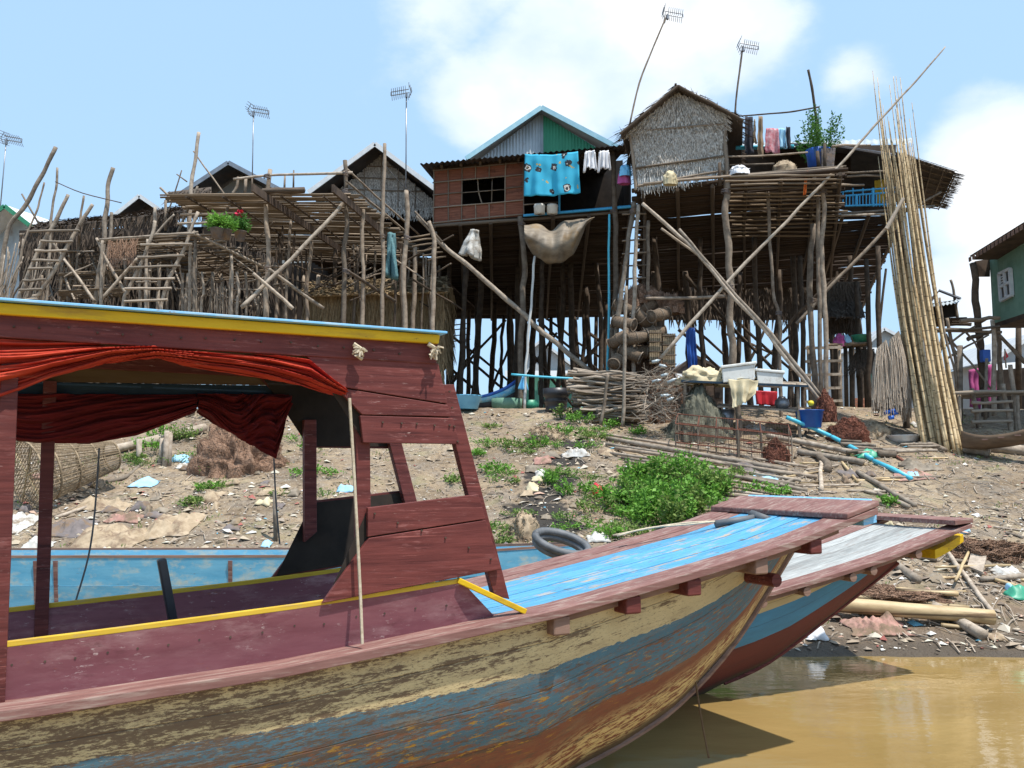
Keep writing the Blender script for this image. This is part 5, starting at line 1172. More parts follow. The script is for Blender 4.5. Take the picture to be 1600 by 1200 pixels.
for k in range(16): stick(LN, 'floor_stick', Q(1448 + U(-6, 4), 497 + k * .9 + U(-1, 1), 24 + k * .15), Q(1510 + U(-12, 12), 497 + k * .8 + U(-2, 2), 24 + k * .15), U(.02, .04), 'pole_dark', 5, 3, .8)
for px, D_, r_, mt in (([(1448, 445), (1452, 480), (1456, 520), (1458, 600)], 24.4, 5, 'pole_dark'), ([(1486, 437), (1492, 460), (1496, 500)], 26, 2.4, 'pole'), ([(1468, 465), (1474, 510), (1484, 555), (1493, 590)], 23, 2, 'pole'),
        ([(1479, 497), (1485, 530), (1493, 570), (1497, 650)], 23.2, 3, 'pole'), ([(1551, 500), (1553, 560), (1553, 650)], 23, 4, 'driftwood'), ([(1473, 525), (1466, 560)], 24, 3.5, 'pole'), ([(1500, 540), (1502, 660)], 22.6, 5, 'driftwood'),
        ([(1541, 560), (1539, 660)], 22.4, 2.6, 'driftwood'), ([(1578, 570), (1583, 610), (1589, 660)], 21.8, 4, 'driftwood')):
    pp(LN, 'post', px, D_, r_, mt, gnd=px[-1][1] > 580)
for x0, y0, x1, y1, r_ in ((1455, 514, 1565, 519, .05), (1460, 518, 1562, 510, .05), (1500, 502, 1562, 497, .06), (1512, 530, 1550, 518, .06), (1470, 545, 1540, 500, .03), (1480, 560, 1545, 523, .03), (1484, 530, 1552, 612, .035), (1478, 522, 1500, 560, .03), (1510, 520, 1532, 550, .03)):
    stick(LN, 'tie_pole', Q(x0, y0, 23.2), Q(x1, y1, 23 + U(-.3, .5)), r_, 'pole', 6, 4, .9)
LN2 = thing('ladder', 'short thick rung ladder under the bench poles behind the dugout canoe', 'ladder', base(1545, 21.6, 0))
for px in ([(1518, 607), (1524, 630), (1531, 668)], [(1566, 600), (1572, 630), (1577, 662)]): pp(LN2, 'rail', px, 21.6, 4, 'driftwood', gnd=True)
for y in (629, 643, 660): stick(LN2, 'rung', Q(1518, y, 21.5), Q(1582, y - 2, 21.5), .045, 'driftwood', 6, 3, .5)
BN = thing('pole_bench', 'bench of rough poles spanning the posts above the dugout canoe', 'bench', base(1540, 21.4, 0))
for k in range(4): stick(BN, 'seat_pole', Q(1484, 615 + k * 1.5, 21.4 + k * .25), Q(1600, 612 + k * 1.2, 21.4 + k * .25), .05, 'driftwood', 6, 4, .6)
for x in (1498, 1590): pp(BN, 'leg', [(x, 617), (x + 1, 660)], 21.5, 3, 'driftwood', gnd=True)
# far houses across the street
def far(label, peak, el, er, D, wallm, roofm, trim, band=None, wz=3.4):
    h_ = house(label, D, peak[0]); gable(h_, peak, el, er, D, 8, 0, wallm, roofm, trim, over=.3, base_dz=wz)
    if band:
        MB().prism([Q(el[0] - 6, el[1] + 4, D - .6), Q(er[0] + 6, er[1] + 4, D - .6), Q(er[0] + 6, er[1] + 14, D - .8), Q(el[0] - 6, el[1] + 14, D - .8)], (0, .06, 0)).build('awning', MATS['far_grey'], h_)
        MB().prism([Q(el[0], el[1] + 14, D - .2), Q(er[0], er[1] + 14, D - .2), Q(er[0], er[1] + 90, D - .2), Q(el[0], el[1] + 90, D - .2)], (0, .06, 0)).build('lower_wall', MATS[band], h_)
        x = el[0] + 8
        for k in range(3):
            o = MB().prism([Q(x, el[1] + 20, D - .25), Q(x + 12, el[1] + 20, D - .25), Q(x + 12, el[1] + 42, D - .25), Q(x, el[1] + 42, D - .25)], (0, .04, 0)).build('window', MATS['inside_dark'], h_); x += (er[0] - el[0]) * .36
    return h_
far('pale grey gabled house with green lower wall across the street, seen between stilts', (845, 532), (795, 575), (900, 575), 58, 'far_grey', 'far_roof', 'white_trim', 'far_green')
far('white roofed house across the street behind the hanging tan net', (1381, 513), (1352, 540), (1425, 536), 46, 'far_grey', 'far_roof', 'white_trim', 'far_green')
far('dark gabled house across the street behind the blue tarp strips', (1086, 556), (1055, 580), (1130, 578), 50, 'rag_grey', 'plank_dark', 'pole_dark', 'plank_dark')
far('white gabled house with scalloped eave behind the stick landing', (1620, 520), (1545, 566), (1690, 552), 34, 'far_grey', 'far_roof', 'white_trim', 'inside_dark')
WL = MB()
bk = thing('brick_wall', 'low red brick wall seen between the right hand stilts', 'wall', base(1350, 31, 0))
for r_ in range(8):
    for k in range(7):
        x = 1330 + k * 8 + (r_ % 2) * 4
        MB().prism([Q(x, 622 + r_ * 4.2, 31), Q(x + 7.4, 622 + r_ * 4.2, 31), Q(x + 7.4, 625.7 + r_ * 4.2, 31), Q(x, 625.7 + r_ * 4.2, 31)], (0, .1, 0)).build('brick', MATS['brick'], bk)
# television aerials
def aerial(label, foot, top, D, face=1, rp=1.2, lean=None):
    t = thing('tv_aerial', label, 'aerial', Q(*foot, D), 'television aerials on poles')
    pts = [Q(*foot, D)] + ([Q(*q, D) for q in lean] if lean else []) + [Q(*top, D)]
    crook(t, 'mast', pts, rp * D / F, 'metal_grey' if rp < 1.3 else 'pole', wob=.1, n=6)
    p = Q(*top, D); k = D / F
    def P2(x, y, d=0): return p + Vector((x * k * face, d, y * k))
    for y in (4, -2): stick(t, 'boom', P2(-4, y + 1), P2(25, y - 4), .8 * k, 'metal_grey', 5, 2, 0, 1)
    stick(t, 'boom_end', P2(25, 0), P2(25, -6), .8 * k, 'metal_grey', 5, 2, 0, 1)
    for i in range(8): stick(t, 'element', P2(1 + i * 3.2, 7 - i * .7, -.18), P2(1.5 + i * 3.2, -5 - i * .8, .18), .45 * k, 'metal_grey', 4, 2, 0, 1)
    for i in range(6):
        y = -10 + i * 4; x = -9 + abs(y - 1) * .5
        stick(t, 'reflector_rod', P2(x - 1, y, -.3), P2(x + 2, y + 3, .3), .5 * k, 'metal_grey', 4, 2, 0, 1)
    stick(t, 'reflector_arm', P2(-4, 12), P2(-9, 2), .7 * k, 'metal_grey', 4, 2, 0, 1); stick(t, 'reflector_arm', P2(-9, 2), P2(-4, -9), .7 * k, 'metal_grey', 4, 2, 0, 1)
    MB().box(tuple(p + Vector((-1.6 * k, -.05, -9 * k))), tuple(p + Vector((1.6 * k, .05, -2 * k)))).build('bracket', MATS['metal_grey'], t)
aerial('television aerial on a thin mast above the green edged gable roof', (0, 330), (10, 217), 34, 1, .9)
aerial('television aerial on a thin grey mast above the grey walled gable house', (394, 300), (396, 173), 31, 1, 1.1)
aerial('television aerial on a tall mast rising before the thatched gable', (634, 330), (635, 144), 28, -1, 1.1)
aerial('television aerial on a leaning bamboo at the left eave of the thatched hut', (984, 195), (1043, 22), 23.4, 1, 1.4, [(999, 130), (1020, 75)])
aerial('television aerial on a jointed bamboo behind the thatched hut', (1148, 180), (1161, 72), 26, 1, 1.5, [(1153, 130)])
# ---------------------------------------------------------------- soft and small things
vm_ = bpy.data.materials.new('litter_mix'); vm_.use_nodes = True; t = vm_.node_tree; b = t.nodes['Principled BSDF']
at = N(t, 'ShaderNodeAttribute'); at.attribute_name = 'Col'; t.links.new(at.outputs['Color'], b.inputs['Base Color']); b.inputs['Roughness'].default_value = .8; b.inputs['Specular IOR Level'].default_value = .2
MATS['litter'] = vm_
def heap(name, label, cat, c, rx, ry, h, mat, lump=.25, strands=120, sw=.006, group=None, freq=2.5, parent=None, pleat=0, cone=0):
    m = MB(); sd = U(0, 50); nu, nv = (90, 22) if pleat else (40, 14)
    def fn(i, j):
        a = i * 6.2832; r = math.sin(j * math.pi / 2); z = math.cos(j * math.pi / 2)
        if cone: r = j ** .8; z = (1 - j) ** 1.1
        q = Vector((math.cos(a) * r, math.sin(a) * r, z))
        k = 1 + lump * noise.noise(q * freq + Vector((sd, 0, 0))) + lump * .5 * noise.noise(q * freq * 2.7 + Vector((sd, 3, 0))) + lump * .28 * noise.noise(q * freq * 7 + Vector((sd, 3, 8)))
        k += pleat * (math.sin(a * 17 + 4 * noise.noise(q * 2)) * .6 + .4 * math.sin(a * 41 + z * 5)) * r
        p = Vector((c.x + q.x * rx * k, c.y + q.y * ry * k, 0)); p.z = c.z + z * h * k - (.1 if j > .98 else 0)
        return p
    m.grid(fn, nu, nv)
    for k in range(strands):
        a, e = U(0, 6.28), R() ** .7 * .97; p = fn(a / 6.2832, e); pts = [p]
        for s in range(4): a += U(-.3, .3); e = max(.02, min(1, e + U(-.08, .13))); pts.append(fn((a / 6.2832) % 1, e) + (fn((a / 6.2832) % 1, e) - c) * U(.0, .10))
        m.tube(pts, sw, 3, False)
    return m.build(name, MATS[mat], parent, True, label=label, cat=cat, group=group)
def sheet(name, label, cat, corners, mat, nu=24, nv=24, amp=.05, fx=3, parent=None, edge=.0, sag=0, solid=.006, group=None, mode='v'):
    """cloth hung between four 3-D corners tl,tr,br,bl with folds towards the river"""
    tl, tr, br, bl = corners; m = MB(); ph = U(0, 9)
    nrm = (tr - tl).cross(bl - tl).normalized()
    if nrm.y > 0: nrm = -nrm
    def fn(i, j):
        p = tl.lerp(tr, i).lerp(bl.lerp(br, i), j)
        w = (math.sin(i * fx * 6.28 + ph + 1.2 * math.sin(j * 2.2)) + .5 * math.sin(i * fx * 15 + ph * 2)) * amp * (.35 + .65 * j)
        w += .6 * amp * noise.noise(p * 3)
        p = p + nrm * w
        p.z -= sag * math.sin(i * math.pi) * (1 - .3 * j)
        if edge: p += (tr - tl).normalized() * edge * noise.noise(p * 5) * j; p.z += edge * noise.noise(p * 6 + Vector((4, 0, 0))) * j
        return p
    m.grid(fn, nu, nv)
    return m.build(name, MATS[mat], parent, True, label=label, cat=cat, solid=solid, group=group)
def lathe(m, c, prof, n=20, axis=None):
    base_ = len(m.v)
    for r, z in prof:
        for k in range(n): a = 6.2832 * k / n; m.v.append((c.x + math.cos(a) * r, c.y + math.sin(a) * r, c.z + z))
    for i in range(len(prof) - 1):
        for k in range(n): m.f.append((base_ + i * n + k, base_ + i * n + (k + 1) % n, base_ + (i + 1) * n + (k + 1) % n, base_ + (i + 1) * n + k))
    return m
def rag(label, px, py, wpx, hpx, mat, name='rag', cat='rag', lift=.14, group=None):
    c = ground(px, py); w = wpx * c.y / F / 2; l = max(.2, hpx * c.y / F * 1.9); m = MB(); sd = U(0, 99)
    def fn(i, j):
        x = c.x + (i - .5) * 2 * w * (1 + .25 * noise.noise(Vector((j * 3, sd, 0)))); y = c.y + (j - .5) * l * (1 + .3 * noise.noise(Vector((i * 3, sd, 5))))
        e = min(i, 1 - i, j, 1 - j) * 4; e = min(1, e)
        return Vector((x, y, terr(x, y) + .015 + e * lift * (.4 + noise.noise(Vector((x * 3, y * 3, sd))) * .7 + abs(noise.noise(Vector((x * 7, y * 4, sd)))) * .6 + abs(noise.noise(Vector((x * 16, y * 10, sd)))) * .45)))
    m.grid(fn, 44 if wpx > 40 else 14, 30 if wpx > 40 else 10)
    return m.build(name, MATS[mat], None, True, label=label, cat=cat, group=group, solid=.005)
# ---- fishing nets and heaps
def gheap(label, px, py, wpx, hpx, mat, cat='net', name='fishing_net', **k):
    c = ground(px, py); s = c.y / F
    return heap(name, label, cat, c - Vector((0, 0, .08)), wpx / 2 * s, wpx / 2.6 * s, hpx * s + .08, mat, **k)
gheap('heap of rust red fishing net on the ground beside the metal bowl', 1325, 688, 64, 27, 'net_rust', strands=1000, sw=.005)
gheap('rust red net spilling from the end of the wire cage', 1213, 722, 42, 28, 'net_rust', strands=600, sw=.005)
gheap('yellowish sack of netting lying against the rust red heap', 1368, 683, 50, 22, 'rag_tan', strands=60)
gheap('large brown fishing net draped over short stakes on the left bank', 372, 733, 138, 62, 'net_brown', strands=500, sw=.004, freq=2.4, lump=.3, pleat=.10)
gheap('brown tangle of brush and net behind the firewood stack', 1036, 655, 60, 74, 'net_brown', strands=1500, lump=.35, sw=.006, cat='brush', name='brush_pile')
gheap('grey green net thrown over a low frame in front of the table', 1094, 680, 104, 84, 'net_green', strands=160, sw=.004, lump=.26, freq=1.6, pleat=.16, cone=1)
gheap('brown net scraps lying among the bamboo near the water', 1395, 930, 150, 8, 'net_brown', strands=900, lump=.4)
gheap('pile of brown brush net on the slope beyond the white decked boat', 1535, 868, 120, 18, 'net_brown', strands=1100, lump=.35)
gheap('pale grey heap of old rope and net on the bare bank', 850, 690, 62, 20, 'rag_tan', strands=260, lump=.3)
gheap('low mound of earth and straw beside the drain', 820, 842, 46, 36, 'rag_tan', cat='mound', name='straw_mound', strands=80)
for k in range(7):
    p = Q(1014 + U(0, 38), 566 + k * 9 + U(-8, 8), 20.75 - k * .03)
    m = MB(); a = p; d_ = Vector((U(.15, .24), U(-.1, .1), U(-.12, .12)))
    m.tube([a, a + d_ * .75, a + d_ * .85, a + d_], [.036, .036, .014, .014], 8)
    m.build('plastic_bottle', MATS['bottle_plastic'], None, True, label='clear plastic bottle caught in the brown brush by the firewood', cat='bottle', group='bottles in the brush pile')
m = MB()
for k in range(150):
    p = Q(U(1008, 1062), U(580, 660), U(20.6, 21.3)); d_ = Vector((U(-1, 1), U(-.5, .5), U(-.3, .6))).normalized() * U(.15, .45)
    m.tube([p - d_, p + Vector((U(-.04, .04), 0, U(-.03, .03))), p + d_], U(.004, .010), 4, False)
m.build('twig_tangle', MATS['driftwood'], None, label='loose twigs sticking out of the brown brush by the firewood', cat='twigs', kind='stuff')
# hanging tan net
pn = Q(1404, 512, 21.5)
NT = pp(None, 'net_post', [(1404, 360), (1410, 430), (1418, 520), (1417, 690)], 21.8, 5.5, 'pole_dark', gnd=True, label='tall dark post from which the tan net hangs', cat='post')
m = MB()
for k in range(2300):
    u = R(); x0 = 1376 + 28 * u + (0 if u > .5 else -6); y0 = 545 - 28 * u; L0 = U(.7, 1.0)
    x1 = 1362 + 62 * min(1, max(0, u + U(-.12, .12))); y1 = 640 + U(-14, 14)
    if u > .8: y1 += 10
    D_ = 21.2 + U(-.3, .3); a, b_ = Q(x0, y0, D_ + .1), Q(x1, y0 + (y1 - y0) * L0, D_)
    mid = a.lerp(b_, .45) + Vector((U(-.04, .04), U(-.06, .06), U(-.02, .1))); m.tube(spline([a, mid, b_], 3), U(.005, .012), 3, False)
m.build('fishing_net', MATS['net_tan'], None, True, label='long tan fishing net hanging in strands from a post', cat='net')
for k in range(5):
    p = Q(1386 + U(-8, 12), 640 + U(-4, 18), 21); m = MB(); m.tube([p, p + Vector((.12, -.02, .02))], .05, 8); m.build('net_float', MATS['plastic_blue'], None, True, label='small blue net float tied under the hanging tan net', cat='float', group='blue floats under the hanging net')
# net bunch on the leg of the brace
p = Q(1290, 636, 21.4)
heap('fishing_net', 'rust red net bunched round the foot of the crossed poles', 'net', p - Vector((0, 0, .25)), .24, .2, .55, 'net_rust', strands=500)
# ---- firewood stack
c0 = ground(950, 664); Dw = c0.y
for k in range(150):
    f = (k // 6) / 25; y = 660 - f * 78 + U(-2, 2)
    xl = 892 + U(-4, 14) + 6 * math.sin(f * 5); xr = 1010 + U(-22, 6)
    if R() < .35: xl += U(0, 40)
    elif R() < .5: xr -= U(0, 40)
    D_ = Dw + U(-.1, .55) + f * .1
    sg = random.gauss(0, 3.8)
    a, b_ = Q(xl, y + sg, D_), Q(xr, y - sg, D_ + U(-.1, .1))
    stick(None, 'firewood_stick', a, b_, U(.02, .05), 'driftwood' if R() < .6 else 'pole', 6, 6, U(.8, 2.2) // .7 * .7, .6, label='crooked branch in the firewood stack between two upright poles', cat='stick', group='branches of the firewood stack')
pp(None, 'stake', [(951, 585), (945, 620), (939, 664)], Dw - .35, 3, 'pole', label='short leaning stake holding the front of the firewood stack', cat='stake', gnd=False)
pp(None, 'stake', [(978, 447), (976, 520), (975, 600), (974, 667)], Dw - .35, 3.2, 'driftwood', label='tall stake standing against the front of the firewood stack', cat='stake', gnd=False)
# ---- bamboo bundle leaning up into the sky
tops = []
for k in range(44):
    f = k / 43
    bx_ = 1437 + 70 * f + U(-4, 4); by = 694 + 16 * f + U(-6, 4)
    mx_ = 1386 + 34 * f + U(-5, 5)
    tall = R() < .45
    ty = U(105, 200) if tall else U(212, 250)
    tx = 1376 + 44 * f + U(-8, 8) - (8 if tall and f < .5 else 0)
    g_ = ground(bx_, by)
    pts = [g_ - Vector((0, 0, .05)), Q(tx + (bx_ - tx) * .50 + U(-2, 2), ty + (by - ty) * .56, g_.y + 1.0 + U(-.1, .3)), Q(tx, ty, g_.y + 2.0)]
    P = spline(pts, 5); rr = [U(.026, .042) * (1 - .80 * (i / (len(P) - 1)) ** (1.6 if tall else 2.6)) * U(.94, 1.06) for i in range(len(P))]
    MB().tube(P, rr, 7).build('bamboo_pole', MATS['bamboo'], None, True, label='tall tan bamboo leaning in the upright bundle', cat='bamboo', group='bamboo bundle leaning beside the veranda')
stick(None, 'lashing_pole', Q(1385, 358, 20.4), Q(1412, 310, 20.4), .05, 'driftwood', 6, 3, .3, label='short pole lashed across the upright bamboo bundle', cat='pole')
# ---- bamboo lying on the bank (raft)
for k in range(17):
    y0 = 683 + k * 7.2 + U(-2, 2); x0 = 922 + U(-6, 30) + k * 9; x1 = 1262 + U(-40, 25) - max(0, k - 6) * 3; y1 = y0 + 52 - k * 2.0
    y1 = min(y1, 792)
    a, b_ = ground(x0, y0, .06), ground(x1, y1, .06)
    mid = (a + b_) / 2; mid.z = max(mid.z, terr(mid.x, mid.y) + .05)
    crook(None, 'bamboo_pole', [a, mid, b_], .055 if k == 1 else U(.026, .042), 'driftwood' if k % 3 else 'pole', n=6, label='weathered bamboo lying in a row on the bank above the bush', cat='bamboo', group='bamboo poles laid on the bank')
# ---- wire cage
CG = thing('wire_cage', 'long low rusty wire cage with netting on the bank', 'cage', ground(1140, 715))
cA, cB = ground(1056, 706), ground(1238, 728); dp = Vector((.25, 1.0, .28)); hz = Vector((0, 0, .62))
for base_ in (Vector((0, 0, 0)), dp):
    for h_ in (0, .33, .66, 1): stick(CG, 'bar', cA + base_ + hz * h_, cB + base_ + hz * h_, .016, 'net_rust', 5, 3, .8)
for f in (0, .2, .36, .55, .75, 1):
    q = cA.lerp(cB, f)
    for base_ in (Vector((0, 0, 0)), dp): stick(CG, 'upright', q + base_, q + base_ + hz, .018 if f != .55 else .04, 'pole', 5, 2, .5)
    stick(CG, 'tie_rod', q + hz, q + hz + dp, .014, 'net_rust', 5, 2, .5)
m = MB()
for k in range(46): q = cA.lerp(cB, k / 45) ; m.tube([q + dp * .98, q + dp * .98 + hz], .004, 3, False); m.tube([q, q + hz], .003, 3, False)
for k in range(14): m.tube([cA + hz * k / 14, cB + hz * k / 14], .003, 3, False)
m.build('mesh', MATS['net_brown'], CG, kind='stuff')
# ---- table with foam boxes
TB = thing('work_table', 'rough table with blue edge and a lower shelf in front of the stilts', 'table', base(1160, 21.2, 0))
tz = Q(1160, 600, 20.8)
ta, tb_, tc_, td = Q(1064, 595, 20.8), Q(1262, 603, 20.8), Q(1258, 597, 22), Q(1068, 590, 22)
for k in range(5):
    a, b_, f0, f1 = ta, tb_, k / 5, (k + .94) / 5
    MB().prism([ta.lerp(td, f0), tb_.lerp(tc_, f0), tb_.lerp(tc_, f1), ta.lerp(td, f1)], (0, 0, -.03)).build('top_board', MATS['driftwood'], TB)
MB().bar(ta - Vector((0, .03, .01)), tb_ - Vector((0, .03, .01)), .05, .05).build('top_edge', MATS['navy'], TB)
sa, sb, sc_, sd_ = Q(1120, 634, 20.9), Q(1258, 641, 20.9), Q(1256, 637, 22), Q(1122, 630, 22)
for k in range(4): MB().prism([sa.lerp(sd_, k / 4), sb.lerp(sc_, k / 4), sb.lerp(sc_, (k + .9) / 4), sa.lerp(sd_, (k + .9) / 4)], (0, 0, -.04)).build('shelf_board', MATS['driftwood'], TB)
for x, D_ in ((1070, 20.9), (1154, 20.9), (1247, 20.9), (1256, 21.9), (1080, 21.9)): pp(TB, 'leg', [(x, 598), (x, 640), (x + 1, 668)], D_, 3 if x != 1154 else 5, 'pole', gnd=True)
def crate(label, px0, py0, px1, py1, D, dep, tilt):
    c_ = thing('foam_box', label, 'box', Q((px0 + px1) / 2, py1, D))
    a, b_, c2, d2 = Q(px0, py0, D), Q(px1, py0 + tilt, D), Q(px1 - 1, py1 + tilt * .6, D), Q(px0 + 2, py1, D)
    MB().prism([a, b_, c2, d2], (.15, dep, 0)).build('body', MATS['white_foam'], c_, bevel=.02)
    MB().prism([a + Vector((-.03, -.03, .0)), b_ + Vector((.03, -.03, 0)), b_ + Vector((.03, -.03, .07)), a + Vector((-.03, -.03, .07))], (.15, dep + .06, 0)).build('lid', MATS['white_foam'], c_, bevel=.02)
crate('white foam box tilted on the canvas at the middle of the table', 1128, 576, 1180, 598, 20.7, .8, -7)
crate('white foam box with a dirty lid at the right of the table', 1182, 580, 1224, 600, 20.75, .7, 4)
sheet('canvas_sheet', 'crumpled yellowish canvas hanging off the front of the table', 'canvas', (Q(1138, 592, 20.6), Q(1186, 594, 20.6), Q(1176, 622, 20.5), Q(1146, 636, 20.5)), 'canvas', 20, 20, .10, 1.5, edge=.1)
heap('canvas_roll', 'crumpled pale canvas heaped on the left end of the table', 'canvas', Q(1098, 594, 21.2), .55, .4, .26, 'canvas', lump=.45, strands=0)
heap('canvas_roll', 'flat yellow canvas under the foam boxes on the table', 'canvas', Q(1150, 597, 21.1), .5, .4, .12, 'canvas', lump=.4, strands=0)
sheet('red_cloth', 'red cloth hanging behind the lower shelf of the table', 'cloth', (Q(1180, 610, 22.3), Q(1215, 612, 22.3), Q(1214, 634, 22.3), Q(1182, 632, 22.3)), 'plastic_red', 12, 12, .05, 3)
def pot(name, label, cat, px, py, D, prof, mat, group=None, n=18):
    c_ = Q(px, py, D); return lathe(MB(), c_, prof, n).build(name, MATS[mat], None, True, label=label, cat=cat, group=group, solid=.012)
pot('jar', 'grey jar lying on the lower shelf of the table', 'jar', 1222, 638, 21.2, [(.0, 0), (.13, 0), (.17, .1), (.15, .2), (.08, .25), (.08, .28)], 'metal_grey')
pot('bucket', 'grey metal bucket under the table', 'bucket', 1135, 664, 21.2, [(.0, 0), (.15, 0), (.2, .36)], 'metal_grey')
pot('bucket', 'blue plastic tub beside the crossed pole feet', 'tub', 1265, 668, 21.0, [(.0, 0), (.26, 0), (.32, .4), (.34, .4)], 'plastic_blue')
pot('ball', 'small yellow ball on the end of the table shelf', 'ball', 1267, 634, 21.0, [(0, 0), (.05, .01), (.07, .06), (.05, .11), (0, .12)], 'plastic_yellow')
pot('bowl', 'wide dented aluminium bowl on the ground below the bamboo', 'bowl', 1412, 694, ground(1412, 694).y, [(.0, 0.02), (.2, 0.02), (.3, .09), (.355, .2), (.375, .205), (.35, .19), (.29, .1), (0, .04)], 'aluminium')
pot('barrel', 'black ribbed plastic barrel beside the firewood stack', 'barrel', 869, 650, 23.4, [(.0, 0), (.24, 0), (.25, .12), (.29, .14), (.27, .2), (.28, .34), (.31, .36), (.29, .42), (.3, .5), (.34, .52), (.345, .72), (.30, .72), (.29, .5)], 'black_plastic')
pot('basin', 'light blue plastic basin under the red woven house', 'basin', 723, 639, 23.8, [(0, 0), (.40, 0), (.5, .34), (.53, .35), (.48, .32), (.38, .05)], 'plastic_sky')
pot('tub', 'green concrete tub under the red woven house', 'tub', 792, 640, 25, [(0, 0), (.42, 0), (.43, .3), (.38, .3), (.37, .05)], 'green_concrete')
pot('tub', 'small green tub beside the crooked front stilt', 'tub', 828, 640, 25.6, [(0, 0), (.25, 0), (.26, .26), (.22, .26)], 'plastic_green')
pot('bowl', 'green plastic bowl on the shelf by the wide ladder', 'bowl', 1346, 535, 26.4, [(0, 0), (.2, 0), (.28, .2), (.3, .21), (.26, .18)], 'plastic_green')
heap('bag', 'pink plastic bag on the shelf by the wide ladder', 'bag', Q(1312, 536, 26.3), .18, .15, .26, 'cloth_pink', strands=0); heap('bag', 'pale blue plastic bag on the shelf by the wide ladder', 'bag', Q(1323, 535, 26.3), .13, .12, .22, 'cloth_sky', strands=0)
# blue boat under the house
BB = thing('small_boat', 'blue and white small boat resting on the ground beneath the red woven house', 'boat', Q(760, 640, 25.6))
p0, p1 = Q(700, 640, 26), Q(803, 640, 25.4); d_ = p1 - p0; nn_ = Vector((-d_.y, d_.x, 0)).normalized()
for sd in (-1, 1):
    for lo, hi, mt in ((0, .45, 'tarp_dark'), (.45, .8, 'boat_blue_side'), (.8, 1, 'plastic_blue')):
        m = MB()
        def fn(i, j):
            q = lo + (hi - lo) * j; w = .42 * (1 - i ** 4) * (.55 + .45 * q); up_ = .32 + .32 * i ** 3
            return p0 + d_ * i * (1 + .02 * q) + nn_ * sd * w + Vector((0, 0, up_ * q + .22 * i ** 5))
        m.grid(fn, 18, 2).build('hull_strake', MATS[mt], BB, True, solid=.02)
# blue pipes
pp(None, 'water_pipe', [(799, 585), (850, 589), (902, 592)], 24.4, 2, 'blue_pipe', label='horizontal light blue pipe between the front stilts and the firewood', cat='pipe')
a, b_, c_ = Q(1229, 652, 20.8), ground(1300, 690, .10), ground(1362, 724, .07)
MB().tube(spline([a, b_, c_], 4), .05, 10).build('water_pipe', MATS['blue_pipe'], None, True, label='upper length of light blue pipe running down the bank', cat='pipe')
a, c_ = ground(1366, 726, .06), ground(1424, 755, .06)
MB().tube([a, (a + c_) / 2 + Vector((0, 0, .02)), c_], .05, 10).build('water_pipe', MATS['blue_pipe'], None, True, label='lower length of light blue pipe ending on bare earth', cat='pipe')
for x0, x1 in ((1071, 1075), (1078, 1081)):
    sheet('tarp_strip', 'bright blue tarp strip hanging between the rear stilts', 'tarp', (Q(x0, 512, 27), Q(x0 + 8, 512, 27), Q(x1 + 9, 580, 27), Q(x1, 580, 27)), 'plastic_blue', 8, 12, .05, 1.5, group='blue tarp strips under the hut')
sheet('plastic_bag', 'crumpled blue plastic bag tied to the crooked front stilt', 'bag', (Q(816, 588, 24.6), Q(821, 588, 24.6), Q(826, 610, 24.6), Q(809, 608, 24.6)), 'plastic_sky', 10, 10, .06, 2)
# ---- piled fish traps under the hut
for k, (x, y, D_) in enumerate(((975, 505, 23.4), (1003, 498, 23.6), (1030, 492, 23.4), (968, 530, 23.2), (995, 528, 23.1), (1022, 520, 23.5), (985, 552, 23.2), (1010, 550, 23.4), (965, 562, 23.3), (975, 482, 23.8), (1010, 480, 23.9))):
    t_ = thing('basket_trap', 'brown woven cylinder trap in the pile under the thatched hut', 'fish trap', Q(x, y, D_), 'cylinder traps piled under the hut')
    p = Q(x, y, D_); d_ = Vector((U(-1, 1), U(-.6, .6), U(-.5, .5))).normalized() * .6
    MB().tube([p - d_ * .5, p, p + d_ * .5], [.15, .17, .15], 12).build('basket', MATS['trap_mesh'], t_, True)
    for e in (-.5, 0, .5):
        q = p + d_ * e; x_ = d_.orthogonal().normalized() * .172; y_ = d_.normalized().cross(x_)
        MB().tube([q + x_ * math.cos(a) + y_ * math.sin(a) for a in [6.2832 * i / 12 for i in range(13)]], .016, 4).build('hoop', MATS['pole'], t_, True)
for x, y, w in ((1015, 516, 19), (1036, 521, 20)):
    t_ = thing('bamboo_crate', 'upright bamboo slat trap box standing under the hut' + (' beside the cylinder traps' if x < 1030 else ' nearer the table'), 'fish trap', Q(x + 8, y + 45, 22.9))
    for k in range(6): MB().prism([Q(x + w * k / 6, y, 22.9), Q(x + w * (k + .85) / 6, y, 22.9), Q(x + w * (k + .85) / 6, y + 52, 22.9), Q(x + w * k / 6, y + 52, 22.9)], (.05, .35, 0)).build('slat', MATS['basket'], t_)
    for f in (.08, .35, .65, .92): stick(t_, 'hoop', Q(x - 1, y + 52 * f, 22.85), Q(x + w + 1, y + 52 * f, 22.85), .02, 'pole_dark', 5, 2, .3)
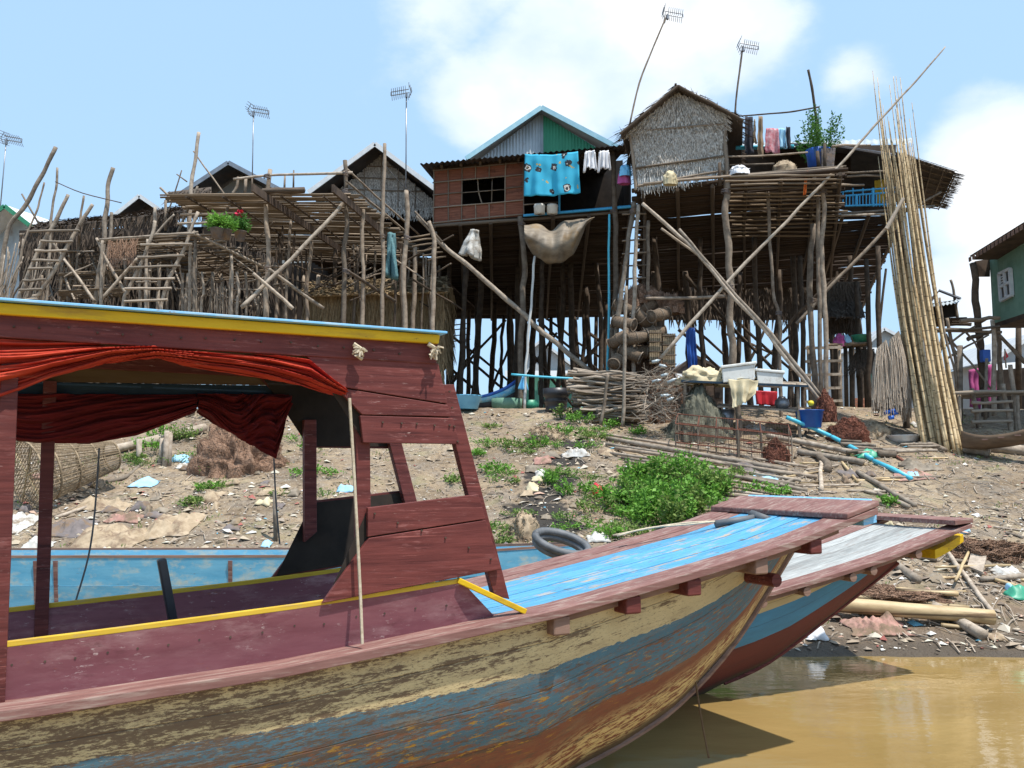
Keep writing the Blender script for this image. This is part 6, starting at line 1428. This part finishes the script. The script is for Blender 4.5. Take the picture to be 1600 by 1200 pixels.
# ---- laundry and things on the houses
bm_ = bpy.data.materials.new('blanket_print'); bm_.use_nodes = True; t = bm_.node_tree; b = t.nodes['Principled BSDF']
uv = N(t, 'ShaderNodeUVMap'); mp = N(t, 'ShaderNodeMapping'); mp.inputs['Scale'].default_value = (4.2, 3.2, 1); t.links.new(uv.outputs[0], mp.inputs[0])
vo = N(t, 'ShaderNodeTexVoronoi'); vo.inputs['Scale'].default_value = 1; vo.inputs['Randomness'].default_value = .55; t.links.new(mp.outputs[0], vo.inputs['Vector'])
nn1 = nzn(t, mp.outputs[0], 3.5, 3)
ds = mathn(t, 'ADD', vo.outputs['Distance'], mathn(t, 'MULTIPLY', mathn(t, 'SUBTRACT', nn1, .5), .5))
c = ramp(t, ds, [(0, (.03, .03, .035)), (.13, (.62, .6, .55)), (.20, (.025, .025, .03)), (.31, (.035, .40, .60))], 'CONSTANT')
c = mixc(t, ramp(t, nzn(t, mp.outputs[0], 1.3, 2), [(.64, 0.), (.66, .85)]), c, (.55, .36, .05))
t.links.new(c, b.inputs['Base Color']); b.inputs['Roughness'].default_value = .85; MATS['blanket'] = bm_
def usheet(name, label, cat, corners, mat, nu, nv, amp, fx, **k):
    o = sheet(name, label, cat, corners, mat, nu, nv, amp, fx, **k); me = o.data; u = me.uv_layers.new(name='UVMap')
    for l in me.loops: i, j = divmod(l.vertex_index, nv + 1); u.data[l.index].uv = (i / nu, 1 - j / nv)
    return o
usheet('blanket', 'turquoise printed blanket hung over the veranda of the red woven house', 'blanket', (Q(820, 240, 24.6), Q(903, 236, 24.2), Q(907, 301, 24.2), Q(818, 306, 24.6)), 'blanket', 30, 24, .05, 2.2, sag=.06)
for x, lb in ((912, 'white shirt hanging beside the blanket'), (934, 'white shirt hanging by the veranda corner post')):
    t_ = sheet('shirt', lb, 'shirt', (Q(x + 3, 236, 24.0), Q(x + 17, 235, 24.0), Q(x + 17, 264, 24.0), Q(x + 3, 262, 24.0)), 'shirt_white', 14, 14, .07, 2, edge=.05)
    for e in (-1, 1): sheet('sleeve', None, None, (Q(x + 10 + e * 5, 237, 24), Q(x + 10 + e * 8, 238, 24), Q(x + 10 + e * 11, 270 - (e > 0) * 4, 24), Q(x + 10 + e * 7, 270 - (e > 0) * 4, 24)), 'shirt_white', 6, 10, .04, 1, parent=t_)
heap('hanging_bag', 'blue and pink plastic bag hung on the post between the two houses', 'bag', Q(976, 282, 23.6), .17, .12, .4, 'cloth_pink', strands=0)
heap('hanging_bag', 'small blue plastic bag topping the pink bag between the houses', 'bag', Q(977, 270, 23.5), .15, .11, .22, 'plastic_sky', strands=0)
sheet('sack', 'pale woven sack hanging beneath the red woven wall', 'sack', (Q(736, 358, 25), Q(747, 360, 25), Q(750, 406, 25), Q(718, 396, 25)), 'sack', 14, 16, .12, 1.2, edge=.06, solid=.12)
m = MB()
def tf(i, j):
    x = 819 + 110 * i; top = 352 - 12 * i; low = (372 + 44 * math.sin(min(1, i * 1.15) * math.pi) ** .7 * (1 - .2 * i)) - 34 * max(0, i - .7) / .3
    dip = -14 * math.exp(-((i - .38) / .1) ** 2)
    p = Q(x, (top - dip) + (low - top + dip) * j, 24.6 + .5 * math.sin(j * 3.14) * -1); p.y += .08 * math.sin(i * 30 + j * 4) * (.3 + j) ; return p
m.grid(tf, 44, 16).build('tarpaulin', MATS['tarp'], None, True, label='dirty translucent tarpaulin sagging below the veranda floor', cat='tarpaulin', solid=.01)
for x, nm in ((843, 'left'), (863, 'right')):
    pot('paint_bucket', 'off white bucket on the veranda sill under the blanket', 'bucket', x, 334, 24.9, [(0, 0), (.15, 0), (.155, .2), (.165, .21), (.15, .26), (.0, .27)], 'white_foam', 'white buckets on the veranda')
for x0, x1, y0, y1, mt, lb in ((1162, 1177, 182, 242, 'cloth_dark', 'dark trousers hanging on the line by the thatched hut'), (1183, 1193, 181, 247, 'cloth_khaki', 'khaki trousers hanging on the line'), (1176, 1181, 186, 226, 'rag_tan', 'narrow tan cloth hanging between the trousers'),
        (1195, 1217, 200, 240, 'cloth_check', 'red and white checked cloth hanging on the line'), (1214, 1228, 200, 232, 'cloth_sky', 'pale blue shirt hanging on the line'), (1226, 1236, 198, 232, 'cloth_dark', 'black shirt hanging beside the potted shrub')):
    sheet('garment', lb, 'clothing', (Q(x0 + 2, y0, 23.6), Q(x1 - 1, y0 + 1, 23.6), Q(x1 + 1, y1, 23.6), Q(x0, y1 - 2, 23.6)), mt, 10, 12, .05, 1.4, edge=.06)
pp(None, 'line_pole', [(1147, 182), (1200, 178), (1240, 174), (1280, 167)], 23.8, 1.4, 'pole_dark', label='thin dark pole carrying the hanging clothes beside the hut', cat='pole')
pp(None, 'forked_pole', [(1263, 109), (1268, 135), (1272, 160), (1276, 200), (1276, 260)], 23.8, 2.4, 'pole_dark', label='tall forked stick rising out of the potted shrub', cat='pole')
MB().tube([Q(1150, 231, 23.9), Q(1240, 229, 23.9)], .06, 8).build('rain_gutter', MATS['blue_pipe'], None, True, label='light blue gutter pipe behind the hanging clothes', cat='gutter')
heap('basket_bale', 'round tan bale resting on the hut platform', 'bale', Q(1226, 265, 22.6), .30, .25, .22, 'rag_tan', strands=40, lump=.1)
heap('basket_bale', 'tan straw wreath on the hut front ledge', 'bale', Q(1047, 283, 22.5), .18, .12, .26, 'canvas', strands=40, lump=.2)
heap('white_cloth', 'bundle of white cloth on the platform beside the hut', 'cloth', Q(1155, 268, 22.5), .24, .2, .14, 'shirt_white', strands=0, lump=.4)
sheet('orange_ribbon', 'orange cloth strip hanging at the corner of the hut platform', 'cloth', (Q(1258, 268, 22.2), Q(1262, 267, 22.2), Q(1259, 304, 22.2), Q(1254, 306, 22.2)), 'cloth_orange', 5, 12, .03, 1)
sheet('yellow_shirt', 'yellow shirt hanging behind the blue veranda railing', 'shirt', (Q(1366, 282, 26.2), Q(1384, 280, 26.2), Q(1382, 318, 26.2), Q(1370, 318, 26.2)), 'cloth_yellow', 10, 10, .05, 1.5)
o = lathe(MB(), Q(1279, 263, 23.4), [(0, 0), (.27, 0), (.3, .35), (.34, .5), (.30, .5)], 16).build('planter', MATS['plastic_blue'], None, True, label='blue plastic barrel planter on the hut platform', cat='planter')
MB().prism([Q(1283, 232, 22.9), Q(1306, 230, 22.9), Q(1303, 262, 22.9), Q(1284, 263, 22.9)], (.1, .4, 0)).build('storage_tub', MATS['rag_grey'], None, label='grey blue plastic tub beside the barrel planter', cat='tub', bevel=.03)
# net bag on the left house, blue box and flag on the right
sheet('net_bag', 'teal mesh bag of bottles hanging from the slatted deck', 'bag', (Q(610, 365, 23.8), Q(614, 365, 23.8), Q(622, 438, 23.8), Q(603, 432, 23.8)), 'net_bag', 12, 18, .12, 1.2, solid=.15) if M('net_bag', (.05, .13, .16), (.14, .26, .27), (3, 3, 3), 6, .8, .5) else None
MB().box(tuple(Q(1537, 565, 23)), tuple(Q(1548, 546, 23) + Vector((0, .2, 0)))).build('blue_box', MATS['plastic_blue'], None, label='bright blue box hung between the posts of the stick landing', cat='box', bevel=.02)
t_ = thing('flag', 'small red pennant on a short stick beside the green house', 'flag', Q(1572, 573, 22)); stick(t_, 'stick', Q(1572, 575, 22), Q(1570, 545, 22), .02, 'pole', 5, 2, .2)
MB().prism([Q(1570, 545, 22), Q(1576, 557, 22), Q(1569, 563, 22)], (0, .02, 0)).build('pennant', MATS['plastic_red'], t_)
sheet('pink_cloth', 'faded pink cloth screen hanging behind the stick landing', 'cloth', (Q(1514, 578, 25), Q(1534, 574, 25), Q(1532, 640, 25), Q(1516, 636, 25)), 'cloth_pink', 12, 14, .06, 2); sheet('pink_cloth', 'wide mauve cloth screen behind the ladder posts', 'cloth', (Q(1536, 572, 26), Q(1556, 568, 26), Q(1556, 630, 26), Q(1536, 634, 26)), 'cloth_pink', 12, 14, .06, 2)
sheet('white_cloth', 'white cloth triangle hanging beside the bamboo bundle', 'cloth', (Q(1473, 578, 23), Q(1483, 574, 23), Q(1488, 600, 23), Q(1482, 590, 23)), 'shirt_white', 8, 8, .04, 1.5)
# ---- dugout canoe
CN = thing('dugout_canoe', 'brown wooden dugout canoe propped on logs under the pole bench', 'canoe', ground(1550, 702))
p0, p1 = Q(1503, 692, 19.6), Q(1630, 676, 18.8); d_ = p1 - p0; nn_ = Vector((-d_.y, d_.x, 0)).normalized()
for sd in (-1, 1):
    m = MB()
    def fn(i, j):
        w = .26 * (1 - abs(2 * i - 1) ** 3) ** .7 if 0 < i < 1 else 0; q = j
        sh = .2 * abs(2 * i - 1) ** 2.4
        return p0 + d_ * i + nn_ * sd * w * math.sin(q * 1.57) + Vector((0, 0, -.2 + (.22 + .05) * (1 - math.cos(q * 1.57)) + sh * (.5 + .5 * q)))
    m.grid(fn, 22, 6).build('hull_side', MATS['canoe_wood'], CN, True, solid=.025)
for f in (.3, .5, .7): MB().bar(p0 + d_ * f - nn_ * .3, p0 + d_ * f + nn_ * .3, .12, .03).build('thwart', MATS['raw_wood'], CN)
crook(None, 'log', [ground(1545, 706, .08), ground(1610, 712, .08)], .13, 'driftwood', label='thick grey log propping the dugout canoe', cat='log')
# ---- logs, poles and boards on the bank
def lay(label, x0, y0, x1, y1, r, mat='driftwood', name='branch', cat='branch', up=0, group='driftwood scattered on the bank', mid=None):
    a, b_ = ground(x0, y0, r + up), ground(x1, y1, r + up); c_ = (a + b_) / 2; c_.z = max(c_.z, terr(c_.x, c_.y) + r * .8)
    if mid: c_ = ground(mid[0], mid[1], r)
    return crook(None, name, [a, c_, b_], r, mat, n=8, label=label, cat=cat, group=group)
lay('thick smooth bamboo log lying along the edge of the water', 1285, 962, 1552, 985, .098, 'bamboo', 'bamboo_log', 'log', .06)
lay('short bamboo stub under the thick log at the water', 1445, 950, 1537, 1006, .07, 'driftwood', 'log', 'log')
lay('pale bamboo leaning down below the bow of the white decked boat', 1395, 885, 1432, 916, .06, 'driftwood', 'log', 'log')
lay('long grey pole slanting down to the thick bamboo log', 1470, 858, 1556, 974, .034, 'driftwood', 'pole', 'pole', .05)
lay('slim straw coloured stick crossing the long grey pole', 1522, 856, 1494, 922, .022, 'bamboo', 'pole', 'pole', .1)
lay('slim pale stick lying level across the slope', 1462, 897, 1580, 893, .018, 'bamboo', 'pole', 'pole', .06)
lay('slender bamboo lying above the thick log', 1328, 942, 1514, 962, .034, 'bamboo', 'pole', 'pole', .05)
lay('second slender bamboo lying above the thick log', 1400, 933, 1500, 940, .034, 'bamboo', 'pole', 'pole', .05)
lay('weathered beam half hidden behind the bow of the white decked boat', 1395, 868, 1465, 880, .05)
lay('dark branch lying at the right of the slope', 1530, 910, 1605, 905, .04)
lay('stout bleached upright stub behind the bow beam', 1284, 770, 1282, 726, .045, up=.0)
lay('curved pale branch arching over the laid bamboo', 1200, 770, 1245, 752, .03, up=.03)
lay('long branch below the rust red net heap', 1200, 687, 1330, 712, .06, up=.02)
lay('thick twisted root on the bank', 1250, 712, 1350, 728, .07); lay('short dark log among the roots', 1280, 715, 1296, 742, .08, 'pole'); lay('pale peeled stick lying down slope', 1316, 725, 1340, 755, .03, 'bamboo')
lay('grey log lying toward the bow beam', 1340, 742, 1430, 795, .05); lay('bleached branch beside the bow beam', 1372, 775, 1420, 797, .045)
lay('rusty reinforcing rods lying on the bare slope', 1385, 706, 1436, 741, .03, 'net_rust', 'rod', 'rod'); lay('dark log end near the bowl', 1370, 715, 1400, 716, .08, 'pole', 'log', 'log')
lay('short log at the foot of the bamboo bundle', 1440, 692, 1475, 708, .06, 'pole', 'log', 'log'); lay('grey driftwood log beside the dugout canoe', 1505, 708, 1545, 716, .1, 'driftwood', 'log', 'log')
lay('leaning dark stick planted beside the upper blue pipe', 1243, 717, 1275, 643, .035, 'pole', up=.0)
lay('fallen log on the left bank behind the fish trap', 150, 718, 322, 676, .1, 'driftwood', 'log', 'log', .02)
lay('crooked grey branch on the littered left bank', 150, 760, 222, 728, .04, mid=(195, 750)); lay('bent brown stick on the rags', 86, 812, 150, 792, .03)
for k in range(46):
    x = U(1210, 1600); y = U(830, 995) if R() < .6 else U(705, 800)
    if y < 800 and x > 1450: y += 110
    L0 = U(25, 95); an = U(-.5, .5)
    lay('grey weathered stick lying loose on the slope beyond the boat bows' if k % 3 else 'straw coloured stick lying loose on the slope beyond the boat bows', x, y, x + L0 * math.cos(an), y + L0 * .45 * math.sin(an) + 4, U(.012, .03), 'driftwood' if k % 3 else 'bamboo')
for k in range(16): 
    x = U(1290, 1430); y = 706 + U(-8, 10); lay('thin plank end in the low wood pile by the bowl', x, y, x + U(30, 70), y + U(-3, 5), U(.02, .04), 'driftwood' if k % 2 else 'pole', 'plank', 'plank', U(0, .12), 'flat wood pile by the bowl')
g0 = ground(1532, 890); MB().prism([ground(1522, 866, .12), ground(1545, 873, .12), ground(1536, 905, .05), ground(1512, 895, .05)], (.0, .0, .03)).build('board', MATS['driftwood'], None, label='square grey board lying on the slope', cat='board')
for x, y, h_ in ((217, 725, .5), (250, 727, .55), (257, 730, .75), (264, 729, .7), (363, 735, .55)):
    g_ = ground(x, y); crook(None, 'stake', [g_ - Vector((0, 0, .2)), g_ + Vector((U(-.05, .05), 0, h_))], .055, 'driftwood', label='short weathered stake driven into the left bank', cat='stake', group='short stakes on the left bank')
g_ = ground(432, 848); crook(None, 'stake', [g_, g_ + Vector((-.05, 0, .8))], .035, 'driftwood', label='thin mooring stick planted behind the blue boat', cat='stake')
# big woven fish trap on the left
FT = thing('fish_trap', 'large conical woven bamboo fish trap lying on the left bank', 'fish trap', ground(60, 790))
e0, e1 = Q(42, 742, ground(60, 795).y - .1), Q(175, 712, ground(60, 795).y + 1.2); d_ = (e1 - e0)
x_ = d_.orthogonal().normalized(); y_ = d_.normalized().cross(x_)
def ring(f, r): return [e0 + d_ * f + (x_ * math.cos(a) + y_ * math.sin(a)) * r for a in [6.2832 * i / 28 for i in range(29)]]
rad = lambda f: .62 - .34 * f
for f in (0, .2, .45, .7, 1): MB().tube(ring(f, rad(f)), .02, 5).build('hoop', MATS['basket'], FT, True)
for k in range(44):
    a = 6.2832 * k / 44; o_ = x_ * math.cos(a) + y_ * math.sin(a); stick(FT, 'rib', e0 + o_ * rad(0), e1 + o_ * rad(1), .008, 'basket', 4, 2, .3, 1)
m = MB()
for k in range(60): m.tube(ring(k / 60, rad(k / 60) - .004), .005, 3, False)
for k in range(20): y = -.6 + k * .06; w = math.sqrt(max(0, .36 - y * y)); m.tube([e0 + y_ * y - x_ * w, e0 + y_ * y + x_ * w], .007, 3, False)
m.build('weave', MATS['basket'], FT, kind='stuff')
for a in (.4, 1.6, 2.8): stick(FT, 'cross_stick', e0 + (x_ * math.cos(a) + y_ * math.sin(a)) * .62, e0 - (x_ * math.cos(a) + y_ * math.sin(a)) * .62, .016, 'bamboo', 5, 2, .3)
# rags and old cloth on the bank
for a in (('tan sheet of cloth spread on the ground behind the blue boat', 175, 842, 100, 44, 'rag_tan'), ('creased ochre cloth beside the tan sheet', 270, 825, 80, 44, 'rag_tan'), ('pinkish rag above the tan sheet', 195, 815, 55, 18, 'rag_pink'), ('dark grey crumpled cloth at the foot of the trap', 105, 828, 70, 38, 'rag_grey'),
          ('pale cloth bundle under the fish trap', 25, 822, 50, 40, 'sack'), ('cream cloth fold above the dark cloth', 160, 795, 80, 20, 'rag_tan'), ('small brown sack lying on the stony bank', 332, 778, 30, 30, 'rag_tan'), ('blue plastic scrap near the canopy window', 540, 768, 26, 12, 'cloth_sky'), ('pale pink rag at the water edge below the log', 1370, 985, 90, 26, 'rag_pink'), 
          ('white plastic scrap by the water edge', 1275, 995, 30, 14, 'shirt_white'), ('greenish plastic sheet scrap beside the blue pipe', 1355, 716, 34, 10, 'plastic_green'), ('green plastic scrap at the right edge of the bank', 1595, 935, 40, 10, 'plastic_green'), ('grey plastic sheet by the green net', 1190, 672, 50, 14, 'sack'), ('orange earth coloured cloth under the table', 1200, 668, 110, 12, 'rag_tan'),
          ('white plastic bag snagged by the drain', 845, 742, 18, 16, 'sack'), ('red slipper sized scrap in the weeds', 935, 772, 20, 10, 'plastic_red'), ('cream litter heap at the top of the drain', 900, 712, 44, 8, 'sack'), ('cream scraps by the rubber tube', 935, 842, 36, 16, 'sack')):
    rag(*a)
for k in range(90):
    z_ = R()
    if z_ < .42: x, y = U(5, 470), U(715, 862)
    elif z_ < .72: x, y = U(1200, 1595), U(815, 1005)
    elif z_ < .86: x, y = U(780, 960), U(690, 860)
    else: x, y = U(1180, 1480), U(660, 760)
    w_ = U(10, 30) if R() < .8 else U(30, 55)
    mt_ = random.choice(('rag_tan', 'rag_tan', 'rag_grey', 'rag_grey', 'sack', 'rag_pink', 'canvas', 'tarp', 'tarp', 'cloth_sky'))
    rag({'rag_tan': 'small tan rag lying crumpled on the bank', 'rag_grey': 'small dark grey rag lying crumpled on the bank', 'sack': 'small pale woven scrap lying on the bank', 'rag_pink': 'small pinkish rag lying crumpled on the bank', 'canvas': 'small yellowish cloth scrap lying on the bank', 'tarp': 'small brown stained plastic scrap lying on the bank', 'cloth_sky': 'small pale blue plastic scrap lying on the bank'}[mt_], x, y, w_, w_ * U(.25, .6), mt_, 'scrap', 'scrap', U(.05, .13), 'scraps strewn over the bank')
c_ = Q(1002, 590, 24.2); c_.z = terr(c_.x, c_.y)
heap('net_tangle', 'big brown tangle of old nets piled around the cylinder traps', 'net', c_, .75, .6, 2.0, 'net_brown', lump=.4, strands=1800, sw=.007)
for k in range(5):
    x = 990 + k * 14; q = Q(x, 470 + U(0, 25), 24); heap('net_bundle', 'brown net bundle hanging above the trap pile', 'net', q, U(.2, .34), .25, U(.25, .45), 'net_brown', lump=.4, strands=200, group='net bundles under the hut')
# rubber inner tube on the blue boat's bow
c_ = Q(878, 848, 11.0); ax_ = Vector((.25, -.45, .8)).normalized(); x_ = ax_.cross(Vector((0, 1, .2))).normalized(); y_ = ax_.cross(x_)
for k, (rr_, of) in enumerate(((.27, 0), (.25, .07))):
    MB().tube([c_ + ax_ * -of + x_ * math.cos(a) * rr_ * 1.25 + y_ * math.sin(a) * rr_ * .75 for a in [6.2832 * i / 26 for i in range(27)]], .05, 8).build('inner_tube', MATS['rubber'], None, True, label='grey rubber inner tube lying on the bow of the blue boat', cat='tube', group='rubber tubes on the blue boat')
# mooring tackle on the near foredeck
p = Vector((s_tip - .55, 0, 0))
t_ = MB(); q0 = Vector((p.x - .2, .95, zr(p.x - .2) + .03))
t_.tube([q0, q0 + Vector((.35, -.12, .05))], .03, 8); t_.tube([q0 + Vector((.35, -.25, .03)), q0 + Vector((.36, -.05, .07))], .045, 6)
t_.build('anchor_iron', MATS['rubber'], None, True, A.mtx, 'dark iron mooring pin lying on the blue foredeck by the bow beam', 'anchor')
m = MB()
for k in range(2): m.tube(spline([q0 + Vector((.0, 0, .02)), q0 + Vector((-.25, .05 + .04 * k, .0 + .01 * k)), q0 + Vector((-.55, .2 - .02 * k, -.03)), q0 + Vector((-.8, .28 + .06 * k, -.09))], 5), .008, 6)
m.build('mooring_rope', MATS['rope'], None, True, A.mtx, 'pale coiled mooring rope on the far edge of the blue foredeck', 'rope')

# ---------------------------------------------------------------- plants
def leafquad(m, p, d, n, l, w):
    s = d.cross(n)
    if s.length < 1e-4: s = d.orthogonal()
    s = s.normalized() * w; b_ = p + d * l * .5 + n * l * .08
    m.v += [tuple(p), tuple(b_ + s), tuple(p + d * l), tuple(b_ - s)]; k = len(m.v); m.f.append((k - 4, k - 3, k - 2, k - 1))
def rdir(up=.4): return Vector((random.gauss(0, 1), random.gauss(0, 1), random.gauss(0, 1) * .6 + up)).normalized()
def plant(m, c, h, w, stems, lv, ll, lw, st=None):
    for s in range(stems):
        a = U(0, 6.28); r = w * math.sqrt(R()); top = c + Vector((math.cos(a) * r, math.sin(a) * r, h * U(.55, 1.1) * (1 - .35 * (r / w) ** 2))); bot = c + Vector((math.cos(a) * r * .5, math.sin(a) * r * .5, 0))
        if st is not None: st.tube([bot, top], .006, 3, False)
        for k in range(lv):
            f = U(.2, 1.0) ** .7; p = bot.lerp(top, f); d = rdir(.25); leafquad(m, p + d * U(0, .06), d, rdir(1.), ll * U(.6, 1.3), lw * U(.6, 1.3))
def shrub(name, label, c, h, w, stems, lv, ll, lw, mat='leaf', cat='bush', group=None):
    t_ = thing(name, label, cat, c, group); m = MB(); s_ = MB(); plant(m, c, h, w, stems, lv, ll, lw, s_)
    m.build('foliage', MATS[mat], t_, kind='stuff'); s_.build('stems', MATS['leaf_dark'], t_, kind='stuff')
    return t_
BU = thing('leafy_bush', 'broad bright green leafy bush growing through the laid bamboo', 'bush', ground(1050, 820))
m = MB(); s_ = MB(); m2_ = MB()
for k in range(130):
    x, y = U(950, 1160), U(742, 836)
    if ((x - 1052) / 102) ** 2 + ((y - 785) / 46) ** 2 > U(.7, 1.12): continue
    c_ = ground(x, y); e_ = max(0, 1 - ((x - 1060) / 115) ** 2); plant(m if R() < .78 else m2_, c_, U(.25, .8) * (.4 + .6 * e_), U(.16, .36), random.randrange(5, 13), random.randrange(10, 22), U(.06, .11), U(.018, .034), s_)
m.build('foliage', MATS['leaf'], BU, kind='stuff'); s_.build('stems', MATS['leaf_dark'], BU, kind='stuff'); m2_.build('foliage', MATS['grassy'], BU, kind='stuff')
for k, (x, y, h_, w_) in enumerate(((880, 655, .35, .3), (905, 662, .3, .4), (955, 668, .2, .3), (800, 702, .25, .35), (840, 700, .3, .3), (870, 682, .3, .45), (925, 688, .25, .5), (775, 735, .15, .35), (860, 760, .35, .3), (930, 800, .3, .45), (905, 775, .3, .5), (950, 842, .25, .3), (985, 840, .25, .4), (870, 850, .25, .22), (745, 712, .12, .25), (715, 755, .1, .3),
        (1000, 680, .2, .25), (1180, 770, .2, .4), (1150, 745, .15, .4), (1210, 775, .15, .35), (235, 705, .35, .45), (285, 690, .35, .4), (250, 690, .5, .4), (490, 742, .12, .5), (205, 722, .2, .3), (325, 765, .12, .3), (1385, 790, .15, .2), (300, 790, .1, .2))):
    shrub('weed_clump', 'small clump of green weeds on the bank', ground(x, y), h_, w_, int(10 + 26 * w_), 13, .065, .022, 'leaf' if k % 3 else 'grassy', 'weeds', 'weed clumps on the bank')
for k in range(46):
    x, y = (U(760, 970), U(655, 855)) if R() < .75 else (U(200, 520), U(690, 800))
    shrub('weed_clump', 'low feathery weeds spreading on the littered slope', ground(x, y), U(.06, .2), U(.2, .5), random.randrange(10, 22), 11, U(.035, .06), U(.01, .018), 'grassy' if R() < .6 else 'leaf', 'weeds', 'low weeds spreading on the slope')
sh = shrub('potted_shrub', 'airy green shrub growing out of the blue barrel planter', Q(1278, 250, 23.4), 1.35, .75, 46, 30, .085, .028, 'leaf_dark', 'shrub')
for x, y, lb in ((338, 372, 'green pot plant on the drying deck beside the tall ladder'), (352, 374, 'grassy pot plant in the middle of the drying deck'), (375, 376, 'pot plant with a red flower on the drying deck')):
    c_ = Q(x, y, 19.7 + (x - 338) * .02); t_ = thing('pot_plant', lb, 'plant', c_)
    lathe(MB(), c_, [(0, 0), (.1, 0), (.15, .22), (.16, .22), (.13, .2)], 12).build('pot', MATS['rag_grey'], t_, True)
    m = MB(); plant(m, c_ + Vector((0, 0, .18)), .42, .24, 22, 22, .10, .022); m.build('foliage', MATS['leaf' if x < 370 else 'leaf_dark'], t_)
    if x == 375:
        m = MB(); 
        for k in range(26): d = rdir(.2); leafquad(m, c_ + Vector((0, -.1, .62)) + d * .03, d, rdir(1), .09, .04)
        m.build('flower', MATS['flower'], t_)
# thin grass, litter, stones and twigs that nobody could count
m = MB()
for k in range(4200):
    x, y = U(0, 1600), U(650, 1000); q = noise.noise(Vector((x * .012, y * .02, 2)))
    if q < .12 and R() < .93: continue
    p = ground(x, y) if False else None
    X, Y = U(-12, 12), U(11.3, 23.5)
    q = noise.noise(Vector((X * .55, Y * .55, 2)))
    if q < .1: continue
    p = Vector((X, Y, terr(X, Y)))
    for j in range(3): d = Vector((U(-.7, .7), U(-.7, .7), 1)).normalized(); leafquad(m, p + Vector((U(-.06, .06), U(-.06, .06), 0)), d, Vector((0, -1, 0)), U(.04, .11), .008)
m.build('ground_grass', MATS['grassy'], None, label='thin low grass scattered over the river bank', cat='grass', kind='stuff')
PAL = [(.34, .27, .2), (.42, .35, .26), (.22, .17, .13), (.5, .45, .37), (.30, .25, .2), (.62, .6, .56), (.5, .33, .25), (.55, .52, .42), (.72, .72, .7), (.16, .4, .52), (.35, .12, .1)]
m = MB(); m.cols = []
def bit(p, s):
    a = U(0, 6.28); u = Vector((math.cos(a), math.sin(a), U(-.2, .3))) * s; v = Vector((-math.sin(a), math.cos(a), U(-.2, .3))) * s * U(.3, .9)
    c_ = PAL[min(len(PAL) - 1, int(random.expovariate(.32)))] ; k = len(m.v)
    m.v += [tuple(p - u - v), tuple(p + u - v * U(.4, 1)), tuple(p + u * U(.5, 1) + v), tuple(p - u * U(.3, 1) + v), tuple(p + Vector((U(-.3, .3) * s, 0, s * U(.25, .7))))]
    for i in range(4): m.f.append((k + i, k + (i + 1) % 4, k + 4)); m.cols.append(c_)
for k in range(21000):
    X, Y = U(-11, 12), U(10.9, 23.8)
    px = X / Y * F + 800
    w_ = .22 + .9 * (Y < 17 and px < 560) + 1.0 * (px > 1180 and Y < 16) + .5 * (820 < px < 960) + .45 * max(0, noise.noise(Vector((X * .8, Y * .8, 9))))
    if R() > w_ * .8: continue
    bit(Vector((X, Y, terr(X, Y) + .01)), U(.012, .042) if R() < .82 else U(.04, .10))
m.build('litter', MATS['litter'], None, label='small scraps of plastic, paper and husk littering the bank', cat='litter', kind='stuff')
m = MB()
for k in range(6500):
    X, Y = U(-11, 12), U(11, 23.5)
    if R() > .42 + .9 * (X / Y * F + 800 > 1150 and Y < 19): continue
    a = U(0, 6.28); L0 = U(.08, .4); p = Vector((X, Y, terr(X, Y) + .02)); q = Vector((X + math.cos(a) * L0, Y + math.sin(a) * L0, 0)); q.z = terr(q.x, q.y) + .02; m.tube([p, (p + q) / 2 + Vector((U(-.02, .02), U(-.02, .02), .02)), q], U(.004, .011), 4, False)
m.build('twigs', MATS['driftwood'], None, label='small dry twigs strewn over the bank', cat='twigs', kind='stuff')
m = MB()
for k in range(5200):
    X, Y = U(-11, 12), U(10.8, 23.5); s = U(.012, .045) * (1.9 if R() < .1 else 1)
    if R() > .35 + .65 * (Y < 18 and X < 0): continue
    c_ = Vector((X, Y, terr(X, Y))); n0 = len(m.v)
    for r_, z in ((1, -.2), (.8, .5)):
        for j in range(5): a = 1.2566 * j + U(-.3, .3); m.v.append((X + math.cos(a) * s * r_ * U(.7, 1.3), Y + math.sin(a) * s * r_ * U(.7, 1.3), c_.z + z * s))
    for j in range(5): m.f.append((n0 + j, n0 + (j + 1) % 5, n0 + 5 + (j + 1) % 5, n0 + 5 + j))
    m.f.append(tuple(n0 + 5 + j for j in range(5)))
m.build('stones', gm, None, label='loose clods and small stones on the bank', cat='stones', kind='stuff')
